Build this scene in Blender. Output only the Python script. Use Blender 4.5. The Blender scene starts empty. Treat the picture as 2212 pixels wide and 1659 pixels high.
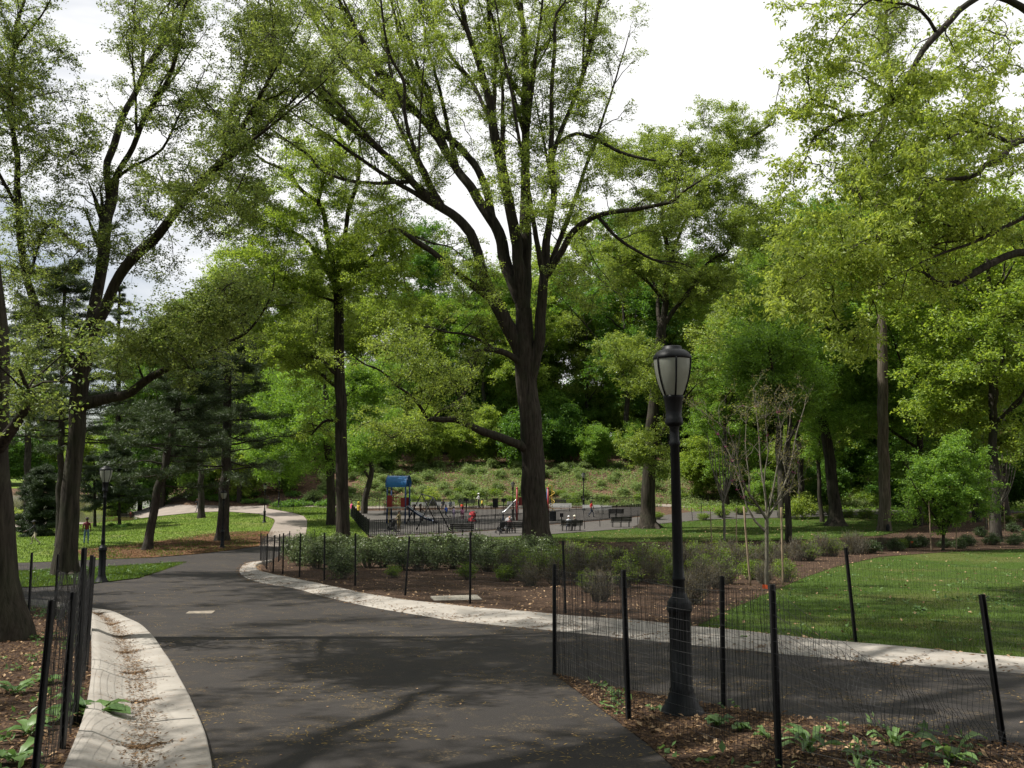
import bpy, bmesh, math, random
import numpy as np
from mathutils import Vector, Matrix
from mathutils.geometry import delaunay_2d_cdt
R = math.radians
PI = math.pi
random.seed(7)
rng = np.random.default_rng(7)
scn = bpy.context.scene
COL = scn.collection

# ------------------------------------------------------------------ terrain and picture geometry
CAMH = 1.65
FPX = 1916.0            # focal length for a 2212 px wide picture
PITCH = math.atan(180.5 / FPX)
_ht = np.array([(-80, .7), (-20, 1.3), (0, 1.65), (4, 2.1), (6, 2.4), (7.3, 2.5), (9, 2.62), (12, 2.85), (15, 3.07), (20, 3.4), (31, 4.0), (45, 4.7), (60, 5.15),
                (75, 5.25), (85, 5.1), (95, 5.0), (108, 4.9), (130, 4.9), (700, 4.9)])
_hy = np.arange(-80, 700, .25)
_hz = np.interp(_hy, _ht[:, 0], _ht[:, 1])
_k = np.exp(-np.linspace(-2.5, 2.5, 21) ** 2 / 2); _k /= _k.sum()
_hz = np.convolve(np.pad(_hz, 10, mode='edge'), _k, 'valid')
def sst(a, b, x):
    t = np.clip((x - a) / (b - a), 0, 1)
    return t * t * (3 - 2 * t)
def ground(x, y):
    x = np.asarray(x, float); y = np.asarray(y, float)
    h = np.interp(y, _hy, _hz)
    h = h + .65 * sst(-24, -42, x) * sst(55, 85, y)
    z = CAMH - h
    hill = sst(-62, -40, x)
    s = np.clip(y - 112, 0, None)
    z = z + hill * 14.0 * (1 - np.exp(-s * s / (s + 6) / 46.0))
    lake = sst(-38, -50, x + .15 * (y - 95)) * sst(93, 103, y) * (1 - sst(206, 222, y))
    z = z - 1.7 * lake
    z = z + sst(-40, -60, x) * .035 * np.clip(y - 218, 0, 110)
    return z
WATER_Z = -4.72
def ray(px, py):
    u = (px - 1106.) / FPX; v = (829.5 - py) / FPX
    c, s = math.cos(PITCH), math.sin(PITCH)
    return np.array((u, c - v * s, s + v * c))
def at(px, py, d):
    """the point of the view ray through (px, py) at distance d along the ground"""
    r = ray(px, py)
    return np.array((0, 0, CAMH)) + r * (d / r[1])
_ts = np.concatenate([np.arange(1.5, 40, .1), np.arange(40, 420, .5)])
def gp(px, py):
    """ground point seen at (px, py)"""
    r = ray(px, py)
    r = r / r[1]
    P = r[None] * _ts[:, None]; P[:, 2] += CAMH
    dz = P[:, 2] - ground(P[:, 0], P[:, 1])
    i = np.argmax(dz < 0)
    if dz[i] >= 0: i = len(_ts) - 1
    a, b = dz[i - 1], dz[i]
    t = _ts[i - 1] + (_ts[i] - _ts[i - 1]) * (a / (a - b) if a != b else 0)
    p = r * t; p[2] += CAMH
    p[2] = float(ground(p[0], p[1]))
    return p
SYS = {'d': (0, 0, 1), 'A': (518.4, 0, .3906), 'B': (691.2, 518.4, .3906), 'C': (0, 0, .3125), 'D': (0, 460.8, .3125),
       'E': (1520.7, 0, .3125), 'F': (1520.7, 460.8, .3125), 'G': (1497.7, 864., .3229)}
def conv(sys, pts):
    ox, oy, k = SYS[sys]
    return [(ox + p[0] * k, oy + p[1] * k) + ((p[2] * k,) if len(p) > 2 else (None,)) for p in pts]

# ------------------------------------------------------------------ object helpers
def mk(name, V, F, mats, parent=None, midx=None, smooth=False):
    """one mesh object from arrays; F is a list of index arrays (n,3) / (n,4)"""
    me = bpy.data.meshes.new(name)
    fill(me, V, F, midx, smooth)
    for m in (mats if isinstance(mats, (list, tuple)) else [mats]): me.materials.append(m)
    o = bpy.data.objects.new(name, me); COL.objects.link(o)
    if parent is not None: o.parent = parent
    return o
def fill(me, V, F, midx=None, smooth=False):
    V = np.ascontiguousarray(V, dtype=np.float32)
    F = [np.asarray(f, dtype=np.int32) for f in F if len(f)]
    me.vertices.add(len(V)); me.vertices.foreach_set('co', V.ravel())
    idx = np.concatenate([f.ravel() for f in F])
    tot = np.concatenate([np.full(len(f), f.shape[1], np.int32) for f in F])
    st = np.concatenate([[0], np.cumsum(tot)[:-1]]).astype(np.int32)
    me.loops.add(len(idx)); me.loops.foreach_set('vertex_index', idx)
    me.polygons.add(len(tot)); me.polygons.foreach_set('loop_start', st)
    if midx is not None: me.polygons.foreach_set('material_index', np.asarray(midx, dtype=np.int32))
    me.polygons.foreach_set('use_smooth', np.full(len(tot), smooth))
    me.update(calc_edges=True)
class MB:
    """collects simple shapes into one mesh"""
    def __init__(s): s.V = []; s.F3 = []; s.F4 = []; s.n = 0
    def add(s, V, F):
        V = np.asarray(V, float).reshape(-1, 3)
        for f in F:
            f = np.asarray(f)
            if len(f) == 0: continue
            (s.F4 if f.shape[1] == 4 else s.F3).append(f + s.n)
        s.V.append(V); s.n += len(V); return s
    def box(s, c, size, rot=None):
        x, y, z = np.array(size) / 2
        V = np.array([(-x, -y, -z), (x, -y, -z), (x, y, -z), (-x, y, -z), (-x, -y, z), (x, -y, z), (x, y, z), (-x, y, z)])
        if rot is not None: V = V @ np.array(rot).T
        return s.add(V + np.array(c), [[(0, 3, 2, 1), (4, 5, 6, 7), (0, 1, 5, 4), (1, 2, 6, 5), (2, 3, 7, 6), (3, 0, 4, 7)]])
    def tube(s, P, r, sides=8, caps=True):
        P = np.asarray(P, float); r = np.broadcast_to(np.asarray(r, float), (len(P),))
        V, F = tubes(P[None], r[None], sides)
        s.add(V, [F])
        if caps:
            for k in (0, len(P) - 1):
                b = s.n - len(P) * sides + k * sides
                s.V.append(P[k][None]); c = s.n; s.n += 1
                ii = np.arange(sides)
                t = np.stack([b + ii, b + (ii + 1) % sides, np.full(sides, c)], 1)
                s.F3.append(t if k else t[:, ::-1])
                # note: indices already absolute
        return s
    def lathe(s, prof, sides=20, flute=0, nfl=12, z0=None, z1=None, c=(0, 0, 0)):
        prof = np.array(prof, float); a = np.linspace(0, 2 * PI, sides, endpoint=False)
        rr = np.repeat(prof[:, :1], sides, 1)
        if flute:
            m = ((prof[:, 1] > z0) & (prof[:, 1] < z1))[:, None]
            rr = rr * (1 - flute * m * (.5 + .5 * np.cos(a * nfl))[None])
        V = np.stack([rr * np.cos(a), rr * np.sin(a), np.repeat(prof[:, 1:2], sides, 1)], 2).reshape(-1, 3)
        F = []
        n = len(prof)
        for i in range(n - 1):
            k = np.arange(sides)
            F.append(np.stack([i * sides + k, i * sides + (k + 1) % sides, (i + 1) * sides + (k + 1) % sides, (i + 1) * sides + k], 1))
        return s.add(V + np.array(c), [np.concatenate(F)])
    def sphere(s, c, r, seg=10, rings=7):
        th = np.linspace(.02, PI - .02, rings)
        prof = np.stack([np.sin(th), -np.cos(th)], 1)
        b = MB().lathe(prof, seg)
        r = np.broadcast_to(np.asarray(r, float), (3,))
        return s.add(b.V[0] * r + np.array(c), b.F4)
    def build(s, name, mat, parent=None, smooth=False):
        F = []
        if s.F4: F.append(np.concatenate(s.F4))
        if s.F3: F.append(np.concatenate(s.F3))
        return mk(name, np.concatenate(s.V), F, mat, parent, None, smooth)
def tubes(P, r, sides, bump=0, seed=0):
    """P (m,n,3), r (m,n): m tubes of n rings each"""
    m, n, _ = P.shape
    T = np.gradient(P, axis=1)
    T /= np.linalg.norm(T, axis=2, keepdims=True) + 1e-9
    mean = T.mean(1); ref = np.where(np.abs(mean[:, 2:3]) > .8, np.array([[0, 1., 0]]), np.array([[0, 0, 1.]]))[:, None]
    U = np.cross(T, ref); U /= np.linalg.norm(U, axis=2, keepdims=True) + 1e-9
    W = np.cross(T, U)
    a = np.linspace(0, 2 * PI, sides, endpoint=False)
    rr = r[:, :, None]
    if bump:
        g = np.random.default_rng(seed)
        ph = g.uniform(0, 6, (m, 1, 1)); rr = rr * (1 + bump * (np.sin(3 * a + ph) * .5 + np.sin(5 * a + 2 * ph + .3) * .35 + g.normal(0, .35, (m, n, sides)) * .5))
    V = P[:, :, None, :] + rr[..., None] * (np.cos(a)[None, None, :, None] * U[:, :, None, :] + np.sin(a)[None, None, :, None] * W[:, :, None, :])
    i = np.arange(m)[:, None, None] * n * sides; j = np.arange(n - 1)[None, :, None] * sides; k = np.arange(sides)[None, None, :]
    k2 = (k + 1) % sides
    F = np.stack([i + j + k, i + j + k2, i + j + sides + k2, i + j + sides + k], -1).reshape(-1, 4)
    return V.reshape(-1, 3), F
def thing(name, label, cat, loc=(0, 0, 0), rotz=0, group=None, scale=1):
    o = bpy.data.objects.new(name, None); COL.objects.link(o)
    o.empty_display_size = .2
    o.location = tuple(float(v) for v in loc); o.rotation_euler = (0, 0, rotz); o.scale = (scale,) * 3
    o['label'] = label; o['category'] = cat
    if group: o['group'] = group
    return o
def tag(o, label, cat, group=None):
    o['label'] = label; o['category'] = cat
    if group: o['group'] = group
    return o
def kind(o, k, label=None, cat=None):
    o['kind'] = k
    if label: o['label'] = label
    if cat: o['category'] = cat
    return o
def dup(root, loc, rotz, scale, label, group=None):
    r = root.copy(); COL.objects.link(r); r.location = tuple(float(v) for v in loc); r.rotation_euler = (0, 0, rotz)
    r.scale = (scale,) * 3 if np.isscalar(scale) else tuple(scale)
    r['label'] = label
    if group: r['group'] = group
    for ch in list(root.children):
        c = ch.copy(); COL.objects.link(c); c.parent = r
        for g in list(ch.children):
            d = g.copy(); COL.objects.link(d); d.parent = c
    return r
_O1 = ['first', 'second', 'third', 'fourth', 'fifth', 'sixth', 'seventh', 'eighth', 'ninth']
ORD = _O1 + ['tenth', 'eleventh', 'twelfth', 'thirteenth', 'fourteenth', 'fifteenth', 'sixteenth', 'seventeenth', 'eighteenth', 'nineteenth']
for _a, _b in (('twentieth', 'twenty'), ('thirtieth', 'thirty'), ('fortieth', 'forty'), ('fiftieth', 'fifty'), ('sixtieth', 'sixty'), ('seventieth', 'seventy')): ORD += [_a] + [_b + '-' + w for w in _O1]

# ------------------------------------------------------------------ materials
def mat(name):
    m = bpy.data.materials.new(name); m.use_nodes = True
    nt = m.node_tree; b = nt.nodes['Principled BSDF']
    return m, nt, b
def N(nt, t, **kw):
    n = nt.nodes.new(t)
    for k, v in kw.items():
        if k.startswith('i_'): n.inputs[k[2:].replace('_', ' ')].default_value = v
        else: setattr(n, k, v)
    return n
def c4(c): return (c[0], c[1], c[2], 1)
def ramp(nt, fac, stops):
    r = nt.nodes.new('ShaderNodeValToRGB'); e = r.color_ramp.elements
    while len(e) < len(stops): e.new(.5)
    for k, (p, c) in zip(e, stops): k.position = p; k.color = c4(c) if not np.isscalar(c) else (c, c, c, 1)
    nt.links.new(fac, r.inputs[0]); return r.outputs[0]
def mix(nt, fac, a, b):
    m = nt.nodes.new('ShaderNodeMix'); m.data_type = 'RGBA'
    for i, v in ((0, fac), (6, a), (7, b)):
        if hasattr(v, 'links'): nt.links.new(v, m.inputs[i])
        else: m.inputs[i].default_value = v if i == 0 else c4(v)
    return m.outputs[2]
def noise(nt, scale, detail=4, rough=.55, vec=None, dist=0):
    n = nt.nodes.new('ShaderNodeTexNoise'); n.inputs['Scale'].default_value = scale; n.inputs['Detail'].default_value = detail
    n.inputs['Roughness'].default_value = rough; n.inputs['Distortion'].default_value = dist
    if vec is not None: nt.links.new(vec, n.inputs['Vector'])
    return n.outputs['Fac']
def pos(nt, scale=None):
    g = nt.nodes.new('ShaderNodeNewGeometry').outputs['Position']
    if scale is None: return g
    m = nt.nodes.new('ShaderNodeVectorMath'); m.operation = 'MULTIPLY'; m.inputs[1].default_value = scale
    nt.links.new(g, m.inputs[0]); return m.outputs[0]
def bump(nt, b, h, strength=.3, dist=.02):
    n = nt.nodes.new('ShaderNodeBump'); n.inputs['Strength'].default_value = strength; n.inputs['Distance'].default_value = dist
    nt.links.new(h, n.inputs['Height']); nt.links.new(n.outputs[0], b.inputs['Normal'])
def plain(name, col, rough=.6, metal=0, var=.12, sc=14.):
    m, nt, b = mat(name)
    f = noise(nt, sc, 3, vec=pos(nt))
    nt.links.new(ramp(nt, f, [(.25, [c * (1 - var * 1.6) for c in col]), (.75, [min(1, c * (1 + var)) for c in col])]), b.inputs['Base Color'])
    b.inputs['Roughness'].default_value = rough; b.inputs['Metallic'].default_value = metal
    return m
def leafmat(name, dark, light, trans=.45, rough=.45, clump=.35, spec=.35):
    m, nt, b = mat(name)
    geo = nt.nodes.new('ShaderNodeNewGeometry')
    f = noise(nt, clump, 3, vec=geo.outputs['Position'])
    ad = N(nt, 'ShaderNodeMath', operation='MULTIPLY_ADD'); ad.inputs[1].default_value = .75
    nt.links.new(geo.outputs['Random Per Island'], ad.inputs[0]); nt.links.new(f, ad.inputs[2])
    sb = N(nt, 'ShaderNodeMath', operation='SUBTRACT'); sb.inputs[1].default_value = .38
    nt.links.new(ad.outputs[0], sb.inputs[0])
    col = ramp(nt, sb.outputs[0], [(.08, dark), (.92, light)])
    nt.links.new(col, b.inputs['Base Color'])
    b.inputs['Roughness'].default_value = rough; b.inputs['Specular IOR Level'].default_value = spec
    tr = nt.nodes.new('ShaderNodeBsdfTranslucent')
    hs = N(nt, 'ShaderNodeHueSaturation', i_Hue=.485, i_Saturation=1.12, i_Value=1.5); nt.links.new(col, hs.inputs['Color'])
    nt.links.new(hs.outputs[0], tr.inputs['Color'])
    mx = nt.nodes.new('ShaderNodeMixShader'); mx.inputs[0].default_value = trans
    nt.links.new(b.outputs[0], mx.inputs[1]); nt.links.new(tr.outputs[0], mx.inputs[2])
    nt.links.new(mx.outputs[0], nt.nodes['Material Output'].inputs['Surface'])
    return m
def barkmat(name, dark, light, sc=9., stretch=.16, b_=.9):
    m, nt, b = mat(name)
    v = pos(nt, (1, 1, stretch))
    f = noise(nt, sc, 5, .65, v, .4)
    f2 = noise(nt, 1.3, 3, .5, pos(nt))
    c = ramp(nt, f, [(.32, dark), (.68, light)])
    nt.links.new(mix(nt, ramp(nt, f2, [(.45, 0.), (.75, .55)]), c, [x * .55 + y for x, y in zip(light, (.0, .012, .0))]), b.inputs['Base Color'])
    b.inputs['Roughness'].default_value = .92; b.inputs['Specular IOR Level'].default_value = .15
    bump(nt, b, f, b_, .06)
    return m
M = {}
M['bark_oak'] = barkmat('oak bark', (.012, .010, .008), (.062, .052, .040), 7.5, .11, 1.0)
M['bark_light'] = barkmat('grey ridged bark', (.035, .028, .021), (.17, .14, .105), 9, .08, 1.0)
M['bark_pine'] = barkmat('pine bark', (.016, .013, .011), (.055, .045, .038), 7, .3)
M['bark_wood'] = barkmat('forest bark', (.02, .017, .014), (.07, .062, .05), 5, .25, .5)
M['twig'] = barkmat('bare twigs', (.07, .062, .048), (.21, .19, .15), 20, .3, .2)
M['stake'] = barkmat('rough wood stake', (.14, .10, .065), (.36, .28, .19), 30, .08, .5)
M['leaf_oak'] = leafmat('oak leaves', (0.097, 0.156, 0.027), (0.278, 0.358, 0.078), .45)
M['leaf_left'] = leafmat('fresh oak leaves', (0.089, 0.148, 0.035), (0.237, 0.295, 0.079), .42)
M['leaf_yellow'] = leafmat('hickory leaves', (0.135, 0.207, 0.032), (0.332, 0.411, 0.094), .5)
M['leaf_maple'] = leafmat('maple leaves', (0.081, 0.171, 0.028), (0.230, 0.372, 0.066), .48)
M['leaf_lime'] = leafmat('young lime leaves', (0.120, 0.204, 0.029), (0.309, 0.407, 0.083), .5)
M['leaf_deep'] = leafmat('deep green leaves', (0.045, 0.119, 0.020), (0.140, 0.266, 0.042), .42)
M['leaf_pale'] = leafmat('pale shrub leaves', (0.096, 0.152, 0.040), (0.240, 0.320, 0.112), .38, .5)
M['leaf_holly'] = leafmat('glossy holly leaves', (.045, .078, .022), (.16, .21, .075), .2, .38, 1.2, .45)
M['leaf_box'] = leafmat('boxwood leaves', (.020, .045, .012), (.06, .10, .025), .2, .4, 1.5)
M['leaf_shrub'] = leafmat('bright shrub leaves', (0.069, 0.127, 0.016), (0.196, 0.287, 0.040), .4, .45, 1.2)
M['leaf_dry'] = leafmat('dry brown twigs', (.045, .038, .016), (.12, .10, .042), .15, .8, 1.5, .1)
M['leaf_tan'] = leafmat('bronze young leaves', (.13, .125, .035), (.27, .25, .08), .4, .6, 1.)
M['blossom'] = leafmat('magenta blossom', (.25, .02, .12), (.45, .06, .25), .3, .6, 1.)
M['needle'] = leafmat('pine needles on the tree', (.020, .040, .012), (.060, .092, .030), .22, .5, .6)
M['spruce'] = leafmat('spruce needles', (.018, .035, .012), (.052, .08, .030), .15, .5, .8)
M['weed'] = leafmat('weed leaves', (.05, .11, .03), (.14, .23, .07), .3, .45, 2.)
M['grass'] = leafmat('grass blades', (0.034, 0.072, 0.010), (0.112, 0.179, 0.028), .4, .5, .6)
M['dead'] = leafmat('dead leaves', (.12, .075, .04), (.46, .32, .19), .1, .8, 3., .1)
M['litter'] = leafmat('dark leaf litter', (.05, .03, .018), (.20, .125, .065), .05, .85, 3., .1)
M['catkin'] = leafmat('fallen catkins', (.16, .11, .035), (.34, .24, .085), .05, .8, 3., .1)
M['iron'] = plain('black painted iron', (.006, .007, .008), .5, 0, .3, 30)
M['iron'].node_tree.nodes['Principled BSDF'].inputs['Specular IOR Level'].default_value = .22
M['net'] = plain('black plastic mesh', (.010, .010, .011), .5, 0, .2)
M['post'] = plain('black steel post', (.012, .012, .013), .5, 0, .4, 40)
M['concrete'] = None
def soilmat(name, base, mid, hi, sc=16., frac=.60):
    m, nt, b = mat(name)
    p = pos(nt)
    f = noise(nt, sc, 6, .7, p); f2 = noise(nt, .5, 3, .5, p)
    c = ramp(nt, f, [(.30, base), (.56, mid), (.70, hi)])
    v = N(nt, 'ShaderNodeTexVoronoi', i_Scale=sc * .7); nt.links.new(p, v.inputs['Vector'])
    sp = N(nt, 'ShaderNodeSeparateColor'); nt.links.new(v.outputs['Color'], sp.inputs[0])
    fl = ramp(nt, sp.outputs[0], [(frac, 0.), (frac + .02, .75)])
    c = mix(nt, fl, c, hi)
    nt.links.new(mix(nt, ramp(nt, f2, [(.35, 0.), (.7, .45)]), c, base), b.inputs['Base Color'])
    b.inputs['Roughness'].default_value = .95; b.inputs['Specular IOR Level'].default_value = .1
    bump(nt, b, f, .8, .05)
    return m
M['soil'] = soilmat('woodland soil', (.035, .023, .016), (.075, .048, .033), (.19, .115, .07), 9.)
M['mulch'] = soilmat('dark mulch', (.026, .017, .012), (.060, .038, .026), (.15, .095, .06), 26., .86)
M['needles'] = soilmat('brown pine needle litter', (.075, .040, .022), (.17, .088, .042), (.30, .165, .085), 12., .8)
def grassmat(name, a, b_, c_, sc=3.):
    m, nt, b = mat(name)
    p = pos(nt)
    f = noise(nt, sc, 6, .65, p); f2 = noise(nt, .16, 3, .6, p); f3 = noise(nt, 45, 3, .6, p)
    c = ramp(nt, f, [(.3, a), (.7, b_)])
    c = mix(nt, ramp(nt, f2, [(.50, 0.), (.66, .75)]), c, c_)
    f5 = noise(nt, 1.1, 5, .7, p, .5)
    c = mix(nt, ramp(nt, f5, [(.60, 0.), (.70, .6)]), c, (.11, .085, .05))
    c = mix(nt, ramp(nt, f3, [(.35, .55), (.6, 0.)]), c, [x * .45 for x in a])
    nt.links.new(c, b.inputs['Base Color']); b.inputs['Roughness'].default_value = .9; b.inputs['Specular IOR Level'].default_value = .1
    bump(nt, b, f3, .9, .05)
    return m
M['lawn'] = grassmat('lawn', (.034, .066, .010), (.075, .122, .020), (.115, .115, .036))
M['lawn_far'] = grassmat('rough lawn', (.085, .14, .018), (.17, .245, .038), (.22, .22, .07), 1.2)
def asphalt(name, base, hi, specks, litter=.0):
    m, nt, b = mat(name)
    p = pos(nt)
    f = noise(nt, 75, 5, .8, p); f2 = noise(nt, .55, 5, .6, p); f3 = noise(nt, 2.6, 6, .7, p, .6)
    c = ramp(nt, f, [(.35, base), (.62, hi), (.74, specks)])
    c = mix(nt, ramp(nt, f2, [(.4, 0.), (.75, .45)]), c, [x * 1.45 for x in hi])
    if litter:
        f4 = noise(nt, 34, 4, .75, p)
        mm = N(nt, 'ShaderNodeMath', operation='MULTIPLY'); nt.links.new(ramp(nt, f3, [(.5, 0.), (.72, 1.)]), mm.inputs[0]); nt.links.new(ramp(nt, f4, [(.52, 0.), (.62, litter)]), mm.inputs[1])
        c = mix(nt, mm.outputs[0], c, (.24, .17, .075))
    nt.links.new(c, b.inputs['Base Color']); b.inputs['Roughness'].default_value = .85
    b.inputs['Specular IOR Level'].default_value = .25
    bump(nt, b, f, .35, .01)
    return m
M['asphalt'] = asphalt('dark asphalt', (.013, .0112, .0102), (.031, .027, .0245), (.15, .13, .115), .85)
M['asphalt_old'] = asphalt('worn pale asphalt', (.17, .145, .122), (.235, .20, .172), (.30, .265, .23), .4)
M['asphalt_play'] = asphalt('grey playground asphalt', (.05, .046, .042), (.082, .075, .068), (.13, .12, .11), .3)
def concmat():
    m, nt, b = mat('pale concrete')
    p = pos(nt)
    f = noise(nt, 1.2, 5, .6, p); f2 = noise(nt, 60, 4, .7, p); f3 = noise(nt, 7, 6, .75, p, .8)
    c = ramp(nt, f, [(.3, (.21, .19, .165)), (.7, (.32, .297, .262))])
    c = mix(nt, ramp(nt, f2, [(.3, .35), (.55, 0.)]), c, (.28, .25, .21))
    c = mix(nt, ramp(nt, f3, [(.56, 0.), (.70, .6)]), c, (.24, .16, .10))
    nt.links.new(c, b.inputs['Base Color']); b.inputs['Roughness'].default_value = .9
    bump(nt, b, f2, .4, .01)
    return m
M['concrete'] = concmat()
M['plate'] = plain('worn tan asphalt', (.20, .17, .13), .9, 0, .3, 9)  # tan tone of the asphalt patch in the path
M['stone'] = plain('pale stone slab', (.24, .22, .18), .9, 0, .25, 9)
M['stone_paint'] = plain('cream stone', (.48, .40, .28), .9, 0, .2, 5)
M['bench_dark'] = plain('dark shaded bench slats', (.018, .018, .016), .45, 0, .3, 10)  # shade on the rear-seen benches is put into this near-black
M['bench_grey'] = plain('weathered grey bench slats', (.36, .36, .35), .8, 0, .2, 10)
M['blue'] = plain('blue plastic', (.02, .14, .36), .4, 0, .15, 3)
M['bluepost'] = plain('dark blue paint', (.015, .05, .15), .4, 0, .15, 3)
M['red'] = plain('red paint', (.25, .022, .018), .45, 0, .15, 3)
M['yellow'] = plain('yellow paint', (.55, .36, .03), .45, 0, .15, 3)
M['steel'] = plain('bright steel', (.55, .56, .57), .3, .9, .1, 6)
M['cloth_black'] = plain('black fabric', (.012, .012, .014), .9)
M['orange_flag'] = plain('orange flag', (.75, .10, .02), .7, 0, .1)
M['roof'] = plain('grey shingle roof', (.16, .16, .16), .9, 0, .25, 3)
M['stucco'] = plain('cream house wall', (.50, .40, .24), .9, 0, .1, 2)
M['brick'] = plain('brown brick wall', (.20, .12, .085), .9, 0, .3, 6)
M['windowglass'] = plain('dark window glass', (.02, .025, .03), .1, 0, .1)
M['bin_blue'] = plain('blue bin', (.02, .11, .25), .5)
def globemat():
    m, nt, b = mat('frosted globe')
    f = noise(nt, 5, 4, .6, pos(nt))
    nt.links.new(ramp(nt, f, [(.3, (.26, .275, .23)), (.7, (.38, .40, .34))]), b.inputs['Base Color'])
    b.inputs['Roughness'].default_value = .35
    tr = nt.nodes.new('ShaderNodeBsdfTranslucent'); tr.inputs[0].default_value = (.75, .78, .68, 1)
    mx = nt.nodes.new('ShaderNodeMixShader'); mx.inputs[0].default_value = .35
    nt.links.new(b.outputs[0], mx.inputs[1]); nt.links.new(tr.outputs[0], mx.inputs[2]); nt.links.new(mx.outputs[0], nt.nodes['Material Output'].inputs['Surface'])
    return m
M['globe'] = globemat()
def watermat():
    m, nt, b = mat('lake water')
    b.inputs['Base Color'].default_value = (.075, .068, .022, 1); b.inputs['Roughness'].default_value = .12
    bump(nt, b, noise(nt, 1.5, 3, .6, pos(nt, (1, .4, 1))), .05, .1)
    return m
M['water'] = watermat()

# ------------------------------------------------------------------ camera, sky, sun
cam = bpy.data.cameras.new('camera'); camo = bpy.data.objects.new('camera', cam); COL.objects.link(camo)
camo.location = (0, 0, CAMH); camo.rotation_euler = (PI / 2 + PITCH, 0, 0)
cam.sensor_width = 36; cam.lens = 36 * FPX / 2212; cam.clip_end = 2000; cam.clip_start = .05
scn.camera = camo
SUN_EL, SUN_AZ = R(56), R(-92)      # azimuth from +Y towards +X
sd = np.array((math.sin(SUN_AZ) * math.cos(SUN_EL), math.cos(SUN_AZ) * math.cos(SUN_EL), math.sin(SUN_EL)))
L = bpy.data.lights.new('sun', 'SUN'); L.energy = 5.0; L.angle = R(.53); L.color = (1, .955, .88)
so = bpy.data.objects.new('sun', L); COL.objects.link(so)
so.rotation_euler = Vector(-sd).to_track_quat('-Z', 'Y').to_euler()
w = bpy.data.worlds.new('World'); scn.world = w; w.use_nodes = True
nt = w.node_tree; bg = nt.nodes['Background']
sky = nt.nodes.new('ShaderNodeTexSky'); sky.sky_type = 'NISHITA'; sky.sun_disc = False
sky.sun_elevation = SUN_EL; sky.sun_rotation = SUN_AZ
tc = nt.nodes.new('ShaderNodeTexCoord')
mpn = nt.nodes.new('ShaderNodeMapping'); mpn.inputs['Scale'].default_value = (1, 1, 2.2); mpn.inputs['Location'].default_value = (.3, .2, .1)
nt.links.new(tc.outputs['Generated'], mpn.inputs[0])
nz = noise(nt, 1.9, 6, .6, mpn.outputs[0], .3)
sep = nt.nodes.new('ShaderNodeSeparateXYZ'); nt.links.new(tc.outputs['Generated'], sep.inputs[0])
ma = N(nt, 'ShaderNodeMath', operation='MULTIPLY_ADD'); ma.inputs[1].default_value = .60; nt.links.new(sep.outputs[0], ma.inputs[0]); nt.links.new(nz, ma.inputs[2])
ma2 = N(nt, 'ShaderNodeMath', operation='MULTIPLY_ADD'); ma2.inputs[1].default_value = .30; nt.links.new(sep.outputs[2], ma2.inputs[0]); nt.links.new(ma.outputs[0], ma2.inputs[2])
ma3 = N(nt, 'ShaderNodeMath', operation='MULTIPLY_ADD'); ma3.inputs[1].default_value = .30; nt.links.new(sep.outputs[1], ma3.inputs[0]); nt.links.new(ma2.outputs[0], ma3.inputs[2])
cl = ramp(nt, ma3.outputs[0], [(.46, .20), (.72, 1.)])
SKYK = .055
skc = N(nt, 'ShaderNodeMix', data_type='RGBA'); nt.links.new(cl, skc.inputs[0]); nt.links.new(sky.outputs[0], skc.inputs[6])
skc.inputs[7].default_value = (12.5, 12.5, 12.5, 1)
nt.links.new(skc.outputs[2], bg.inputs[0]); bg.inputs[1].default_value = SKYK
vs = scn.view_settings; vs.view_transform = 'Standard'; vs.look = 'None'; vs.exposure = 0.72; vs.gamma = 1
cy = scn.cycles; cy.max_bounces = 6; cy.diffuse_bounces = 3; cy.transmission_bounces = 4; cy.glossy_bounces = 2; cy.transparent_max_bounces = 4
cy.caustics_reflective = False; cy.caustics_refractive = False; cy.sample_clamp_indirect = 6

# ------------------------------------------------------------------ ground, roads, lawns
rr = np.concatenate([np.arange(.0, 30, .4), np.arange(30, 150, 1.), np.geomspace(150, 640, 60)])
aa = np.concatenate([np.linspace(-180, -50, 60, endpoint=False), np.linspace(-50, 50, 260, endpoint=False), np.linspace(50, 180, 60, endpoint=False)])
ca = np.sin(np.radians(aa)); sa = np.cos(np.radians(aa))
X = rr[:, None] * ca[None]; Y = rr[:, None] * sa[None]
Z = ground(X, Y)
V = np.stack([X, Y, Z], -1).reshape(-1, 3); na = len(aa)
i = np.arange(len(rr) - 1)[:, None] * na; j = np.arange(na)[None]; j2 = (j + 1) % na
F = np.stack([i + j, i + na + j, i + na + j2, i + j2], -1).reshape(-1, 4)
V[:, 2] -= .035
kind(mk('ground', V, [F], M['soil'], smooth=True), 'structure')
wv = [(-420, 80, WATER_Z), (-30, 80, WATER_Z), (-30, 232, WATER_Z), (-420, 232, WATER_Z)]
kind(mk('lake', wv, [np.array([(0, 1, 2, 3)])], M['water']), 'structure')

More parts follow.
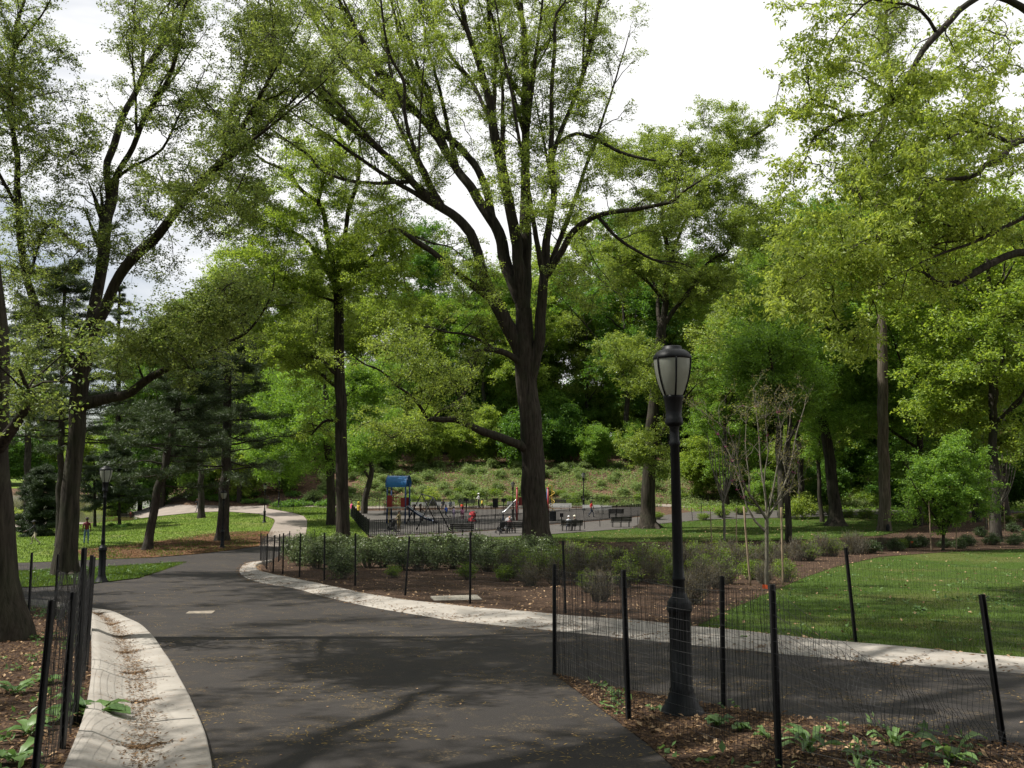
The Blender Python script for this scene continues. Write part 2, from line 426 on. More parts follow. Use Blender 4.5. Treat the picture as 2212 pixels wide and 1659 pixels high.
def world_poly(px, n=1):
    """pixel polygon -> world xy polygon, edges subdivided"""
    out = []
    for a, b in zip(px, px[1:] + px[:1]):
        for k in range(n):
            t = k / n; out.append(gp(a[0] + (b[0] - a[0]) * t, a[1] + (b[1] - a[1]) * t)[:2])
    return np.array(out)
def inside(P, poly):
    x, y = P[:, 0], P[:, 1]; c = np.zeros(len(P), bool)
    for a, b in zip(poly, np.roll(poly, -1, 0)):
        if a[1] == b[1]: continue
        t = ((a[1] > y) != (b[1] > y)) & (x < (b[0] - a[0]) * (y - a[1]) / (b[1] - a[1]) + a[0])
        c ^= t
    return c
def sheet(name, poly, off, m, step=.6, far=2.5):
    lo, hi = poly.min(0), poly.max(0)
    pts = []
    y = lo[1]
    while y < hi[1]:
        st = step if y < 35 else far
        xs = np.arange(lo[0], hi[0], st) + rng.uniform(0, st)
        pts.append(np.stack([xs, np.full_like(xs, y)], 1)); y += st
    pts = np.concatenate(pts) if pts else np.zeros((0, 2))
    pts = pts[inside(pts, poly)]
    allp = [Vector(p) for p in poly] + [Vector(p) for p in pts]
    n = len(poly)
    vs_, es, fs, *_ = delaunay_2d_cdt(allp, [(k, (k + 1) % n) for k in range(n)], [], 1, 1e-5)
    v = np.array([(p[0], p[1]) for p in vs_])
    z = ground(v[:, 0], v[:, 1]) + off
    f = np.array([f for f in fs if len(f) == 3])
    # make all faces look up
    a, b, c = v[f[:, 0]], v[f[:, 1]], v[f[:, 2]]
    s = (b[:, 0] - a[:, 0]) * (c[:, 1] - a[:, 1]) - (b[:, 1] - a[:, 1]) * (c[:, 0] - a[:, 0])
    f[s < 0] = f[s < 0][:, ::-1]
    return kind(mk(name, np.concatenate([v, z[:, None]], 1), [f], m, smooth=True), 'structure')

P_path = [(250, 2500), (395, 2050), (440, 1830), (457, 1690), (449, 1625), (427, 1550), (390, 1476), (354, 1413), (314, 1362), (273, 1338), (232, 1323), (150, 1311), (60, 1302), (-450, 1290), (-450, 1272), (75, 1270), (200, 1262), (300, 1250),
          (345, 1235), (405, 1213), (300, 1219), (200, 1225), (60, 1232), (-450, 1240), (-450, 1224), (60, 1216), (200, 1210), (330, 1205), (420, 1198), (500, 1189), (560, 1180), (640, 1180), (650, 1188), (578, 1213), (560, 1213),
          (535, 1217), (520, 1228), (524, 1243), (560, 1258), (640, 1272), (700, 1288), (800, 1311), (900, 1328), (1000, 1343), (1200, 1363), (1440, 1388), (1700, 1414), (2000, 1440), (2320, 1463), (2900, 1500),
          (2900, 1680), (2320, 1622), (2000, 1588), (1800, 1560), (1600, 1533), (1450, 1508), (1330, 1486), (1195, 1456), (1255, 1500), (1325, 1553), (1395, 1605), (1490, 1690), (1620, 1830), (1850, 2100), (2150, 2500)]
P_prom = [(-450, 1160), (33, 1146.6), (130, 1137), (226, 1126.5), (291, 1121), (340, 1115), (413, 1107.7), (461, 1105), (492, 1105), (559, 1109.5), (592, 1121), (594, 1126), (589, 1137), (580, 1153), (560, 1180.5),
          (640, 1180.5), (656, 1168), (661, 1151), (664, 1132), (663, 1124), (656, 1115), (632, 1108), (607, 1103.5), (577, 1098.5), (577, 1091.7), (535, 1093), (494, 1094), (461, 1092), (352, 1089.5), (310, 1086.5), (277, 1095), (203, 1118), (120, 1127), (33, 1134), (-450, 1146)]
P_lawnL = [(-450, 1162), (33, 1148), (130, 1138), (226, 1127.5), (291, 1122), (340, 1116), (413, 1108.7), (461, 1106), (492, 1106), (559, 1110.5), (591, 1121.5), (593, 1126), (588, 1137), (579, 1153), (560, 1179), (500, 1188), (420, 1197), (330, 1204), (200, 1209), (60, 1215), (-450, 1223)]
P_need = [(165, 1190), (250, 1180), (330, 1171), (400, 1163), (440, 1155), (500, 1150), (560, 1148), (582, 1149), (577, 1156), (560, 1179), (500, 1188), (420, 1197), (330, 1204), (230, 1207), (180, 1203)]
P_wedge = [(-450, 1241), (60, 1234), (200, 1227), (300, 1221), (398, 1215), (342, 1234), (298, 1248), (200, 1260), (75, 1268), (-450, 1271)]
P_bed = [(580, 1216), (566, 1222), (563, 1230), (590, 1240), (640, 1252), (700, 1265), (800, 1288), (900, 1303), (1000, 1314), (1200, 1332), (1440, 1352), (1500, 1356), (1560, 1325), (1640, 1290), (1740, 1247), (1800, 1226), (1900, 1203), (2050, 1192), (2320, 1181), (2900, 1165),
         (2900, 1108), (2320, 1118), (2124, 1124), (1990, 1140), (1900, 1158), (1700, 1168), (1500, 1171), (1300, 1172), (1190, 1170), (1000, 1165), (900, 1163), (760, 1169), (660, 1170), (625, 1185)]
P_lawnR = [(1502, 1357), (1560, 1326), (1640, 1291), (1740, 1248), (1800, 1227), (1900, 1204), (2050, 1193), (2320, 1182), (2900, 1166), (2900, 1474), (2320, 1436), (2000, 1409), (1700, 1379)]
P_lawnM = [(762, 1168), (900, 1161), (1000, 1163), (1100, 1160), (1190, 1155), (1260, 1150), (1372, 1142), (1420, 1133), (1530, 1123), (1700, 1119), (1900, 1112), (1985, 1120), (1985, 1139), (1900, 1157), (1700, 1167), (1500, 1170), (1300, 1171), (1190, 1169), (1000, 1164.5), (900, 1163)]
P_lawnC = [(664, 1124), (657, 1115), (632, 1107), (608, 1103), (580, 1098), (580, 1094), (757, 1096), (757, 1115), (795, 1160), (760, 1168), (650, 1179), (658, 1168), (662, 1151)]
P_play = [(797, 1159), (758, 1115), (758, 1104), (1000, 1101), (1200, 1099), (1392, 1095), (1394, 1113), (1300, 1123), (1186, 1132), (1080, 1143), (972, 1150), (840, 1157)]
P_rear = [(800, 1161), (972, 1152), (1080, 1145), (1186, 1134), (1300, 1125), (1390, 1116), (1420, 1115), (1500, 1105), (1700, 1102), (1900, 1099), (2124, 1097), (2900, 1095), (2900, 1106), (2124, 1108), (1900, 1111), (1700, 1118), (1530, 1122), (1420, 1132), (1372, 1141), (1260, 1149), (1190, 1154), (1100, 1159), (1000, 1162), (900, 1160)]
P_back = [(580, 1093.5), (757, 1093), (1000, 1090), (1200, 1089), (1400, 1089), (1500, 1090), (1500, 1097), (1400, 1093.5), (1200, 1095), (1000, 1096.5), (757, 1099)]
WP = {k: world_poly(v, 3) for k, v in dict(path=P_path, prom=P_prom, lawnL=P_lawnL, need=P_need, wedge=P_wedge, bed=P_bed, lawnR=P_lawnR, lawnM=P_lawnM, lawnC=P_lawnC, play=P_play, rear=P_rear, back=P_back).items()}
sheet('path', WP['path'], .006, M['asphalt'], .5, 1.5)
sheet('promenade', WP['prom'], .012, M['asphalt_old'])
sheet('lawn_by_lake', WP['lawnL'], .004, M['lawn_far'])
sheet('pine_needle_ground', WP['need'], .022, M['needles'])
sheet('grass_wedge', WP['wedge'], .008, M['lawn'], .6, 1.5)
sheet('planting_bed', WP['bed'], .010, M['mulch'], .5)
sheet('lawn_beside_path', WP['lawnR'], .016, M['lawn'], .5)
sheet('middle_lawn', WP['lawnM'], .018, M['lawn'])
sheet('lawn_beside_playground', WP['lawnC'], .018, M['lawn_far'])
sheet('playground_pavement', WP['play'], .026, M['asphalt_play'])
sheet('rear_path', WP['rear'], .020, M['asphalt_play'])
sheet('hillside_path', WP['back'], .022, M['asphalt_old'])

def catmull(P, n):
    P = np.asarray(P, float)
    if len(P) == 2: return P[0] + (P[1] - P[0]) * np.linspace(0, 1, n)[:, None]
    Q = np.vstack([2 * P[0] - P[1], P, 2 * P[-1] - P[-2]])
    s = np.concatenate([[0], np.cumsum(np.linalg.norm(np.diff(P[:, :3], axis=0), axis=1))]); s /= s[-1]
    out = []
    for t in np.linspace(0, 1, n):
        i = min(np.searchsorted(s, t, 'right') - 1, len(P) - 2); f = (t - s[i]) / (s[i + 1] - s[i] + 1e-9)
        a, b, c, d = Q[i], Q[i + 1], Q[i + 2], Q[i + 3]
        out.append(.5 * (2 * b + (c - a) * f + (2 * a - 5 * b + 4 * c - d) * f * f + (3 * b - a - 3 * c + d) * f ** 3))
    return np.array(out)
def strip(name, pairs, prof, m, back=True, step=.35):
    """a kerb swept between two pixel lines; prof: (s across, height) from the first line to the second"""
    A = np.array([gp(*a) for a, b in pairs]); B = np.array([gp(*b) for a, b in pairs])
    A = catmull(A, len(A) * 8); B = catmull(B, len(B) * 8)
    mid = (A + B) / 2; s = np.concatenate([[0], np.cumsum(np.linalg.norm(np.diff(mid[:, :2], axis=0), axis=1))])
    t = np.arange(0, s[-1], step); jn = np.arange(1.2, s[-1] - .5, 2.4); t = np.sort(np.unique(np.concatenate([t, [s[-1]], jn - .02, jn, jn + .02])))
    dip = np.isin(t, jn) * -.03
    def cr(P):
        out = np.stack([np.interp(t, s, P[:, k]) for k in range(3)], 1)
        return out
    A, B = cr(A), cr(B)
    rows = []
    for q, h in prof:
        p = A + (B - A) * q; p[:, 2] = ground(p[:, 0], p[:, 1]) + h
        p[:, 2] += .006 * np.sin(t * 2.1 + q * 3) * (1 if h > .03 else 0) + dip
        rows.append(p)
    n = len(t); k = len(rows)
    V = np.stack(rows, 1).reshape(-1, 3)
    i = np.arange(n - 1)[:, None] * k; j = np.arange(k - 1)[None]
    F = np.stack([i + j, i + j + 1, i + k + j + 1, i + k + j], -1).reshape(-1, 4)
    o = mk(name, V, [F], m, smooth=True)
    return kind(o, 'structure'), A, B
KR = [((590, 1214), (572, 1212)), ((566, 1219), (536, 1216)), ((556, 1226), (519, 1228)), ((562, 1235), (523, 1243)), ((588, 1243), (560, 1258)), ((640, 1253), (638, 1272)), ((700, 1266), (698, 1288)), ((800, 1288), (798, 1311)), ((900, 1303), (898, 1328)),
      ((1000, 1314), (998, 1343)), ((1200, 1332), (1198, 1363)), ((1440, 1352), (1438, 1388)), ((1700, 1380), (1698, 1414)), ((2000, 1410), (1998, 1440)), ((2320, 1437), (2318, 1463)), ((2900, 1475), (2898, 1500))]
_, KRa, KRb = strip('kerb', KR, [(.07, -.04), (.08, .085), (.18, .10), (.38, .09), (.62, .062), (.85, .035), (1.0, .018), (1.02, -.03)], M['concrete'])
KL = [((-230, 2500), (252, 2500)), ((-10, 2050), (396, 2050)), ((90, 1830), (441, 1830)), ((140, 1700), (458, 1690)), ((163, 1640), (451, 1635)), ((180, 1590), (440, 1587)), ((192, 1530), (415, 1528)), ((199, 1470), (387, 1471)), ((200, 1410), (352, 1412)), ((197, 1365), (314, 1363)), ((188, 1337), (273, 1339)), ((160, 1324), (232, 1324)), ((120, 1317), (150, 1312)),
      ((58, 1309), (60, 1303)), ((-450, 1298), (-450, 1291))]
_, KLa, KLb = strip('gutter_kerb', KL, [(-.02, -.04), (-.01, .17), (.1, .16), (.25, .09), (.42, .03), (.5, .022), (.6, .035), (.8, .06), (.98, .07), (1.0, .06), (1.01, -.03)], M['concrete'])

# ------------------------------------------------------------------ scatter helpers
def quads(P, D, S, L, W, fold=0.25):
    """leaf quads: base P, direction D, side S, length L, width W"""
    n = np.cross(D, S)
    mid = P + D * (L * .5)[:, None]
    a = mid + S * (W * .5)[:, None] + n * (W * fold)[:, None]
    b = mid - S * (W * .5)[:, None] + n * (W * fold)[:, None]
    V = np.stack([P, a, P + D * L[:, None], b], 1).reshape(-1, 3)
    F = np.arange(len(P) * 4).reshape(-1, 4)
    return V, F
def unit(v): return v / (np.linalg.norm(v, axis=-1, keepdims=True) + 1e-9)
def rdir(g, n): return unit(g.normal(size=(n, 3)))
def side(D, g):
    return unit(np.cross(D, rdir(g, len(D))))
def leaf_spray(P, g, k, L, W, spread, droop=.35, flat=.5):
    """k leaves round each point: young leaves standing in a loose tuft"""
    m = len(P); C = np.repeat(P, k, 0); n = m * k
    C = C + g.normal(size=(n, 3)) * spread * np.array([1, 1, .6])
    D = g.normal(size=(n, 3)); D[:, 2] = D[:, 2] * flat - droop; D = unit(D)
    S = side(D, g); S[:, 2] *= .5; S = unit(S - D * (S * D).sum(1, keepdims=True))
    return quads(C, D, S, g.uniform(.45, 1.35, n) * L, g.uniform(.5, 1.3, n) * W, -.18)
def in_poly(poly, n, g, hole=None):
    lo, hi = poly.min(0), poly.max(0); out = []
    c = 0
    while c < n:
        p = g.uniform(lo, hi, (max(n, 2000), 2)); p = p[inside(p, poly)]
        out.append(p); c += len(p)
    return np.concatenate(out)[:n]
def view_bias(p, g, near=8., power=1.6):
    """thin points with distance from the camera, as the picture shows fewer of them"""
    d = np.linalg.norm(p, axis=1)
    return p[g.uniform(size=len(p)) < np.clip((near / d) ** power, 0, 1)]
def flat_scatter(name, P2, off, L, W, m, g, tilt=.35, label=None):
    n = len(P2)
    a = g.uniform(0, 2 * PI, n)
    D = unit(np.stack([np.cos(a), np.sin(a), g.normal(0, tilt, n)], 1))
    S = unit(np.cross(D, unit(np.stack([g.normal(0, tilt, n), g.normal(0, tilt, n), np.ones(n)], 1))))
    P = np.stack([P2[:, 0], P2[:, 1], ground(P2[:, 0], P2[:, 1]) + off], 1)
    V, F = quads(P, D, S, g.uniform(.6, 1.2, n) * L, g.uniform(.6, 1.2, n) * W, -.2)
    lo = V[:, 2] - (ground(V[:, 0], V[:, 1]) + off * .6)
    V[:, 2] += np.clip(-lo, 0, None)
    return kind(mk(name, V, [F], m), 'stuff', label)
def blades(name, P2, off, h, wd, m, g, lean=.45):
    n = len(P2)
    P = np.stack([P2[:, 0], P2[:, 1], ground(P2[:, 0], P2[:, 1]) + off], 1)
    D = unit(np.stack([g.normal(0, lean, n), g.normal(0, lean, n), np.ones(n)], 1)); S = side(D, g)
    H = g.uniform(.45, 1.25, n) * h; w_ = g.uniform(.7, 1.3, n) * wd
    V = np.stack([P - S * (w_ / 2)[:, None], P + S * (w_ / 2)[:, None], P + D * H[:, None] + np.stack([g.normal(0, .2, n) * H, g.normal(0, .2, n) * H, 0 * H], 1)], 1).reshape(-1, 3)
    return kind(mk(name, V, [np.arange(n * 3).reshape(-1, 3)], m), 'stuff')
g = np.random.default_rng(3)
blades('grass', view_bias(in_poly(WP['lawnR'], 190000, g), g, 15, 1.4), .014, .085, .012, M['grass'], g)
qg = view_bias(in_poly(WP['lawnR'], 120000, g), g, 15, 1.4); qk = np.sin(qg[:, 0] * 1.7 + np.sin(qg[:, 1] * 1.3) * 1.5) * np.sin(qg[:, 1] * 2.1 + qg[:, 0] * .6) > .25
blades('grass', qg[qk], .014, .15, .012, M['grass'], g, .6)
blades('grass', view_bias(in_poly(WP['lawnM'], 50000, g), g, 40, 1.), .014, .10, .03, M['grass'], g)
blades('grass', view_bias(in_poly(WP['wedge'], 50000, g), g, 30, 1.), .006, .10, .02, M['grass'], g)
pl = in_poly(WP['lawnL'], 60000, g); pl = pl[~inside(pl, WP['need'])]
blades('grass', pl, .003, .10, .045, M['grass'], g)
blades('grass', in_poly(WP['lawnC'], 16000, g), .014, .12, .05, M['grass'], g)
P_island = [(1195, 1456), (1330, 1486), (1450, 1508), (1600, 1533), (1800, 1560), (2000, 1588), (2320, 1622), (2900, 1680), (2900, 2500), (2150, 2500), (1850, 2100), (1620, 1830), (1490, 1690), (1395, 1605), (1325, 1553), (1255, 1500)]
P_bedL = [(-450, 1299), (58, 1310), (118, 1318), (158, 1325), (186, 1338), (195, 1365), (198, 1410), (197, 1470), (190, 1530), (178, 1590), (161, 1640), (135, 1710), (88, 1830), (-12, 2050), (-232, 2500), (-900, 2500)]
WI = world_poly(P_island, 3); WL = world_poly(P_bedL, 3)
sheet('island_bed', WI, .012, M['mulch'], .3)
sheet('left_bed', WL, .012, M['mulch'], .3)
ex = in_poly(WP['lawnR'], 90000, g) + g.normal(0, .22, (90000, 2)); ex = ex[inside(ex, WP['bed']) & ~inside(ex, WP['lawnR'])]
blades('grass', ex, .012, .10, .014, M['grass'], g, .6)
ex = in_poly(WP['wedge'], 60000, g) + g.normal(0, .12, (60000, 2)); ex = ex[~inside(ex, WP['wedge'])]
blades('grass', ex, .008, .08, .016, M['grass'], g, .7)
ex = in_poly(WP['lawnM'], 60000, g) + g.normal(0, .5, (60000, 2)); ex = ex[inside(ex, WP['bed'])]
blades('grass', ex, .012, .12, .03, M['grass'], g, .6)
qc = np.concatenate([in_poly(WP['wedge'], 260, g), view_bias(in_poly(WP['lawnR'], 900, g), g, 14, 1.2), in_poly(WP['lawnM'], 260, g)])
V, F = leaf_spray(np.stack([qc[:, 0], qc[:, 1], ground(qc[:, 0], qc[:, 1]) + .06], 1), g, 8, .10, .06, .07, -.2, .5)
kind(mk('lawn_weeds', V, [F], M['weed']), 'stuff')
# leaf litter
b1 = in_poly(WP['bed'], 26000, g); b1 = view_bias(b1, g, 16, 1.3)
flat_scatter('fallen_leaves', b1, .016, .10, .065, M['dead'], g)
flat_scatter('fallen_leaves', in_poly(WI, 700, g), .02, .085, .05, M['dead'], g)
flat_scatter('leaf_litter', in_poly(WI, 14000, g), .016, .05, .028, M['litter'], g)
flat_scatter('fallen_leaves', in_poly(WL, 1800, g), .02, .075, .045, M['dead'], g)
flat_scatter('leaf_litter', in_poly(WL, 16000, g), .016, .06, .035, M['litter'], g)
flat_scatter('fallen_leaves', view_bias(in_poly(WP['lawnR'], 1500, g), g, 16, 1.2), .05, .12, .08, M['dead'], g, .5)
flat_scatter('fallen_leaves', view_bias(in_poly(WP['lawnM'], 800, g), g, 45, 1), .04, .16, .10, M['dead'], g, .5)
for poly_, n_ in ((WL, 420), (WI, 160)):
    qc = in_poly(poly_, n_, g); qc = qc[np.sin(qc[:, 0] * 2.2) + np.sin(qc[:, 1] * 1.7 + qc[:, 0]) > -.4]
    V, F = leaf_spray(np.stack([qc[:, 0], qc[:, 1], ground(qc[:, 0], qc[:, 1]) + .05], 1), g, 9, .085, .05, .06, -.25, .5)
    kind(mk('ground_cover', V, [F], M['weed']), 'stuff')
pn = in_poly(WP['need'], 26000, g) + g.normal(0, .55, (26000, 2)); pn = pn[~inside(pn, WP['path'])]
flat_scatter('pine_needle_litter', pn, .03, .22, .03, M['litter'], g, .25)
pn = in_poly(WP['need'], 9000, g); pe = np.abs(np.sin(pn[:, 0] * .9 + 1.3 * np.sin(pn[:, 1] * .5))) + .25 * g.normal(size=9000) > .78
blades('grass', pn[pe], .015, .12, .05, M['grass'], g)
pc = view_bias(in_poly(WP['path'], 70000, g), g, 7, 1.4)
kk = np.sin(pc[:, 0] * 2.3 + np.sin(pc[:, 1] * 1.1) * 2) + np.sin(pc[:, 1] * 3.1 + pc[:, 0])
flat_scatter('fallen_catkins', pc[kk > .15 * g.normal(size=len(pc)) + .35], .012, .06, .011, M['catkin'], g, .1)
flat_scatter('fallen_leaves', view_bias(in_poly(WP['path'], 700, g), g, 8, 1.2), .012, .05, .03, M['dead'], g, .15)
# litter along the kerbs
def along(A, B, s0, s1, n, g, jit=.0):
    t = g.uniform(0, len(A) - 1.001, n); i = t.astype(int); f = (t - i)[:, None]
    a = A[i] * (1 - f) + A[i + 1] * f; b = B[i] * (1 - f) + B[i + 1] * f
    s = np.clip(g.normal((s0 + s1) / 2, (s1 - s0) / 3, n), -.1, 1.15)[:, None]
    return (a + (b - a) * s), s[:, 0]
def kerb_litter(name, A, B, s0, s1, n, hf, L, W, m, g):
    P, s = along(A, B, s0, s1, n, g)
    h = hf(s)
    a = g.uniform(0, 2 * PI, n); D = unit(np.stack([np.cos(a), np.sin(a), g.normal(0, .12, n)], 1))
    S = unit(np.cross(D, unit(np.stack([g.normal(0, .25, n), g.normal(0, .25, n), np.ones(n)], 1))))
    P = np.stack([P[:, 0], P[:, 1], ground(P[:, 0], P[:, 1]) + h + .010], 1)
    V, F = quads(P, D, S, g.uniform(.5, 1.3, n) * L, g.uniform(.5, 1.3, n) * W, .1)
    V[:, 2] += .004
    return kind(mk(name, V, [F], m), 'stuff')
hR = lambda s: np.interp(s, [-.03, .12, .35, .62, .85, 1., 1.2], [.015, .10, .09, .062, .035, .018, .010])
hL = lambda s: np.interp(s, [-.02, .1, .25, .42, .5, .6, .8, 1.], [.17, .16, .09, .03, .022, .035, .06, .07])
kerb_litter('leaf_litter', KRa, KRb, .62, 1.15, 2600, hR, .09, .03, M['litter'], g)
kerb_litter('leaf_litter', KRa, KRb, -.05, .8, 500, hR, .10, .03, M['litter'], g)
kerb_litter('fallen_leaves', KRa, KRb, -.1, .2, 500, hR, .09, .06, M['dead'], g)
kerb_litter('leaf_litter', KLa, KLb, .36, .64, 9000, hL, .06, .016, M['litter'], g)
kerb_litter('leaf_litter', KLa, KLb, .05, .98, 1100, hL, .05, .012, M['litter'], g)
kerb_litter('fallen_leaves', KLa, KLb, .3, .7, 110, hL, .06, .04, M['dead'], g)

# ------------------------------------------------------------------ trees
def px_limbs(specs, d0, seed, dscale=.32, child_shrink=.95):
    """traced limbs -> world limbs; every limb wanders in depth on its own so the tree has real volume.
    specs: list of (system, points [, depth change])"""
    g = np.random.default_rng(seed)
    allp = []; out = []
    for si, sp in enumerate(specs):
        q = conv(sp[0], sp[1])
        xy = np.array([(a, b) for a, b, _ in q], float)
        rs = [r for _, _, r in q]
        known = [k for k, r in enumerate(rs) if r is not None]
        rr_ = np.interp(np.arange(len(rs)), known, [rs[k] for k in known]) if known else np.full(len(rs), 3.)
        if known and known[-1] < len(rs) - 1:
            last = known[-1]; m = len(rs) - 1 - last
            for k in range(last + 1, len(rs)): rr_[k] = rr_[last] * (1 - .72 * (k - last) / m)
        ln = np.concatenate([[0], np.cumsum(np.linalg.norm(np.diff(xy, axis=0), axis=1))])
        if si == 0: ds = np.full(len(xy), d0) if len(sp) < 3 else d0 + sp[2] * ln / ln[-1]
        else:
            ap = np.concatenate(allp)
            k = np.argmin(np.linalg.norm(ap[:, :2] - xy[0], axis=1)); base = ap[k, 2]
            lm = ln[-1] * d0 / FPX
            dz = sp[2] if len(sp) > 2 else g.uniform(-1, 1) * lm * dscale + g.choice([-1, 1]) * lm * dscale * .6
            ds = base + dz * (ln / ln[-1]) ** 1.1
        allp.append(np.concatenate([xy, ds[:, None]], 1))
        P = np.array([at(x, y, d) for (x, y), d in zip(xy, ds)])
        rm = rr_ * ds / FPX
        n = max(6, int(np.linalg.norm(np.diff(P, axis=0), axis=1).sum() / .45))
        Q = catmull(np.concatenate([P, rm[:, None]], 1), n)
        w_ = g.normal(0, 1, (n, 3)); 
        for _ in range(2): w_[1:-1] = (w_[:-2] + w_[1:-1] * 2 + w_[2:]) / 4
        w_[0] = 0
        Q[:, :3] += w_ * np.clip(Q[:, 3:4] * .35, .01, .08)
        if si:
            ap3 = np.concatenate([o[0] for o in out]); k3 = np.argmin(np.linalg.norm(ap3 - Q[0, :3], axis=1))
            sh = ap3[k3] - Q[0, :3]
            Q[:, :3] += sh[None] * np.clip(1 - np.arange(n) / 5., 0, 1)[:, None]
        out.append((Q[:, :3], np.clip(Q[:, 3], .012, None)))
    return out
def forks(limbs, seed, idx, per=3, up=.25, rmin=.03, spread=.34):
    """side limbs that leave the main ones at a narrow angle and run up beside them"""
    g = np.random.default_rng(seed); out = []
    for i in idx:
        P, r = limbs[i]; n = len(P)
        if n < 8: continue
        T = unit(np.gradient(P, axis=0))
        for q in range(per):
            k = int(n * g.uniform(.25, .82))
            if r[k] < rmin: continue
            ln = np.linalg.norm(np.diff(P[k:], axis=0), axis=1).sum() * g.uniform(.55, .95)
            d = unit(T[k] + rdir(g, 1)[0] * spread * 1.4 + np.array([0, 0, up])); m = max(6, int(ln / .5)); t = np.linspace(0, 1, m)[:, None]
            Q = P[k] + d * ln * t + np.array([0, 0, 1]) * ln * .10 * t ** 2 + np.cumsum(g.normal(0, .025, (m, 3)), 0) * np.minimum(t * 3, 1)
            out.append((Q, np.clip(r[k] * .62 * (1 - .85 * t[:, 0]), .012, None)))
    return limbs + out
def curve_pts(S, E, n, g, sag=.12, wob=.10):
    """m curved polylines from S to E"""
    m = len(S); L_ = np.linalg.norm(E - S, axis=1)[:, None]
    C = (S + E) / 2 + g.normal(size=(m, 3)) * L_ * wob * 1.5; C[:, 2:3] += L_ * sag
    t = np.linspace(0, 1, n)[None, :, None]
    P = (1 - t) ** 2 * S[:, None] + 2 * t * (1 - t) * C[:, None] + t * t * E[:, None]
    wv_ = g.normal(size=P.shape) * (L_ * wob * .25)[:, :, None]; wv_[:, 0] = 0
    return P + wv_
def grow(limbs, seed, n1=150, l1=(1.2, 3.2), rmax=.12, up=.25, n2=8, l2=(.5, 1.3), k=9, leaf=(.15, .10), spread=.16, droop=.3,
         attract=None, sides=14, thick=.022, flat=.55, tmin=.0, trunk_bump=.07, zmin=.0):
    """wood (V, F) and leaves (V, F) for a tree with the given main limbs"""
    g = np.random.default_rng(seed)
    wv_, wf, off = [], [], 0
    def addw(V, F):
        nonlocal off
        wv_.append(V); wf.append(F + off); off += len(V)
    for li, (P, r) in enumerate(limbs):
        sd_ = sides if r.max() > .12 else (8 if r.max() > .05 else 5)
        addw(*tubes(P[None], r[None], sd_, trunk_bump if r.max() > .1 else .0, seed + li))
    # candidate nodes on the limbs
    N_, T_, R_ = [], [], []
    for P, r in limbs:
        t = unit(np.gradient(P, axis=0))
        N_.append(P); T_.append(t); R_.append(r)
    N_, T_, R_ = np.concatenate(N_), np.concatenate(T_), np.concatenate(R_)
    S1, E1, r1 = [], [], []
    if n1:
        ok = np.where((R_ < rmax) & (N_[:, 2] > N_[:, 2].min() + zmin))[0]
        if len(ok):
            pk = g.choice(ok, n1)
            L_ = g.uniform(*l1, n1)[:, None]
            d = unit(T_[pk] * .55 + rdir(g, n1) * np.array([1, 1, .75]) * .8 + np.array([0, 0, up]))
            S1.append(N_[pk]); E1.append(N_[pk] + d * L_); r1.append(np.minimum(R_[pk] * .55, thick + .008 * L_[:, 0]))
    if attract is not None and len(attract):
        A = np.asarray(attract); nodes, nr = N_, R_
        cand = nodes[(R_ < max(rmax, .05) * 1.6) & (N_[:, 2] > N_[:, 2].min() + zmin)]
        if len(cand) == 0: cand = nodes
        order = np.argsort(np.min(np.linalg.norm(A[:, None] - cand[None, ::2], axis=2), axis=1))
        A = A[order]
        for c0 in range(0, len(A), 30):
            a = A[c0:c0 + 30]
            dd = np.linalg.norm(a[:, None] - cand[None], axis=2) - .0
            kx = dd.argmin(1); s_ = cand[kx]
            S1.append(s_); E1.append(a); ln = np.linalg.norm(a - s_, axis=1); r1.append(np.clip(.012 + .009 * ln, .012, .07))
            f = g.uniform(.35, .9, (len(a), 2, 1)); pts = s_[:, None] + (a - s_)[:, None] * f
            cand = np.concatenate([cand, pts.reshape(-1, 3), a])
    LV, LF = np.zeros((0, 3)), np.zeros((0, 4), int)
    if S1:
        S1, E1, r1 = np.concatenate(S1), np.concatenate(E1), np.concatenate(r1)
        P1 = curve_pts(S1, E1, 7, g)
        rad = r1[:, None] * np.linspace(1, .32, 7)[None]
        addw(*tubes(P1, rad, 5))
        m = len(P1)
        if n2:
            i = np.repeat(np.arange(m), n2); t = g.uniform(.25, 1.0, len(i)) ** .8 * 5.99
            ti = t.astype(int); f = (t - ti)[:, None]
            s2 = P1[i, ti] * (1 - f) + P1[i, ti + 1] * f
            d2 = unit(unit(E1 - S1)[i] * .6 + rdir(g, len(i)) * np.array([1, 1, .7]) + np.array([0, 0, up * .4]))
            e2 = s2 + d2 * g.uniform(*l2, len(i))[:, None]
            P2 = curve_pts(s2, e2, 4, g, .05)
            addw(*tubes(P2, np.repeat(np.array([[.011, .009, .007, .004]]), len(P2), 0) * (thick / .022), 3))
            cen = np.concatenate([P2[:, 3], P2[:, 2] + (P2[:, 3] - P2[:, 2]) * g.uniform(0, 1, (len(P2), 1)), P2[:, 1]])
        else:
            cen = P1[:, 2:].reshape(-1, 3)
        if k: LV, LF = leaf_spray(cen, g, k, leaf[0], leaf[1], spread, droop, flat)
    return (np.concatenate(wv_), np.concatenate(wf)), (LV, LF)
def blob_pts(blobs, d0, seed):
    """attraction points filling crown volumes: (px, py, rx, ry, depth offset, depth radius, n)"""
    g = np.random.default_rng(seed); out = []
    for px, py, rx, ry, do, dr, n in blobs:
        v = rdir(g, n) * (g.uniform(0, 1, (n, 1)) ** .4)
        for a in v:
            d = d0 + do + a[1] * dr
            out.append(at(px + a[0] * rx, py - a[2] * ry, d))
    return np.array(out)
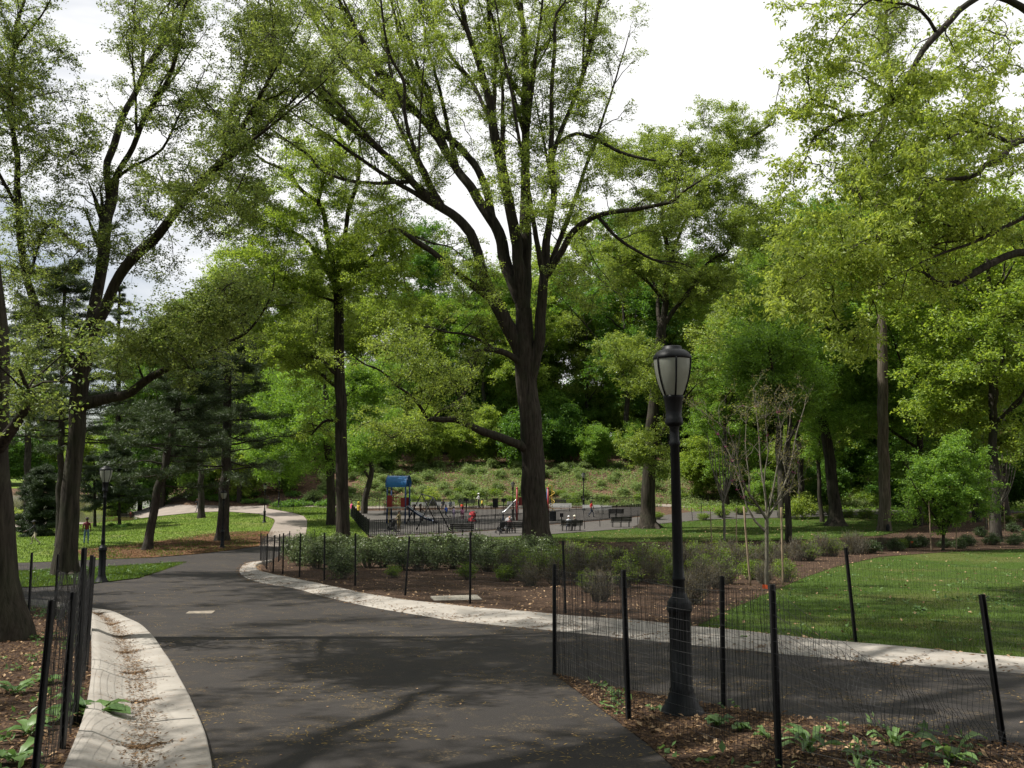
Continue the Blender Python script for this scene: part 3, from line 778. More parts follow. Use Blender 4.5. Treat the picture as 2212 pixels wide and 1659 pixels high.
def tree(name, label, cat, base, limbs, bark, leafm, group=None, roots=0, **kw):
    if roots:
        g = np.random.default_rng(kw.get('seed', 1)); r0 = limbs[0][1][1]; kw['zmin'] = 2.6
        for q in range(roots):
            a = 2 * PI * (q + g.uniform(-.3, .3)) / roots; l_ = r0 * g.uniform(1.0, 1.9); t = np.linspace(0, 1, 8)
            x = base[0] + np.cos(a + t * g.normal(0, .3)) * (r0 * .5 + l_ * t); y = base[1] + np.sin(a + t * g.normal(0, .3)) * (r0 * .5 + l_ * t)
            z = ground(x, y) + .30 * r0 * (1 - t) ** 1.4 - .02 - .22 * r0 * t
            limbs = limbs + [(np.stack([x, y, z], 1), r0 * .27 * (1 - .75 * t))]
    o = thing(name, label, cat, base, group=group)
    W_, LL = grow(limbs, **kw)
    b = np.asarray(base)
    mk('trunk', W_[0] - b, [W_[1]], M[bark], o, smooth=True)
    if len(LL[0]): mk('crown', LL[0] - b, [LL[1]], M[leafm], o)
    return o
def flare(limb, base, k=1.35, lift=1.2):
    """root flare at the foot of a trunk"""
    P, r = limb; P = P.copy(); r = r.copy()
    h = P[:, 2] - base[2]
    r *= 1 + (k - 1) * np.exp(-np.clip(h, 0, None) / lift * 2.2)
    P = np.vstack([P[0] - np.array([0, 0, .5]), P]); r = np.concatenate([[r[0] * 1.12], r])
    return (P, r)

# --- the big oak in the middle
def oak():
    base = gp(1153, 1180); d0 = base[1]
    S = [('B', [(1198, 1694, 66), (1180, 1300, 56), (1160, 1000, 52), (1140, 800, 50), (1120, 600, 50), (1124, 470, 42), (1127, 380, 38)]),
         ('A', [(1567, 1737, 36), (1572, 1500, 32), (1580, 1200, 28), (1578, 900, 21), (1580, 600, 19), (1575, 300, 16), (1568, 150, 14), (1530, 0, 11), (1500, -160, 8), (1480, -330, 4)], 2),
         ('A', [(1555, 1727, 34), (1535, 1450, 28), (1490, 1150, 26), (1420, 800, 24), (1350, 450, 17), (1250, 150, 12), (1215, 0, 10), (1170, -200, 5)], -3),
         ('B', [(1100, 640, 40), (1000, 400, 33), (930, 265, 30), (870, 60, 25), (800, -80, 24), (640, -205, 20), (518, -317, 18), (408, -427, 16), (298, -527, 15), (158, -637, 14), (38, -767, 12), (-42, -897, 9), (-142, -1077, 7), (-212, -1197, 5), (-290, -1380, 3)], -5),
         ('A', [(945, 1022, 9), (850, 1015, 9), (700, 1010, 8.5), (560, 990, 8), (450, 940, 7), (380, 860, 6), (290, 800, 5), (180, 720, 4), (60, 650, 3), (0, 600, 2)], -2),
         ('B', [(1060, 350, 34), (1000, -10, 28), (920, -150, 26), (830, -310, 22), (700, -480, 19), (600, -630, 18), (510, -730, 16), (420, -810, 15), (320, -930, 12), (220, -1070, 10), (130, -1240, 8), (90, -1400, 6)], 4),
         ('A', [(1430, 1190, 22), (1330, 960, 18), (1230, 830, 17), (1110, 730, 15), (1000, 650, 14), (920, 590, 14), (800, 540, 13), (700, 470, 13), (600, 370, 11), (500, 250, 9), (420, 130, 7), (340, 0, 6), (270, -150, 4)], 5),
         ('A', [(985, 640, 14), (870, 470, 13), (760, 370, 12), (690, 250, 10), (620, 120, 8), (550, 0, 7), (500, -180, 4)], -4),
         ('A', [(1090, 700, 10), (1045, 500, 9), (990, 420, 8.5), (930, 320, 8), (880, 180, 7), (840, 0, 6), (820, -150, 4)], 3),
         ('A', [(1165, 1100, 13), (1060, 1000, 12), (990, 880, 10), (930, 720, 9.5), (908, 600, 8.5), (905, 450, 8), (835, 320, 7), (800, 170, 6), (780, 0, 5)], -4),
         ('B', [(1160, 900, 30), (1182, 700, 28), (1215, 450, 26), (1240, 230, 23), (1250, 60, 21), (1262, -60, 17), (1293, -227, 16), (1280, -427, 14), (1278, -627, 12), (1283, -877, 10), (1298, -1077, 9), (1300, -1240, 7), (1360, -1330, 5), (1400, -1500, 3)], -3),
         ('B', [(1245, 230, 18), (1290, 160, 17), (1338, 70, 16), (1388, -37, 16), (1488, -117, 14), (1588, -147, 12), (1760, -172, 11), (1870, -190, 9), (1950, -215, 8), (2010, -270, 6), (2110, -330, 4)], -6),
         ('A', [(1985, 1215, 9), (2080, 1310, 8), (2200, 1390, 7), (2300, 1440, 6), (2420, 1450, 4), (2500, 1480, 2)], -2),
         ('A', [(1712, 900, 11), (1760, 760, 11), (1830, 600, 11), (1880, 460, 11), (1930, 290, 12), (1962, 180, 11), (1975, 60, 10), (2000, -60, 8), (2030, -220, 5)], 3),
         ('A', [(1745, 800, 8), (1850, 742, 9), (1950, 762, 9), (2080, 832, 8), (2210, 872, 7), (2300, 888, 5)], -3),
         ('A', [(1575, 820, 14), (1620, 360, 11), (1690, 250, 9), (1730, 180, 7), (1760, 60, 5), (1790, -90, 3)], 3),
         ('A', [(1380, 700, 10), (1300, 480, 9), (1180, 330, 8), (1100, 200, 7), (1020, 60, 5), (960, -100, 4)], 5),
         ('A', [(1500, 560, 12), (1420, 330, 10), (1385, 180, 8), (1370, 0, 7), (1350, -160, 4)], -4),
         ('B', [(1090, 1190, 22), (1060, 1135, 21), (980, 1085, 20), (880, 1050, 18), (780, 1002, 16), (700, 990, 14), (620, 990, 12), (540, 1020, 10), (470, 1050, 9), (400, 1090, 8)], -9),
         ('B', [(590, 990, 9), (560, 930, 8), (500, 860, 7), (430, 810, 6), (330, 720, 5), (250, 690, 4), (180, 640, 3)], -3),
         ('B', [(640, 985, 6), (680, 940, 5), (760, 900, 5), (830, 780, 4), (870, 700, 3)], 2),
         ('B', [(1080, 740, 18), (1040, 655, 16), (980, 608, 14), (890, 607, 11), (830, 660, 9), (825, 760, 8), (790, 870, 6), (770, 930, 3)], -5),
         ('B', [(960, 600, 8), (900, 560, 7), (800, 520, 6), (700, 510, 5), (600, 480, 4), (500, 500, 3)], -3),
         ('B', [(960, 300, 20), (820, 222, 17), (700, 132, 15), (600, 50, 14), (512, -12, 13), (420, -60, 6), (330, -30, 3)], -4)]
    lb = [(P, r * 1.16) for P, r in px_limbs(S, d0, 11)]
    lb = forks(lb, 12, [3, 5, 6, 7, 8, 9, 10, 1, 2, 13, 15, 16, 17, 5, 6, 3], 3)
    lb[0] = flare(lb[0], base, 1.3)
    blobs = [(640, 150, 130, 170, -4, 5, 44), (820, 120, 150, 170, 3, 6, 60), (1000, 110, 140, 190, 0, 7, 60), (1150, 150, 130, 210, 1, 7, 66), (1230, 230, 90, 160, -2, 5, 40), (1270, 60, 70, 90, 3, 4, 12),
             (950, 330, 130, 120, 4, 5, 26), (1130, 400, 110, 110, -4, 5, 34), (1250, 420, 110, 100, -5, 5, 28), (800, 420, 110, 110, -4, 5, 14), (700, 320, 100, 80, -2, 4, 14),
             (1430, 450, 130, 50, -3, 3, 16), (840, 760, 120, 90, -10, 4, 22), (930, 830, 90, 60, -8, 4, 20), (1000, 620, 90, 110, -5, 4, 24), (1260, 640, 90, 90, -3, 4, 20), (800, 930, 120, 40, -10, 3, 14)]
    tree('oak_tree', 'massive dark-trunked oak at the centre, fanning into many rising limbs', 'tree', base, lb, 'bark_oak', 'leaf_oak', seed=21, roots=7,
         n1=560, l1=(.9, 2.8), rmax=.17, n2=7, l2=(.4, 1.2), k=12, leaf=(.135, .085), spread=.15, attract=blob_pts(blobs, d0, 5), sides=20)
oak()

def left_oak():
    base = gp(146, 1243); d0 = base[1]
    S = [('D', [(455, 2500, 80), (468, 2200, 66), (492, 1900, 58), (517, 1659, 56), (542, 1350, 56), (552, 1180, 58), (565, 1080, 56)]),
         ('D', [(565, 1090, 56), (600, 900, 50), (670, 750, 46), (730, 650, 40), (820, 460, 35), (930, 300, 37), (1060, 190, 34), (1200, 0, 30), (1290, -105, 30), (1380, -205, 27), (1470, -315, 24), (1560, -395, 21), (1640, -515, 18), (1690, -625, 17), (1760, -745, 15), (1830, -875, 11), (1880, -1005, 9), (1882, -1145, 7), (1890, -1275, 6), (1865, -1475, 5), (1850, -1650, 3)], -4),
         ('C', [(1472, 1122, 12), (1530, 1000, 12), (1580, 850, 12), (1640, 680, 11), (1690, 500, 10), (1730, 350, 9), (1760, 200, 7), (1790, 0, 5), (1810, -150, 3)], 3),
         ('D', [(610, 860, 44), (650, 600, 40), (690, 400, 38), (720, 150, 42), (745, 0, 40), (770, -75, 38), (780, -225, 30)], 3),
         ('C', [(712, 1450, 20), (712, 1300, 22), (740, 1130, 25), (800, 950, 25), (860, 780, 23), (930, 650, 21), (1010, 480, 18), (1080, 370, 15), (1150, 260, 12), (1200, 100, 9), (1240, 0, 8), (1270, -180, 4)], 3),
         ('C', [(785, 1290, 24), (840, 1190, 20), (910, 1060, 19), (970, 900, 18), (1010, 800, 18), (1090, 680, 17), (1170, 530, 15), (1220, 370, 14), (1240, 250, 12), (1260, 100, 10), (1290, 0, 8), (1330, -170, 4)], -3),
         ('C', [(985, 560, 15), (990, 420, 14), (1000, 310, 11), (1060, 190, 9), (1120, 80, 7), (1190, 0, 5), (1240, -90, 3)], 2),
         ('C', [(1010, 300, 8), (950, 200, 8), (930, 120, 6), (935, 0, 4)], -1),
         ('C', [(840, 1240, 12), (920, 1160, 11), (1050, 1090, 10), (1130, 1020, 9), (1180, 920, 8), (1250, 770, 7), (1330, 660, 5), (1420, 490, 3)], -3),
         ('D', [(545, 1120, 38), (440, 980, 33), (330, 800, 32), (230, 600, 28), (170, 400, 25), (140, 200, 25), (130, 0, 24), (120, -175, 20), (120, -375, 19), (90, -575, 17), (60, -775, 14), (62, -915, 15), (100, -1125, 14), (120, -1325, 11), (170, -1475, 9), (200, -1650, 4)], 2),
         ('C', [(110, 360, 9), (200, 230, 9), (280, 130, 7), (350, 0, 5), (400, -100, 3)], -2),
         ('C', [(60, 700, 9), (180, 705, 7), (260, 660, 5), (400, 640, 3)], -2), ('C', [(100, 900, 8), (220, 910, 6), (330, 970, 3)], -2),
         ('D', [(580, 1330, 52), (640, 1310, 46), (740, 1275, 38), (860, 1248, 32), (960, 1190, 29), (1050, 1130, 26), (1150, 1070, 22), (1280, 1010, 18), (1430, 960, 15), (1560, 900, 13), (1680, 840, 11), (1780, 740, 8), (1840, 640, 7), (1880, 550, 5), (1900, 430, 3)], -5),
         ('D', [(1010, 1150, 8), (960, 1040, 7), (940, 940, 5), (930, 830, 3)], -1),
         ('D', [(200, 500, 8), (330, 80, 9), (480, 190, 7), (560, 250, 4)], -2),
         ('C', [(1280, 1370, 9), (1180, 1330, 7), (1120, 1240, 5), (1080, 1150, 3)], 2), ('C', [(1780, 715, 9), (1890, 680, 7), (1990, 620, 5), (2080, 560, 3)], -1)]
    lb = px_limbs(S, d0, 4)
    lb = forks(lb, 13, [1, 2, 3, 4, 5, 9], 3, .2, .03, .4)
    lb[0] = flare(lb[0], base, 1.25)
    blobs = [(70, 140, 90, 110, 2, 3, 40), (80, 330, 100, 90, 0, 3, 36), (200, 300, 80, 90, 0, 3, 22), (340, 60, 110, 80, 0, 3, 26), (400, 220, 100, 90, 2, 3, 30), (470, 330, 90, 80, -3, 3, 26), (300, 420, 90, 70, -1, 3, 20),
             (420, 430, 80, 70, -3, 3, 22), (90, 480, 110, 70, 1, 3, 30), (240, 540, 70, 60, 0, 2, 16), (80, 620, 110, 70, 0, 3, 34), (100, 740, 100, 60, 0, 3, 26), (470, 480, 80, 60, -3, 3, 26), (540, 400, 60, 80, -3, 3, 22), (560, 130, 70, 110, -3, 3, 30), (540, 270, 60, 90, -2, 3, 16),
             (330, 740, 90, 60, -4, 2.5, 46), (430, 690, 90, 60, -5, 2.5, 50), (510, 640, 70, 50, -6, 2.5, 34), (250, 790, 60, 50, -2, 2, 20), (400, 800, 40, 40, -4, 2, 10), (60, 830, 70, 60, 1, 2, 14), (330, 560, 60, 50, -1, 2, 12)]
    gg = np.random.default_rng(49); hi2 = []
    for c in [(-20, 33, 24), (-15, 31, 22.5), (-22, 38, 26), (-14, 36, 25), (-25, 34, 24.5), (-18, 40, 27.5), (-12, 33, 23.5), (-19, 30, 22), (-10, 38, 27), (-24, 29, 22), (-22, 27, 20.5), (-20, 25, 19), (-24, 31, 21.5), (-17, 28, 20.5), (-15, 34, 24)]:
        hi2.append(np.array(c) + gg.normal(size=(20, 3)) * np.array([1.3, 1.3, .7]))
    hi2 = np.concatenate(hi2); hi2 = hi2[hi2[:, 2] > 2.2 + .58 * hi2[:, 1]]
    tree('oak_tree', 'dark forked oak on the grass wedge, one low limb reaching out over the path', 'tree', base, lb, 'bark_oak', 'leaf_left', seed=31, roots=7,
         n1=420, l1=(.6, 1.9), rmax=.11, n2=6, l2=(.3, .9), k=12, leaf=(.098, .062), spread=.095, attract=np.concatenate([blob_pts(blobs, d0, 6), hi2]), sides=16, thick=.018)
left_oak()

def slim_tree():
    base = gp(741, 1172); d0 = base[1]
    S = [('B', [(128, 1672, 38), (124, 1400, 34), (118, 1000, 31), (105, 600, 28), (95, 300, 26), (97, 240, 25), (98, 150, 22)]),
         ('A', [(530, 1560, 18), (510, 1450, 15), (490, 1350, 14), (460, 1180, 13), (420, 1110, 12), (330, 1040, 11), (270, 950, 9), (150, 900, 7), (60, 830, 5), (0, 780, 4), (-80, 740, 3)], -2),
         ('A', [(545, 1560, 18), (560, 1420, 14), (580, 1300, 13), (610, 1130, 12), (650, 1000, 12), (655, 900, 11), (600, 820, 9), (540, 740, 8), (510, 600, 6), (510, 450, 5), (515, 300, 3)], 3),
         ('A', [(655, 900, 8), (665, 820, 6), (660, 760, 5), (700, 560, 4), (720, 380, 3)], 2),
         ('A', [(480, 1050, 9), (500, 930, 8), (570, 870, 7), (640, 760, 5), (760, 690, 3)], -2),
         ('A', [(550, 1530, 11), (650, 1480, 9.5), (740, 1410, 9), (830, 1330, 9), (950, 1305, 8), (1060, 1345, 6), (1170, 1370, 4), (1300, 1480, 3)], -4),
         ('B', [(110, 250, 9), (180, 185, 8), (250, 155, 7), (330, 135, 7), (430, 128, 6), (465, 170, 5), (470, 240, 3)], -3),
         ('A', [(525, 1600, 15), (440, 1440, 13), (360, 1320, 10), (260, 1270, 9), (170, 1240, 7), (40, 1190, 5), (-60, 1150, 3)], -2),
         ('B', [(98, 760, 13), (50, 720, 11), (10, 668, 10), (-60, 640, 9), (-180, 640, 7), (-290, 650, 4)], -2),
         ('B', [(105, 820, 11), (40, 770, 9), (0, 740, 8), (-70, 720, 5), (-140, 680, 3)], 2),
         ('B', [(110, 1000, 10), (40, 990, 8), (0, 1020, 7), (-50, 1080, 4)], 2),
         ('B', [(92, 360, 9), (0, 320, 7), (-90, 290, 6), (-200, 300, 4), (-290, 340, 2)], -2), ('B', [(108, 300, 9), (160, 230, 7), (200, 100, 5), (240, -20, 3)], 3)]
    lb = px_limbs(S, d0, 9); lb[0] = flare(lb[0], base, 1.2)
    blobs = [(650, 360, 70, 60, 0, 4, 24), (740, 420, 60, 60, 2, 4, 20), (830, 430, 60, 50, 0, 4, 18), (480, 590, 60, 40, -1, 4, 22), (810, 490, 60, 50, -3, 4, 22), (860, 540, 50, 40, -3, 3, 16), (560, 430, 60, 50, -2, 4, 20), (530, 540, 60, 60, -2, 4, 30), (600, 480, 80, 60, -2, 4, 34), (680, 440, 80, 70, 0, 4, 36), (740, 540, 80, 60, -1, 4, 34), (620, 560, 80, 50, -2, 4, 40), (560, 630, 80, 60, -1, 4, 46), (640, 640, 70, 50, 0, 4, 34), (700, 340, 80, 60, 1, 4, 20), (800, 580, 80, 50, -3, 4, 34),
             (600, 740, 90, 50, -2, 4, 44), (680, 800, 60, 60, 1, 3, 26), (860, 640, 60, 50, -3, 4, 16), (800, 690, 60, 50, -2, 4, 16)]
    tree('slender_tree', 'straight slender dark trunk between the playground and the path, arching branches', 'tree', base, lb, 'bark_oak', 'leaf_lime', seed=41,
         n1=170, l1=(.8, 2.2), rmax=.12, n2=7, l2=(.4, 1.1), k=13, leaf=(.145, .09), spread=.14, attract=blob_pts(blobs, d0, 8))
slim_tree()

def mid_tree():
    base = gp(1405, 1141); d0 = base[1]
    S = [('B', [(1815, 1594, 42), (1818, 1300, 36), (1835, 1050, 33), (1850, 850, 30), (1872, 650, 31), (1890, 500, 26), (1900, 430, 22)]),
         ('B', [(1888, 500, 15), (1872, 400, 12), (1865, 280, 9), (1800, 150, 6), (1780, 0, 4)], 4),
         ('B', [(1898, 440, 18), (1912, 300, 17), (1925, 150, 14), (1915, 20, 12), (1890, -130, 10), (1950, -260, 8), (1970, -420, 6), (2040, -560, 4)], -2),
         ('B', [(1895, 490, 15), (1960, 390, 12), (2010, 320, 12), (2060, 260, 10), (2110, 170, 9), (2180, 100, 7), (2260, 60, 5), (2300, -80, 3)], -4),
         ('B', [(1905, 340, 10), (1830, 250, 9), (1720, 160, 8), (1650, 110, 5), (1560, 60, 3)], -4),
         ('B', [(1925, 120, 9), (2040, -150, 9), (2140, -330, 9), (2258, -495, 9), (2340, -545, 8), (2420, -590, 7), (2500, -640, 4)], 4),
         ('B', [(2010, 315, 8), (2080, 310, 7), (2180, 270, 5), (2260, 290, 3)], 2),
         ('B', [(1850, 820, 12), (1790, 650, 9), (1740, 690, 7), (1700, 760, 4)], -3),
         ('B', [(1835, 1100, 12), (1880, 1120, 9), (1900, 1060, 8), (2000, 900, 6), (2080, 800, 3)], -3)]
    lb = px_limbs(S, d0, 14); lb[0] = flare(lb[0], base, 1.5, 1.0)
    blobs = [(1400, 330, 110, 60, 0, 6, 54), (1520, 380, 100, 80, 0, 6, 60), (1590, 310, 60, 60, 3, 4, 30), (1330, 350, 70, 50, 0, 5, 26), (1450, 460, 120, 70, 0, 6, 64), (1570, 470, 90, 70, 0, 6, 44), (1380, 560, 90, 70, -2, 5, 44), (1500, 600, 90, 70, -2, 5, 44),
             (1560, 250, 60, 40, 2, 3, 16), (1350, 760, 80, 40, -4, 4, 22), (1390, 820, 50, 50, -6, 3, 16), (1370, 960, 40, 40, -4, 2, 16), (1430, 1000, 40, 30, -3, 2, 8)]
    tree('broadleaf_tree', 'thick leaning trunk right behind the near lamp post, crown against the white sky', 'tree', base, lb, 'bark_oak', 'leaf_oak', seed=51, roots=6,
         n1=110, l1=(.8, 2.4), rmax=.14, n2=8, l2=(.4, 1.3), k=14, leaf=(.18, .11), spread=.17, attract=blob_pts(blobs, d0, 12))
mid_tree()

def hickory():
    base = gp(2480, 1225); base = np.array((22.5, 31.0, float(ground(22.5, 31.0)))); d0 = 31.
    ux = lambda x: 1106 + x / d0 * FPX
    bx = (ux(22.5) - 1520.7) / .3125
    S = [('E', [(bx, 3960, 80), (bx - 20, 3000, 66), (bx - 60, 2100, 58), (bx - 120, 1300, 50), (bx - 200, 600, 42), (bx - 300, -200, 32), (bx - 350, -900, 20)]),
         ('E', [(bx - 180, 700, 30), (2300, 120, 26), (1980, -30, 22), (1800, 45, 22), (1700, 150, 23), (1600, 250, 23), (1500, 370, 21), (1430, 500, 20), (1390, 580, 19), (1340, 650, 19), (1290, 710, 17), (1180, 770, 14), (1080, 795, 12), (970, 797, 11), (920, 850, 10), (830, 890, 9), (760, 950, 8), (720, 1040, 6), (690, 1130, 5), (620, 1220, 3)], -3),
         ('E', [(1615, 195, 13), (1540, 80, 12), (1440, 20, 11), (1270, 15, 9), (1150, 0, 8), (1060, 80, 7), (940, 200, 6), (880, 320, 5), (840, 410, 3)], -2),
         ('E', [(970, 797, 8), (850, 735, 7), (740, 690, 6), (720, 580, 5), (725, 480, 3)], -1),
         ('E', [(1290, 690, 9), (1230, 610, 8), (1130, 560, 6), (1050, 500, 4)], -2),
         ('F', [(bx - 60, 600, 34), (2420, 330, 30), (2200, 270, 28), (2000, 340, 26), (1850, 430, 27), (1730, 490, 26), (1640, 490, 23), (1570, 440, 14), (1500, 400, 8), (1380, 400, 5), (1230, 500, 3)], -3),
         ('F', [(bx - 110, -100, 24), (2380, -20, 20), (2180, 40, 17), (1990, 140, 14), (1850, 205, 11), (1700, 255, 9), (1520, 330, 7), (1400, 400, 4)], -4),
         ('E', [(bx - 90, 1500, 30), (2420, 1000, 28), (2212, 965, 27), (2110, 1010, 27), (2040, 1110, 23), (1940, 1140, 21), (1900, 1195, 19), (1800, 1230, 15), (1620, 1250, 10), (1520, 1320, 8), (1480, 1390, 5)], -5),
         ('E', [(2110, 1005, 14), (1960, 925, 12), (1800, 910, 8), (1680, 960, 5)], -2),
         ('F', [(1950, 160, 8), (1700, 190, 7), (1400, 270, 5), (1000, 260, 4), (700, 430, 3), (500, 600, 2)], -4),
         ('F', [(1850, 205, 8), (1600, 60, 7), (1300, 120, 6), (1050, 220, 5), (850, 380, 3)], -3)]
    lb = px_limbs(S, d0, 24); lb[0] = flare(lb[0], base, 1.3)
    blobs = [(1780, 250, 80, 60, -4, 2.5, 46), (1900, 220, 90, 60, -4, 2.5, 50), (2030, 200, 90, 70, -3, 3, 50), (2150, 120, 80, 110, -1, 3, 50), (1760, 150, 60, 40, -4, 2, 16), (1990, 330, 120, 60, -5, 3, 70), (2140, 330, 90, 80, -3, 3, 60),
             (1850, 390, 90, 50, -6, 2.5, 50), (1990, 440, 110, 50, -6, 2.5, 64), (2130, 480, 90, 60, -4, 2.5, 50), (1790, 520, 90, 50, -7, 2, 54), (1900, 550, 90, 50, -7, 2, 54), (1720, 620, 50, 50, -7, 2, 26), (1840, 740, 50, 26, -7, 1.5, 26), (1820, 650, 60, 40, -7, 2, 20), (2020, 590, 60, 40, -6, 2, 18), (1700, 250, 50, 60, -6, 2, 16), (1790, 15, 40, 20, -6, 1, 6), (1710, 10, 40, 16, -6, 1, 8), (1960, 640, 40, 30, -6, 1.5, 10)]
    tree('hickory_tree', 'large yellow-green hickory leaning its dark limbs in from the right edge', 'tree', base, lb, 'bark_oak', 'leaf_yellow', seed=61,
         n1=130, l1=(.6, 1.8), rmax=.10, n2=6, l2=(.3, .9), k=8, leaf=(.17, .068), spread=.09, droop=.75, attract=blob_pts([(a, b, c * 1.3, d * 1.25, e + 3.5, f * 1.6, int(n * (.28 if b < 300 and a < 2000 else .55))) for a, b, c, d, e, f, n in blobs], d0, 17), sides=12, thick=.014, flat=.4)
hickory()

def tulip():
    base = gp(1910, 1147); d0 = base[1]
    S = [('F', [(1246, 2200, 42), (1245, 1900, 37), (1243, 1659, 36), (1240, 1400, 35), (1235, 1000, 33), (1230, 700, 30), (1225, 500, 27), (1222, 300, 25), (1215, 100, 23), (1200, -60, 22)]),
         ('E', [(1200, 1415, 22), (1215, 1230, 20), (1160, 1060, 19), (1195, 950, 17), (1260, 780, 14), (1290, 640, 17), (1278, 420, 11), (1258, 250, 10), (1255, 100, 8), (1250, -40, 6), (1240, -200, 4)], 2),
         ('E', [(1215, 1190, 13), (1310, 1100, 11), (1400, 900, 8), (1480, 760, 6), (1560, 500, 3)], 3), ('E', [(1270, 380, 7), (1200, 270, 6), (1110, 220, 5), (1060, 160, 3)], -2), ('E', [(1262, 260, 6), (1330, 235, 4), (1400, 200, 3)], 2),
         ('E', [(1285, 540, 9), (1150, 460, 7), (1020, 420, 5), (900, 470, 3)], -2), ('E', [(1255, 140, 6), (1180, 100, 4), (1100, 60, 3)], -2), ('E', [(1250, 120, 5), (1330, 60, 4), (1420, 80, 2)], 2)]
    lb = px_limbs(S, d0, 33); lb[0] = flare(lb[0], base, 1.25, .8)
    blobs = [(1800, 160, 60, 60, 0, 4, 26), (1900, 120, 60, 60, 0, 4, 16), (1860, 320, 100, 60, 2, 4, 34), (1960, 330, 80, 70, 3, 4, 30), (1900, 450, 100, 60, 2, 4, 34), (1950, 200, 60, 70, 2, 3, 20)]
    o = tree('tulip_tree', 'tall straight tree with pale ridged bark and a hollow at its foot, bare-twigged top', 'tree', base, lb, 'bark_light', 'leaf_oak', seed=71,
             n1=150, l1=(.8, 2.2), rmax=.14, n2=6, l2=(.4, 1.1), k=4, leaf=(.22, .14), spread=.2, attract=blob_pts(blobs, d0, 18), sides=18)
    b = MB(); b.sphere((0, 0, 0), (.17, .10, .30)); b.V[0] += np.array((.02, -.72, .32))  # solid black ellipsoid on the bark; the hollow's inner shade as colour
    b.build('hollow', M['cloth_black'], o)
tulip()

def simple_traced(name, label, base_px, S, seed, blobs, bark, leafm, fl=1.3, **kw):
    base = gp(*base_px); d0 = base[1]
    lb = px_limbs(S, d0, seed); lb[0] = flare(lb[0], base, fl, .9)
    a = dict(n1=60, l1=(.8, 2.2), rmax=.14, n2=7, l2=(.4, 1.2), k=12, leaf=(.175, .115), spread=.2); a.update(kw)
    return tree(name, label, 'tree', base, lb, bark, leafm, seed=seed + 100, attract=blob_pts(blobs, d0, seed + 3), **a)
simple_traced('broadleaf_tree', 'dark trunk leaning left, widely flared at its foot on the middle lawn', (1806, 1136), [
    ('d', [(1806, 1136, 15), (1800, 1060, 12), (1788, 960, 11), (1778, 910, 10.5), (1773, 870, 10)]),
    ('d', [(1773, 872, 7), (1755, 800, 6), (1750, 740, 5.5), (1760, 690, 4), (1750, 600, 2)], 3), ('d', [(1776, 900, 6), (1745, 860, 4.5), (1730, 800, 4), (1690, 740, 3), (1670, 690, 2)], -4), ('d', [(1773, 880, 6), (1800, 800, 5), (1830, 700, 3), (1850, 620, 2)], 3)], 81,
    [(1740, 640, 100, 80, 0, 5, 60), (1680, 730, 80, 70, -2, 4, 46), (1800, 760, 90, 80, -1, 5, 60), (1850, 660, 80, 70, 2, 5, 40), (1640, 620, 80, 90, 2, 4, 40), (1760, 880, 80, 60, -2, 4, 30), (1840, 900, 60, 60, -2, 4, 26)], 'bark_oak', 'leaf_maple', 1.8)
simple_traced('broadleaf_tree', 'thin straight dark trunk just right of the staked redbud', (1704, 1172), [
    ('d', [(1704, 1172, 7.5), (1702, 1090, 6.5), (1700, 1000, 6), (1706, 900, 5), (1715, 820, 4), (1712, 740, 2.5)]), ('d', [(1706, 900, 4), (1680, 830, 3), (1660, 760, 2)], -3), ('d', [(1703, 960, 4), (1740, 880, 3), (1760, 820, 2)], 3)], 83,
    [(1700, 760, 90, 70, 0, 4, 50), (1640, 820, 70, 60, 0, 4, 40), (1600, 760, 60, 70, 1, 4, 30), (1740, 850, 70, 50, 0, 3, 26)], 'bark_oak', 'leaf_maple', 1.1)
simple_traced('broadleaf_tree', 'black slim sapling trunk immediately left of the flared leaning tree', (1776, 1128), [
    ('d', [(1776, 1128, 5), (1772, 1060, 4.2), (1768, 1000, 4), (1772, 930, 3), (1770, 860, 2)])], 85, [(1775, 950, 60, 50, 0, 3, 30)], 'bark_oak', 'leaf_maple', 1.1, n1=20)
simple_traced('broadleaf_tree', 'dark tree leaning left at the far right by the rear path', (2170, 1118), [
    ('F', [(2080, 2105, 30), (2065, 1800, 30), (2030, 1600, 32), (2000, 1400, 32), (1950, 1150, 31), (1900, 950, 29), (1860, 800, 25), (1840, 600, 22), (1822, 500, 20), (1760, 250, 18), (1700, 0, 15), (1680, -90, 14), (1650, -250, 8)]),
    ('F', [(1840, 620, 13), (1900, 400, 11), (2000, 250, 9), (2060, 60, 5)], 3), ('F', [(1760, 250, 11), (1660, 80, 9), (1560, -40, 6)], -3), ('F', [(1860, 800, 12), (1780, 650, 9), (1700, 560, 6), (1600, 540, 3)], -4)], 87,
    [(2060, 640, 90, 60, -3, 5, 50), (2120, 540, 90, 70, 2, 5, 46), (2030, 480, 80, 70, 0, 5, 40), (2080, 760, 70, 60, -4, 4, 46), (2160, 820, 60, 60, -2, 4, 26), (2000, 700, 60, 60, -3, 4, 26), (2040, 350, 80, 70, 0, 4, 30), (2000, 1000, 90, 60, 2, 5, 44), (2130, 950, 70, 60, 1, 5, 36)], 'bark_oak', 'leaf_deep')
simple_traced('broadleaf_tree', 'grey double-forked trunk at the right edge behind the leaning dark tree', (2168, 1108), [
    ('F', [(2060, 2075, 24), (2055, 1700, 24), (2060, 1370, 23), (2090, 1150, 22), (2130, 950, 22), (2165, 720, 18)]), ('F', [(2160, 740, 13), (2110, 600, 11), (2080, 470, 9), (2000, 390, 6)], 3), ('F', [(2165, 730, 13), (2212, 620, 11), (2300, 480, 7)], -3)], 89,
    [(2170, 660, 70, 60, 0, 4, 24), (2200, 560, 60, 70, 0, 4, 30)], 'bark_light', 'leaf_oak')
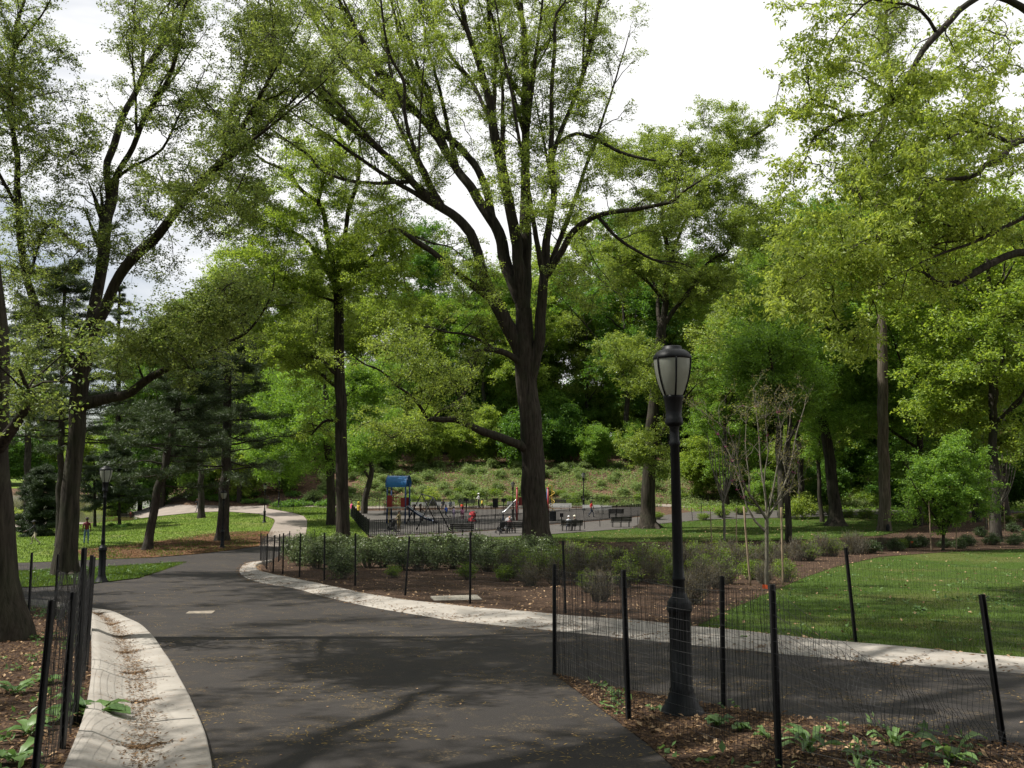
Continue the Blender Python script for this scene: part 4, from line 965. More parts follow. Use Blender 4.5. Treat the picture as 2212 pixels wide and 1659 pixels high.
simple_traced('broadleaf_tree', 'short dark trunk standing just left of the slender tree, low shaded crown', (716, 1134), [
    ('d', [(716, 1135, 10), (715, 1080, 9), (712, 1020, 8.5), (708, 950, 8), (706, 880, 6), (700, 800, 4)]), ('d', [(710, 960, 5), (680, 920, 4), (650, 900, 2.5)], -3), ('d', [(707, 900, 5), (740, 860, 4), (780, 830, 2)], 3)], 91,
    [(640, 930, 90, 60, -3, 5, 60), (600, 860, 80, 60, 0, 5, 56), (560, 960, 60, 60, 2, 5, 50), (680, 850, 80, 60, 2, 5, 46), (700, 1000, 50, 30, 0, 3, 12), (780, 850, 80, 60, 4, 5, 50), (600, 1010, 60, 30, 2, 4, 30), (840, 820, 80, 60, 4, 5, 40)], 'bark_oak', 'leaf_maple', 1.2)
simple_traced('broadleaf_tree', 'small crooked grey trunk inside the playground behind its left fence', (786, 1110), [
    ('d', [(786, 1112, 7), (789, 1075, 6.5), (797, 1045, 6), (802, 1015, 5), (795, 970, 4), (810, 930, 2)]), ('d', [(797, 1040, 3), (780, 1010, 2.5), (770, 980, 1.5)], -2)], 93,
    [(790, 960, 60, 40, 0, 4, 40), (840, 920, 60, 50, 2, 4, 40), (760, 1010, 30, 16, -2, 2, 8)], 'bark_wood', 'leaf_maple', 1.1, n1=20)

def left_edge_tree():
    base = gp(8, 1382); d0 = base[1]
    S = [('d', [(6, 1420, 54), (2, 1300, 38), (-2, 1150, 31), (-10, 1000, 29), (-18, 800, 30), (-30, 600, 27), (-42, 350, 24), (-50, 100, 20), (-60, -200, 15), (-70, -600, 10)]),
         ('d', [(-2, 960, 16), (30, 915, 12), (52, 890, 10), (66, 862, 8), (60, 835, 5), (40, 800, 3)], -1), ('d', [(-45, 200, 12), (-160, 60, 9), (-300, -100, 5)], -3),
         ('d', [(-50, 0, 14), (80, -200, 10), (240, -340, 8), (420, -420, 5)], -5), ('d', [(-60, -200, 12), (100, -420, 9), (330, -560, 6), (520, -640, 4)], 3), ('d', [(-60, -250, 12), (-260, -420, 9), (-500, -500, 5)], -4), ('d', [(-66, -450, 9), (-60, -700, 6), (0, -900, 4)], 2)]
    lb = px_limbs(S, d0, 44); lb[0] = flare(lb[0], base, 1.25, .9)
    blobs = [(20, 200, 40, 60, -1, 1., 5), (60, 870, 40, 30, -.5, .6, 4),
             (150, -250, 240, 130, -3, 3, 60), (420, -420, 260, 160, -2, 4, 80), (-200, -250, 250, 200, -3, 4, 70), (0, -600, 350, 160, 0, 4, 80), (700, -560, 260, 140, 0, 3, 50)]
    gg = np.random.default_rng(48); hi = []
    for c in [(-13, 21, 18.5), (-9.5, 20, 18), (-16, 25, 20), (-11, 26, 20.5), (-7, 23, 19.5), (-12, 30, 22), (-17, 19, 17), (-8, 28, 22), (-15, 31, 22.5), (-5, 19, 18.5)]:
        hi.append(np.array(c) + gg.normal(size=(18, 3)) * np.array([1.2, 1.2, .7]))
    hi = np.concatenate(hi); hi = hi[hi[:, 2] > 2.6 + .60 * hi[:, 1]]
    tree('oak_tree', 'thick dark trunk cut by the left edge, nearest tree behind the wire fence', 'tree', base, lb, 'bark_oak', 'leaf_left', seed=131,
         n1=70, l1=(.6, 1.6), rmax=.06, n2=7, l2=(.3, .9), k=10, leaf=(.095, .062), spread=.13, attract=np.concatenate([blob_pts(blobs, d0, 46), hi]), sides=22, thick=.016)
left_edge_tree()

def canopy_tree():
    base = np.array((-9.8, 6.0, float(ground(-9.8, 6.0))))
    g = np.random.default_rng(91)
    z = np.linspace(0, 13, 16); P = np.stack([-9.8 + .06 * z + .1 * np.sin(z), 6 + .05 * z, base[2] + z], 1); lb = [flare((P, np.linspace(.42, .26, 16)), base, 1.3)]
    ends = [(-9, 11, 17), (-5, 9.5, 16), (-1, 8, 17), (2.5, 9, 18.5), (-12, 13, 15), (-8, 3, 17), (-2, 3, 18), (5, 5, 19), (-14, 7, 16), (-4, 13, 18.5), (1, 13.5, 20)]
    A = []
    for e in ends:
        e = np.array(e, float); st = P[g.integers(9, 15)]; Q = curve_pts(st[None], e[None], 14, g, .18, .06)[0]
        lb.append((Q, np.linspace(.16, .04, 14))); A.append(e + g.normal(size=(20, 3)) * np.array([1.9, 1.7, .9]))
    for c in [(-3, 15, 19), (2, 17, 20), (6, 18, 21), (-5, 20, 21), (1, 22, 22.5), (7, 23, 23), (4, 14, 18), (9, 20, 22), (-2, 25, 23), (-9, 16, 19), (5, 27, 24), (-6, 18, 20.5), (-1, 20, 21.5), (-8, 22, 21.5), (-4, 23, 22.5), (0, 16, 19.5), (-7, 25, 23), (-3, 18, 20)]:  # out-of-view crown clumps, added to throw dappled shade on path and lawn
        A.append(np.array(c) + g.normal(size=(12, 3)) * np.array([1.3, 1.2, .7]))
    for e in [(1, 19, 20.5), (6, 21, 22), (-3, 21, 21)]:
        e = np.array(e, float); Q = curve_pts(P[14][None], e[None], 22, g, .15, .05)[0]; Q[:, 2] = np.maximum(Q[:, 2], 3.0 + .6 * Q[:, 1]); lb.append((Q, np.linspace(.18, .05, 22)))
    A = np.concatenate(A); A = A[A[:, 2] > 2.6 + .60 * np.clip(A[:, 1], 0, None)]
    tree('oak_tree', 'unseen overhanging oak left of the viewpoint whose crown shades the near path', 'tree', base, lb, 'bark_oak', 'leaf_left', seed=92, n1=40, l1=(.6, 1.6), rmax=.08, n2=6, l2=(.4, 1.), k=6, leaf=(.16, .11), spread=.18, attract=A)
canopy_tree()

# --- broadleaf forest trees: a few grown once, then copied
def forest_proto(H, seed, bark, leafm, spread_r=5.4, low=.17, n=250, leaf=(.23, .15), k=14, fork=.42):
    g = np.random.default_rng(seed)
    z = np.linspace(-.6, H * .93, 22)
    wob = np.cumsum(g.normal(0, .10, (22, 2)), 0)
    P = np.concatenate([wob * .9, z[:, None]], 1); r = .012 * H * np.interp(z / H, [-.1, .0, .06, .4, .95], [1.5, 1.35, 1., .72, .12])
    limbs = [(P, r)]
    for q in range(9):
        t = g.uniform(fork * .75, .8); i0 = int(t * 21); a = g.uniform(0, 2 * PI); ln = H * g.uniform(.18, .36) * (1.15 - t * .5)
        up_ = g.uniform(.4, 1.3); d = unit(np.array([math.cos(a), math.sin(a), up_]))
        tt = np.linspace(0, 1, 9)[:, None]
        Q = P[i0] + d * ln * tt + np.array([0, 0, 1]) * (tt ** 2) * ln * .22 + np.cumsum(g.normal(0, .07, (9, 3)), 0) * np.minimum(tt * 4, 1)
        limbs.append((Q, r[i0] * .55 * np.linspace(1, .25, 9)))
    # crown: clumps of attraction points inside a lumpy ellipsoid
    cl_ = []
    while len(cl_) < 26:
        v = rdir(g, 1)[0] * g.uniform(.35, 1) ** .5
        zz = low + (1 - low) * (.5 + .5 * v[2])
        wv2 = math.sin(PI * np.clip((zz - low) / (1.02 - low), 0.06, .97)) ** .6
        cl_.append((v[0] * spread_r * wv2 * g.uniform(.75, 1.15), v[1] * spread_r * wv2 * g.uniform(.75, 1.15), zz * H))
    A = []
    for c in cl_:
        m = n // 26 + 1
        A.append(np.array(c) + g.normal(size=(m, 3)) * np.array([1.25, 1.25, .75]) * H / 24)
    A = np.concatenate(A)
    Wd, LL = grow(limbs, seed + 5, n1=30, l1=(1, 2.6), rmax=.1, n2=7, l2=(.5, 1.5), k=k, leaf=leaf, spread=.22, droop=.25, attract=A, sides=9, thick=.03)
    return Wd, LL, bark, leafm
def proto_obj(name, label, P, loc, group=None, cat='tree', rot=0, scale=1):
    o = thing(name, label, cat, loc, rot, group, scale)
    (wv2, wf2), (lv, lf), bark, leafm = P
    mk('trunk', wv2, [wf2], M[bark], o, smooth=True)
    if len(lv): mk('crown', lv, [lf], M[leafm], o)
    return o
FP = [forest_proto(27, 201, 'bark_wood', 'leaf_maple'), forest_proto(25, 202, 'bark_wood', 'leaf_lime', 5.6), forest_proto(28, 203, 'bark_oak', 'leaf_deep', 5.4), forest_proto(26, 204, 'bark_wood', 'leaf_oak', 5.0, .34, 150),
      forest_proto(24, 205, 'bark_oak', 'leaf_maple', 6.0, .2), forest_proto(25, 206, 'bark_wood', 'leaf_lime', 5.0, .3, 160)]
SP = [forest_proto(9, 211, 'bark_wood', 'leaf_maple', 3.2, .08, 150, (.26, .18), 8, .2), forest_proto(8, 212, 'bark_wood', 'leaf_deep', 3.0, .06, 150, (.26, .18), 8, .2), forest_proto(9, 213, 'bark_wood', 'leaf_lime', 3.0, .12, 130, (.26, .18), 8, .2)]
ROOTS = {}
def plant_tree(pool, key, k, x, y, rot, sc, name, label, group):
    z = float(ground(x, y)) - .05
    if (key, k) not in ROOTS:
        o = proto_obj(name, label, pool[k], (x, y, z), group, 'tree', rot, sc); ROOTS[(key, k)] = o
    else:
        o = dup(ROOTS[(key, k)], (x, y, z), rot, sc, label, group); o.name = name
    return o
g = np.random.default_rng(77)
TONE = {0: 'mid green', 1: 'yellow-green', 2: 'deep green', 3: 'olive green', 4: 'spreading green', 5: 'pale lime green'}
PLACE = [(-60, 'above the lakeside promenade'), (-28, 'left of the playground'), (-18, 'behind the blue-roofed tower'), (-9, 'left of the central oak'), (-1, 'behind the central oak'), (7, 'behind the playground benches'),
         (17, 'behind the near lamp post'), (27, 'behind the staked redbud'), (43, 'behind the pale ridged trunk'), (57, 'at the far right')]
def where(x, y):
    u = x / y * 118
    return [p for lim, p in PLACE if u >= lim or lim == -60][-1]
cnt = {}
def forest(x, y, k, sc, row):
    lab = f"{TONE[k]} {'front-row' if row == 0 else 'middle-row' if row == 1 else 'rear-row' if row == 2 else 'nearer'} slope tree {where(x, y)}"
    cnt[lab] = cnt.get(lab, 0) + 1
    if cnt[lab] > 1: lab = lab.replace(' tree ', f' tree ({ORD[cnt[lab] - 1]} from left) ')
    plant_tree(FP, 'F', k, x, y, g.uniform(0, 6.28), sc, 'forest_tree', lab, 'trees of the wooded slope')
rows = [(126, -52, 100, 10.5, .82, 0), (141, -58, 112, 8.6, .95, 1), (158, -60, 125, 8.4, 1.06, 2)]
for yb, x0, x1, st, sb, row in rows:
    x = x0
    while x < x1:
        xx, yy = x + g.uniform(-2.4, 2.4), yb + g.uniform(-5, 5)
        if row == 0 and -40 < xx < 26: x += st; continue
        if row == 1 and -32 < xx < 26: yy += 6
        forest(xx, yy, int(g.integers(0, 6)), sb * g.uniform(.9, 1.15) * (1.12 + (.18 if row == 2 else .08 if row == 1 else 0) + .2 * float(sst(0, 25, xx))), row)
        x += st
for (x, y, k, sc) in [(27, 112, 0, .85), (34, 63, 1, 1.12), (36, 80, 4, 1.15), (44, 85, 0, 1.15), (31, 96, 5, 1.1), (47, 100, 2, 1.1), (39, 108, 3, 1.0), (54, 104, 5, 1.1), (63, 106, 2, 1.05), (48, 66, 5, 1.1), (27, 90, 3, 1.3), (-47, 120, 2, .9)]:
    forest(x, y, k, sc, 3)
# trees standing behind and beside the photographer, whose crowns shade the path
for q, (x, y, k, sc) in enumerate([(-15, -6, 0, .95), (-3, -15, 4, 1.), (12, -11, 2, 1.), (21, 2, 1, .9), (-24, 6, 5, 1.), (-27, 22, 4, .95)]):
    plant_tree(FP, 'F', k, x, y, g.uniform(0, 6.28), sc, 'forest_tree', f'{TONE[k]} tree beside the viewpoint, outside the picture, {ORD[q]}', 'trees beside the viewpoint')
g = np.random.default_rng(78)
LOWT = {0: 'mid green', 1: 'dark green', 2: 'light green'}
def sapling(x, y, k, sc):
    lab = f"{LOWT[k]} bushy undergrowth tree {where(x, y)}"
    cnt[lab] = cnt.get(lab, 0) + 1
    if cnt[lab] > 1: lab = lab.replace(' tree ', f' tree ({ORD[cnt[lab] - 1]} from left) ')
    plant_tree(SP, 'S', k, x, y, g.uniform(0, 6.28), sc, 'understorey_tree', lab, 'low trees under the wooded slope')
x = -54
while x < 96:
    yy = (136 if -26 < x < 24 else 122) + g.uniform(-4, 5)
    sapling(x + g.uniform(-1, 1), yy, int(g.integers(0, 3)), g.uniform(.7, 1.15)); x += g.uniform(4.6, 6.4)
x = -50
while x < 105:
    sapling(x + g.uniform(-1, 1), 150 + g.uniform(-4, 4), int(g.integers(0, 3)), g.uniform(1.0, 1.4)); x += g.uniform(5.5, 7)
x = -50
while x < 110:
    sapling(x + g.uniform(-1, 1), 168 + g.uniform(-4, 4), int(g.integers(0, 3)), g.uniform(1.4, 1.9)); x += g.uniform(6, 8)
for x, y, k, sc in [(30, 106, 0, .55), (45, 105, 1, .8), (53, 103, 2, .7), (60, 107, 1, .9), (39, 110, 1, .75), (68, 101, 0, .8)]: sapling(x, y, k, sc)
# beyond the lake
g = np.random.default_rng(79)
for q in range(20):
    x = -195 + q * 7.6 + g.uniform(-3, 3); y = 236 + g.uniform(-6, 46)
    if -112 < x < -98 and y < 262: y = 275
    k = int(g.integers(0, 6))
    lab = f"{TONE[k]} tree on the far bank of the lake, {ORD[q]} from left"
    plant_tree(FP, 'F', k, x, y, g.uniform(0, 6.28), g.uniform(.8, 1.15), 'far_bank_tree', lab, 'trees beyond the lake')
for q in range(20):
    x = -170 + q * 5.4 + g.uniform(-2, 2); y = 240 + g.uniform(-5, 14); k = int(g.integers(0, 3))
    if -110 < x < -100: continue
    plant_tree(SP, 'S', k, x, y, g.uniform(0, 6.28), g.uniform(1.3, 1.9), 'far_bank_bush', f'{LOWT[k]} low bushy tree on the far lake bank, {ORD[q]} from left', 'low trees beyond the lake')
fb = np.array([(-190, 226), (-70, 226), (-70, 330), (-190, 330)], float)
sheet('far_bank_lawn', fb, .03, M['lawn_far'], 3, 6)

# --- white pines: whorled branches, needle tufts in flat plates
def pine(name, label, limbs, base, seed, whorls, maxlen, start, needle='needle', tuft=34, nlen=.30, shape=.7, sag=-.05, nbr=(5, 8), dens=1.0):
    g = np.random.default_rng(seed)
    o = thing(name, label, 'pine tree', base)
    P, r = limbs[0]; b = np.asarray(base)
    wv2, wf2, off = [], [], 0
    for (p_, r_) in limbs:
        V, F = tubes(p_[None], r_[None], 10, .05 if r_.max() > .1 else 0, seed); wv2.append(V); wf2.append(F + off); off += len(V)
    cs = []
    hh = P[:, 2] - b[2]; H = hh.max()
    S, E = [], []
    for q in range(whorls):
        t = start + (1 - start) * (q + g.uniform(0, .6)) / whorls
        
        ln = maxlen * ((1 - t) / (1 - start)) ** shape * g.uniform(.75, 1.1) + .35
        a0 = g.uniform(0, 6.28); nb = g.integers(*nbr)
        for c in range(nb):
            a = a0 + 2 * PI * c / nb + g.normal(0, .25); l_ = ln * g.uniform(.6, 1.1)
            p0 = np.array([np.interp(np.clip(t + g.normal(0, .018), 0, 1) * H, hh, P[:, c]) for c in range(3)])
            S.append(p0); E.append(p0 + np.array([math.cos(a) * l_, math.sin(a) * l_, l_ * g.uniform(-.10, .22)]))
    S, E = np.array(S), np.array(E)
    B = curve_pts(S, E, 7, g, sag, .05)
    ln = np.linalg.norm(E - S, axis=1)
    V, F = tubes(B, (.014 + .012 * ln)[:, None] * np.linspace(1, .25, 7)[None], 5); wv2.append(V); wf2.append(F + off); off += len(V)
    # side shoots, flat
    m = len(S); ns = 12
    i = np.repeat(np.arange(m), ns); t = g.uniform(.28, 1., len(i)) * 5.99; ti = t.astype(int); f = (t - ti)[:, None]
    s2 = B[i, ti] * (1 - f) + B[i, ti + 1] * f
    d2 = unit(unit(E - S)[i] * .8 + rdir(g, len(i)) * np.array([1, 1, .18])); l2 = (ln[i] * .26 + .15) * g.uniform(.5, 1.1, len(i))
    e2 = s2 + d2 * l2[:, None]; e2[:, 2] += g.uniform(-.02, .12, len(i))
    B2 = curve_pts(s2, e2, 3, g, .03, .05)
    V, F = tubes(B2, np.repeat(np.array([[.012, .008, .005]]), len(B2), 0), 3); wv2.append(V); wf2.append(F + off); off += len(V)
    nt_ = max(2, int(4 * dens))
    C = np.concatenate([s2 + (e2 - s2) * g.uniform(.25, 1.05, (len(s2), 1)) for _ in range(nt_)])
    C = np.repeat(C, tuft, 0); n = len(C)
    C = C + g.normal(size=(n, 3)) * np.array([.12, .12, .07])
    D = rdir(g, n); D[:, 2] = D[:, 2] * .75 + .25; D = unit(D); Sd = side(D, g)
    LV, LF = quads(C, D, Sd, g.uniform(.6, 1.2, n) * nlen, np.full(n, .030), 0)
    mk('trunk', np.concatenate(wv2) - b, [np.concatenate(wf2)], M['bark_pine'], o, smooth=True)
    mk('crown', LV - b, [LF], M[needle], o)
    return o
def trunk_px(pts, d_shift=0, seed=1):
    base = gp(*pts[0][:2])
    lb = px_limbs([('d', pts, d_shift)], base[1], seed)
    lb[0] = flare(lb[0], base, 1.35, .7)
    return lb, base
lb, base = trunk_px([(318, 1189, 10), (330, 1120, 9), (345, 1050, 8.5), (362, 975, 8), (375, 920, 7), (388, 855, 5.5), (400, 770, 4), (408, 690, 2)], 2)
pine('leaning_pine', 'dark pine leaning right, rising from the brown needle litter', lb, base, 301, 12, 4.0, .30, tuft=22)
lb, base = trunk_px([(480, 1168, 14), (484, 1100, 12), (488, 1000, 10.5), (491, 900, 9), (492, 800, 7), (494, 700, 4), (495, 630, 2)], 1)
pine('white_pine', 'straight dark pine with flat needle layers behind the lamp post by the path bend', lb, base, 302, 13, 4.6, .27, tuft=22)
lb, base = trunk_px([(128, 1180, 8), (130, 1080, 7), (132, 950, 6.5), (135, 800, 5), (138, 650, 3.5), (140, 560, 2)], 2)
pine('white_pine', 'dark pine half hidden behind the forked oak trunk on the lawn', lb, base, 303, 15, 5.0, .34, tuft=22)
lb, base = trunk_px([(250, 1118, 7), (252, 1000, 6), (255, 850, 5), (256, 720, 4), (258, 620, 2)], 3)
pine('white_pine', 'tall dark pine behind the bench by the lake', lb, base, 304, 15, 5.6, .36, tuft=22)
lb, base = trunk_px([(435, 1119, 7.5), (435, 1060, 6.5), (433, 980, 6), (436, 880, 5), (440, 760, 4), (445, 640, 2)], 2)
pine('white_pine', 'thin pine on the lawn edge beside the jogger', lb, base, 305, 13, 4.4, .34, tuft=20)
lb, base = trunk_px([(60, 1150, 8), (60, 1000, 7), (62, 850, 5), (62, 720, 3), (62, 640, 1.6)], 3)
pine('white_pine', 'dark pine by the lakeside path behind the bushy spruce', lb, base, 306, 14, 5.4, .40, tuft=20)
x, y = -36.0, 118.0; b0 = np.array((x, y, float(ground(x, y))))
zt = np.linspace(-.3, 31, 16); lbp = [(np.stack([np.full(16, x), np.full(16, y), b0[2] + zt], 1), np.interp(zt, [0, 31], [.38, .04]))]
pine('tall_pine', 'tallest pine with sparse feathery top against the blue sky', lbp, b0, 307, 19, 5.0, .35, tuft=16, nlen=.34, dens=.8)
x, y = -52.0, 125.0; b0 = np.array((x, y, float(ground(x, y))))
zt = np.linspace(-.3, 24, 16); lbp = [(np.stack([np.full(16, x), np.full(16, y), b0[2] + zt], 1), np.interp(zt, [0, 24], [.34, .04]))]
pine('tall_pine', 'dark pine left of the tallest pine, in the gap of the forked oak', lbp, b0, 308, 16, 5.6, .2, tuft=18, nlen=.32)
lb, base = trunk_px([(88, 1158, 5), (90, 1110, 4), (92, 1060, 3), (92, 1012, 1)], 0)
pine('bushy_spruce', 'low bushy dark spruce beside the man in khaki trousers', lb, base, 309, 17, 2.1, .04, 'spruce', 44, .16, .6)
lb, base = trunk_px([(258, 1135, 3.2), (258, 1090, 2.6), (256, 1030, 2), (254, 960, 1)], 0)
pine('small_pine', 'small pine standing in ivy just left of the seated boy bench', lb, base, 310, 12, 2.6, .3, 'spruce', 34, .18, .6)
lb, base = trunk_px([(205, 1138, 3), (205, 1080, 2.6), (204, 1020, 2), (203, 985, 1)], 0)
pine('small_pine', 'slim young pine behind the standing man in maroon', lb, base, 311, 8, 1.9, .25, 'spruce', 22, .16, .6)

# ------------------------------------------------------------------ shrubs
def shrub_proto(seed, h, rad, nst, leafm, nleaf, L_, W_, barkm='twig', twigs=3, dome=True, up=.9, spread=.07, vase=.55, droop=.1, flat=.6):
    g = np.random.default_rng(seed)
    a = g.uniform(0, 2 * PI, nst); rd = g.uniform(0, 1, nst) ** .6
    S = np.stack([np.cos(a) * rd * rad * .25, np.sin(a) * rd * rad * .25, np.full(nst, -.08)], 1)
    hz = h * (np.sqrt(np.clip(1 - (rd * .92) ** 2, .05, 1)) if dome else 1.) * g.uniform(.7, 1.05, nst)
    E = np.stack([np.cos(a) * rd * rad, np.sin(a) * rd * rad, hz], 1)
    P1 = curve_pts(S, E, 5, g, .15, .08)
    V1, F1 = tubes(P1, np.repeat(np.array([[.011, .009, .007, .005, .003]]), nst, 0), 4)
    i = np.repeat(np.arange(nst), twigs); t = g.uniform(.25, .95, len(i)) * 3.99; ti = t.astype(int); f = (t - ti)[:, None]
    s2 = P1[i, ti] * (1 - f) + P1[i, ti + 1] * f
    d = unit(unit(E - S)[i] * up + rdir(g, len(i)) * .8)
    e2 = s2 + d * (h * g.uniform(.15, .35, len(i)))[:, None]
    P2 = curve_pts(s2, e2, 3, g, .05, .08)
    V2, F2 = tubes(P2, np.repeat(np.array([[.006, .004, .002]]), len(P2), 0), 3)
    W = (np.concatenate([V1, V2]), np.concatenate([F1, F2 + len(V1)]))
    LL = (np.zeros((0, 3)), None)
    if nleaf:
        c = np.concatenate([P2[:, 1], P2[:, 2], P1[:, 3], P1[:, 4]])
        c = c[g.integers(0, len(c), nleaf // 6)]
        LL = leaf_spray(c, g, 6, L_, W_, spread, droop, flat)
    return W, LL, barkm, leafm
SHR = {'holly': [shrub_proto(400 + q, 1.05, .62, 46, 'leaf_holly', 2600, .10, .055, twigs=4, spread=.09) for q in range(3)],
       'bright': [shrub_proto(410 + q, .85, .55, 40, 'leaf_shrub', 1700, .085, .05, twigs=4, spread=.08) for q in range(2)],
       'twig': [shrub_proto(420 + q, 1.0, .55, 85, 'leaf_dry', 700, .055, .03, 'twig', 4, True, 1.3) for q in range(3)],
       'twiggreen': [shrub_proto(425 + q, .95, .55, 70, 'leaf_shrub', 1300, .06, .035, 'twig', 4, True, 1.2) for q in range(2)],
       'box': [shrub_proto(430 + q, .62, .42, 60, 'leaf_box', 2400, .06, .04, twigs=4, spread=.06) for q in range(2)],
       'pale': [shrub_proto(440 + q, 1.5, 1.1, 40, 'leaf_pale', 1500, .24, .13, twigs=3, spread=.2) for q in range(3)],
       'lowpale': [shrub_proto(450 + q, .8, 1.2, 40, 'leaf_shrub', 1200, .22, .12, twigs=3, spread=.2) for q in range(2)],
       'lime': [shrub_proto(455, 2.6, 1.5, 40, 'leaf_yellow', 1700, .26, .16, twigs=4, spread=.22)],
       'ivy': [shrub_proto(460, .5, .9, 40, 'leaf_deep', 900, .15, .11, twigs=3, spread=.12)]}
SROOT = {}
gs = np.random.default_rng(500)
def plant(kind_, x, y, sc, name, label, cat, group, k=None, zs=1.):
    pool = SHR[kind_]; k = int(gs.integers(0, len(pool))) if k is None else k
    loc = (x, y, float(ground(x, y))); rot = gs.uniform(0, 6.28); s3 = (sc, sc, sc * zs)
    if (kind_, k) not in SROOT:
        o = thing(name, label, cat, loc, rot, group); o.scale = s3
        (V, F), LL, bm_, lm = pool[k]
        mk('stems', V, [F], M[bm_], o, smooth=True)
        if len(LL[0]): mk('foliage', LL[0], [LL[1]], M[lm], o)
        SROOT[(kind_, k)] = o
    else:
        o = dup(SROOT[(kind_, k)], loc, rot, s3, label, group); o.name = name
    return o
def plant_px(kind_, px, py, sc, *a, **k): p = gp(px, py); return plant(kind_, p[0], p[1], sc, *a, **k)
x = 640; q = 0
while x < 1190:
    plant_px('holly', x, 1210 + gs.uniform(-5, 5), gs.uniform(1.0, 1.25), 'holly_shrub', f'{ORD[q]} glossy dark evergreen in the rear hedge row, from path corner', 'shrub', 'glossy evergreen hedge row'); x += gs.uniform(27, 33); q += 1
x = 650; q = 0
while x < 1170:
    plant_px('holly', x, 1226 + gs.uniform(-4, 5) + (x - 650) * .012, gs.uniform(.85, 1.1), 'holly_shrub', f'{ORD[q]} glossy dark evergreen in the front hedge row, from path corner', 'shrub', 'glossy evergreen hedge row'); x += gs.uniform(31, 40); q += 1
plant_px('holly', 738, 1250, .95, 'holly_shrub', 'lone dark evergreen standing forward of the hedge on bare mulch', 'shrub', None)
for q, (px, py, sc) in enumerate([(1075, 1232, 1), (1185, 1222, 1.1), (1215, 1246, 1), (1282, 1240, 1.1), (1330, 1222, 1.), (1432, 1238, 1.2), (1362, 1244, .9), (1553, 1228, 1.1), (1603, 1219, 1.1), (1622, 1252, .9), (1090, 1256, .7), (1500, 1210, 1.1), (1240, 1210, 1.1), (1690, 1246, .8), (1950, 1184, .7), (1010, 1252, .7), (850, 1248, .55)]):
    plant_px('bright', px, py, sc, 'leafy_shrub', f'{ORD[q]} bright green leafy shrub among the twiggy ones in the bed', 'shrub', 'bright green shrubs in the bed')
for q, (px, py, sc) in enumerate([(1102, 1250, 1.1), (1145, 1266, .8), (1235, 1238, 1.2), (1256, 1258, 1.2), (1296, 1300, .9), (1340, 1252, 1.3), (1388, 1248, 1.3), (1300, 1262, 1.1), (1415, 1262, 1.1), (1480, 1250, 1.3), (1494, 1306, .9), (1512, 1280, 1.), (1530, 1240, 1.3), (1548, 1272, .9), (1590, 1240, 1.2), (1640, 1236, 1.1),
                                  (1724, 1212, 1.2), (1776, 1202, 1.3), (1838, 1198, 1.3), (1858, 1196, 1.2), (1650, 1262, .8), (1580, 1222, 1.2), (1460, 1222, 1.2), (1200, 1262, .9), (1690, 1222, 1.1), (1905, 1186, .9)]):
    plant_px('twig', px, py, sc, 'twiggy_shrub', f'{ORD[q]} brown leafless twiggy shrub in the mulch bed', 'shrub', 'brown twiggy shrubs')
for q, (px, py, sc) in enumerate([(1120, 1240, 1.1), (1165, 1240, 1.), (1225, 1226, 1.2), (1252, 1246, 1.), (1380, 1256, 1.1), (1432, 1252, 1.), (1520, 1258, 1.1), (1570, 1262, 1.), (1500, 1234, 1.2), (1560, 1218, 1.2), (1660, 1218, 1.2), (1750, 1212, 1.1), (1800, 1202, 1.1), (1130, 1256, 1.), (1265, 1228, 1.1), (1310, 1236, 1.1), (1400, 1226, 1.2), (1350, 1270, 1.), (1455, 1268, .9), (1620, 1230, 1.1), (1700, 1258, .8), (1270, 1280, .7)]):
    plant_px('twiggreen', px, py, sc, 'budding_shrub', f'{ORD[q]} twiggy shrub just breaking into green leaf', 'shrub', 'budding twiggy shrubs')
for q, (px, py, sc) in enumerate([(1885, 1196, 1.2), (1935, 1190, 1.2), (1968, 1183, 1.2), (1990, 1182, 1.2), (2072, 1186, 1.1), (2092, 1180, 1.2), (2143, 1178, 1.25), (2192, 1178, 1.2), (2222, 1172, 1.4), (1624, 1206, 1.1), (1658, 1202, 1.2), (1742, 1205, 1.1), (2040, 1184, 1.), (1810, 1188, 1.), (2120, 1160, 1.2), (2190, 1150, 1.3), (2225, 1140, 1.4)]):
    plant_px('box', px, py, sc, 'box_shrub', f'{ORD[q]} small rounded dark box shrub edging the right lawn', 'shrub', 'round box shrubs by the right lawn')
# weeds and rough plants on the right bank
for q, (px, py) in enumerate([(1560, 1118), (1600, 1112), (1640, 1110), (1720, 1112), (1755, 1108), (1830, 1118), (1870, 1120), (1950, 1128), (2000, 1132), (1520, 1124), (1420, 1122), (2150, 1136), (2180, 1130), (2210, 1126), (1790, 1112), (1975, 1118)]):
    plant_px('bright', px, py, gs.uniform(1.1, 1.7), 'bank_shrub', f'{ORD[q]} loose green shrub along the edge of the rear path', 'shrub', 'shrubs along the rear path', zs=.7)
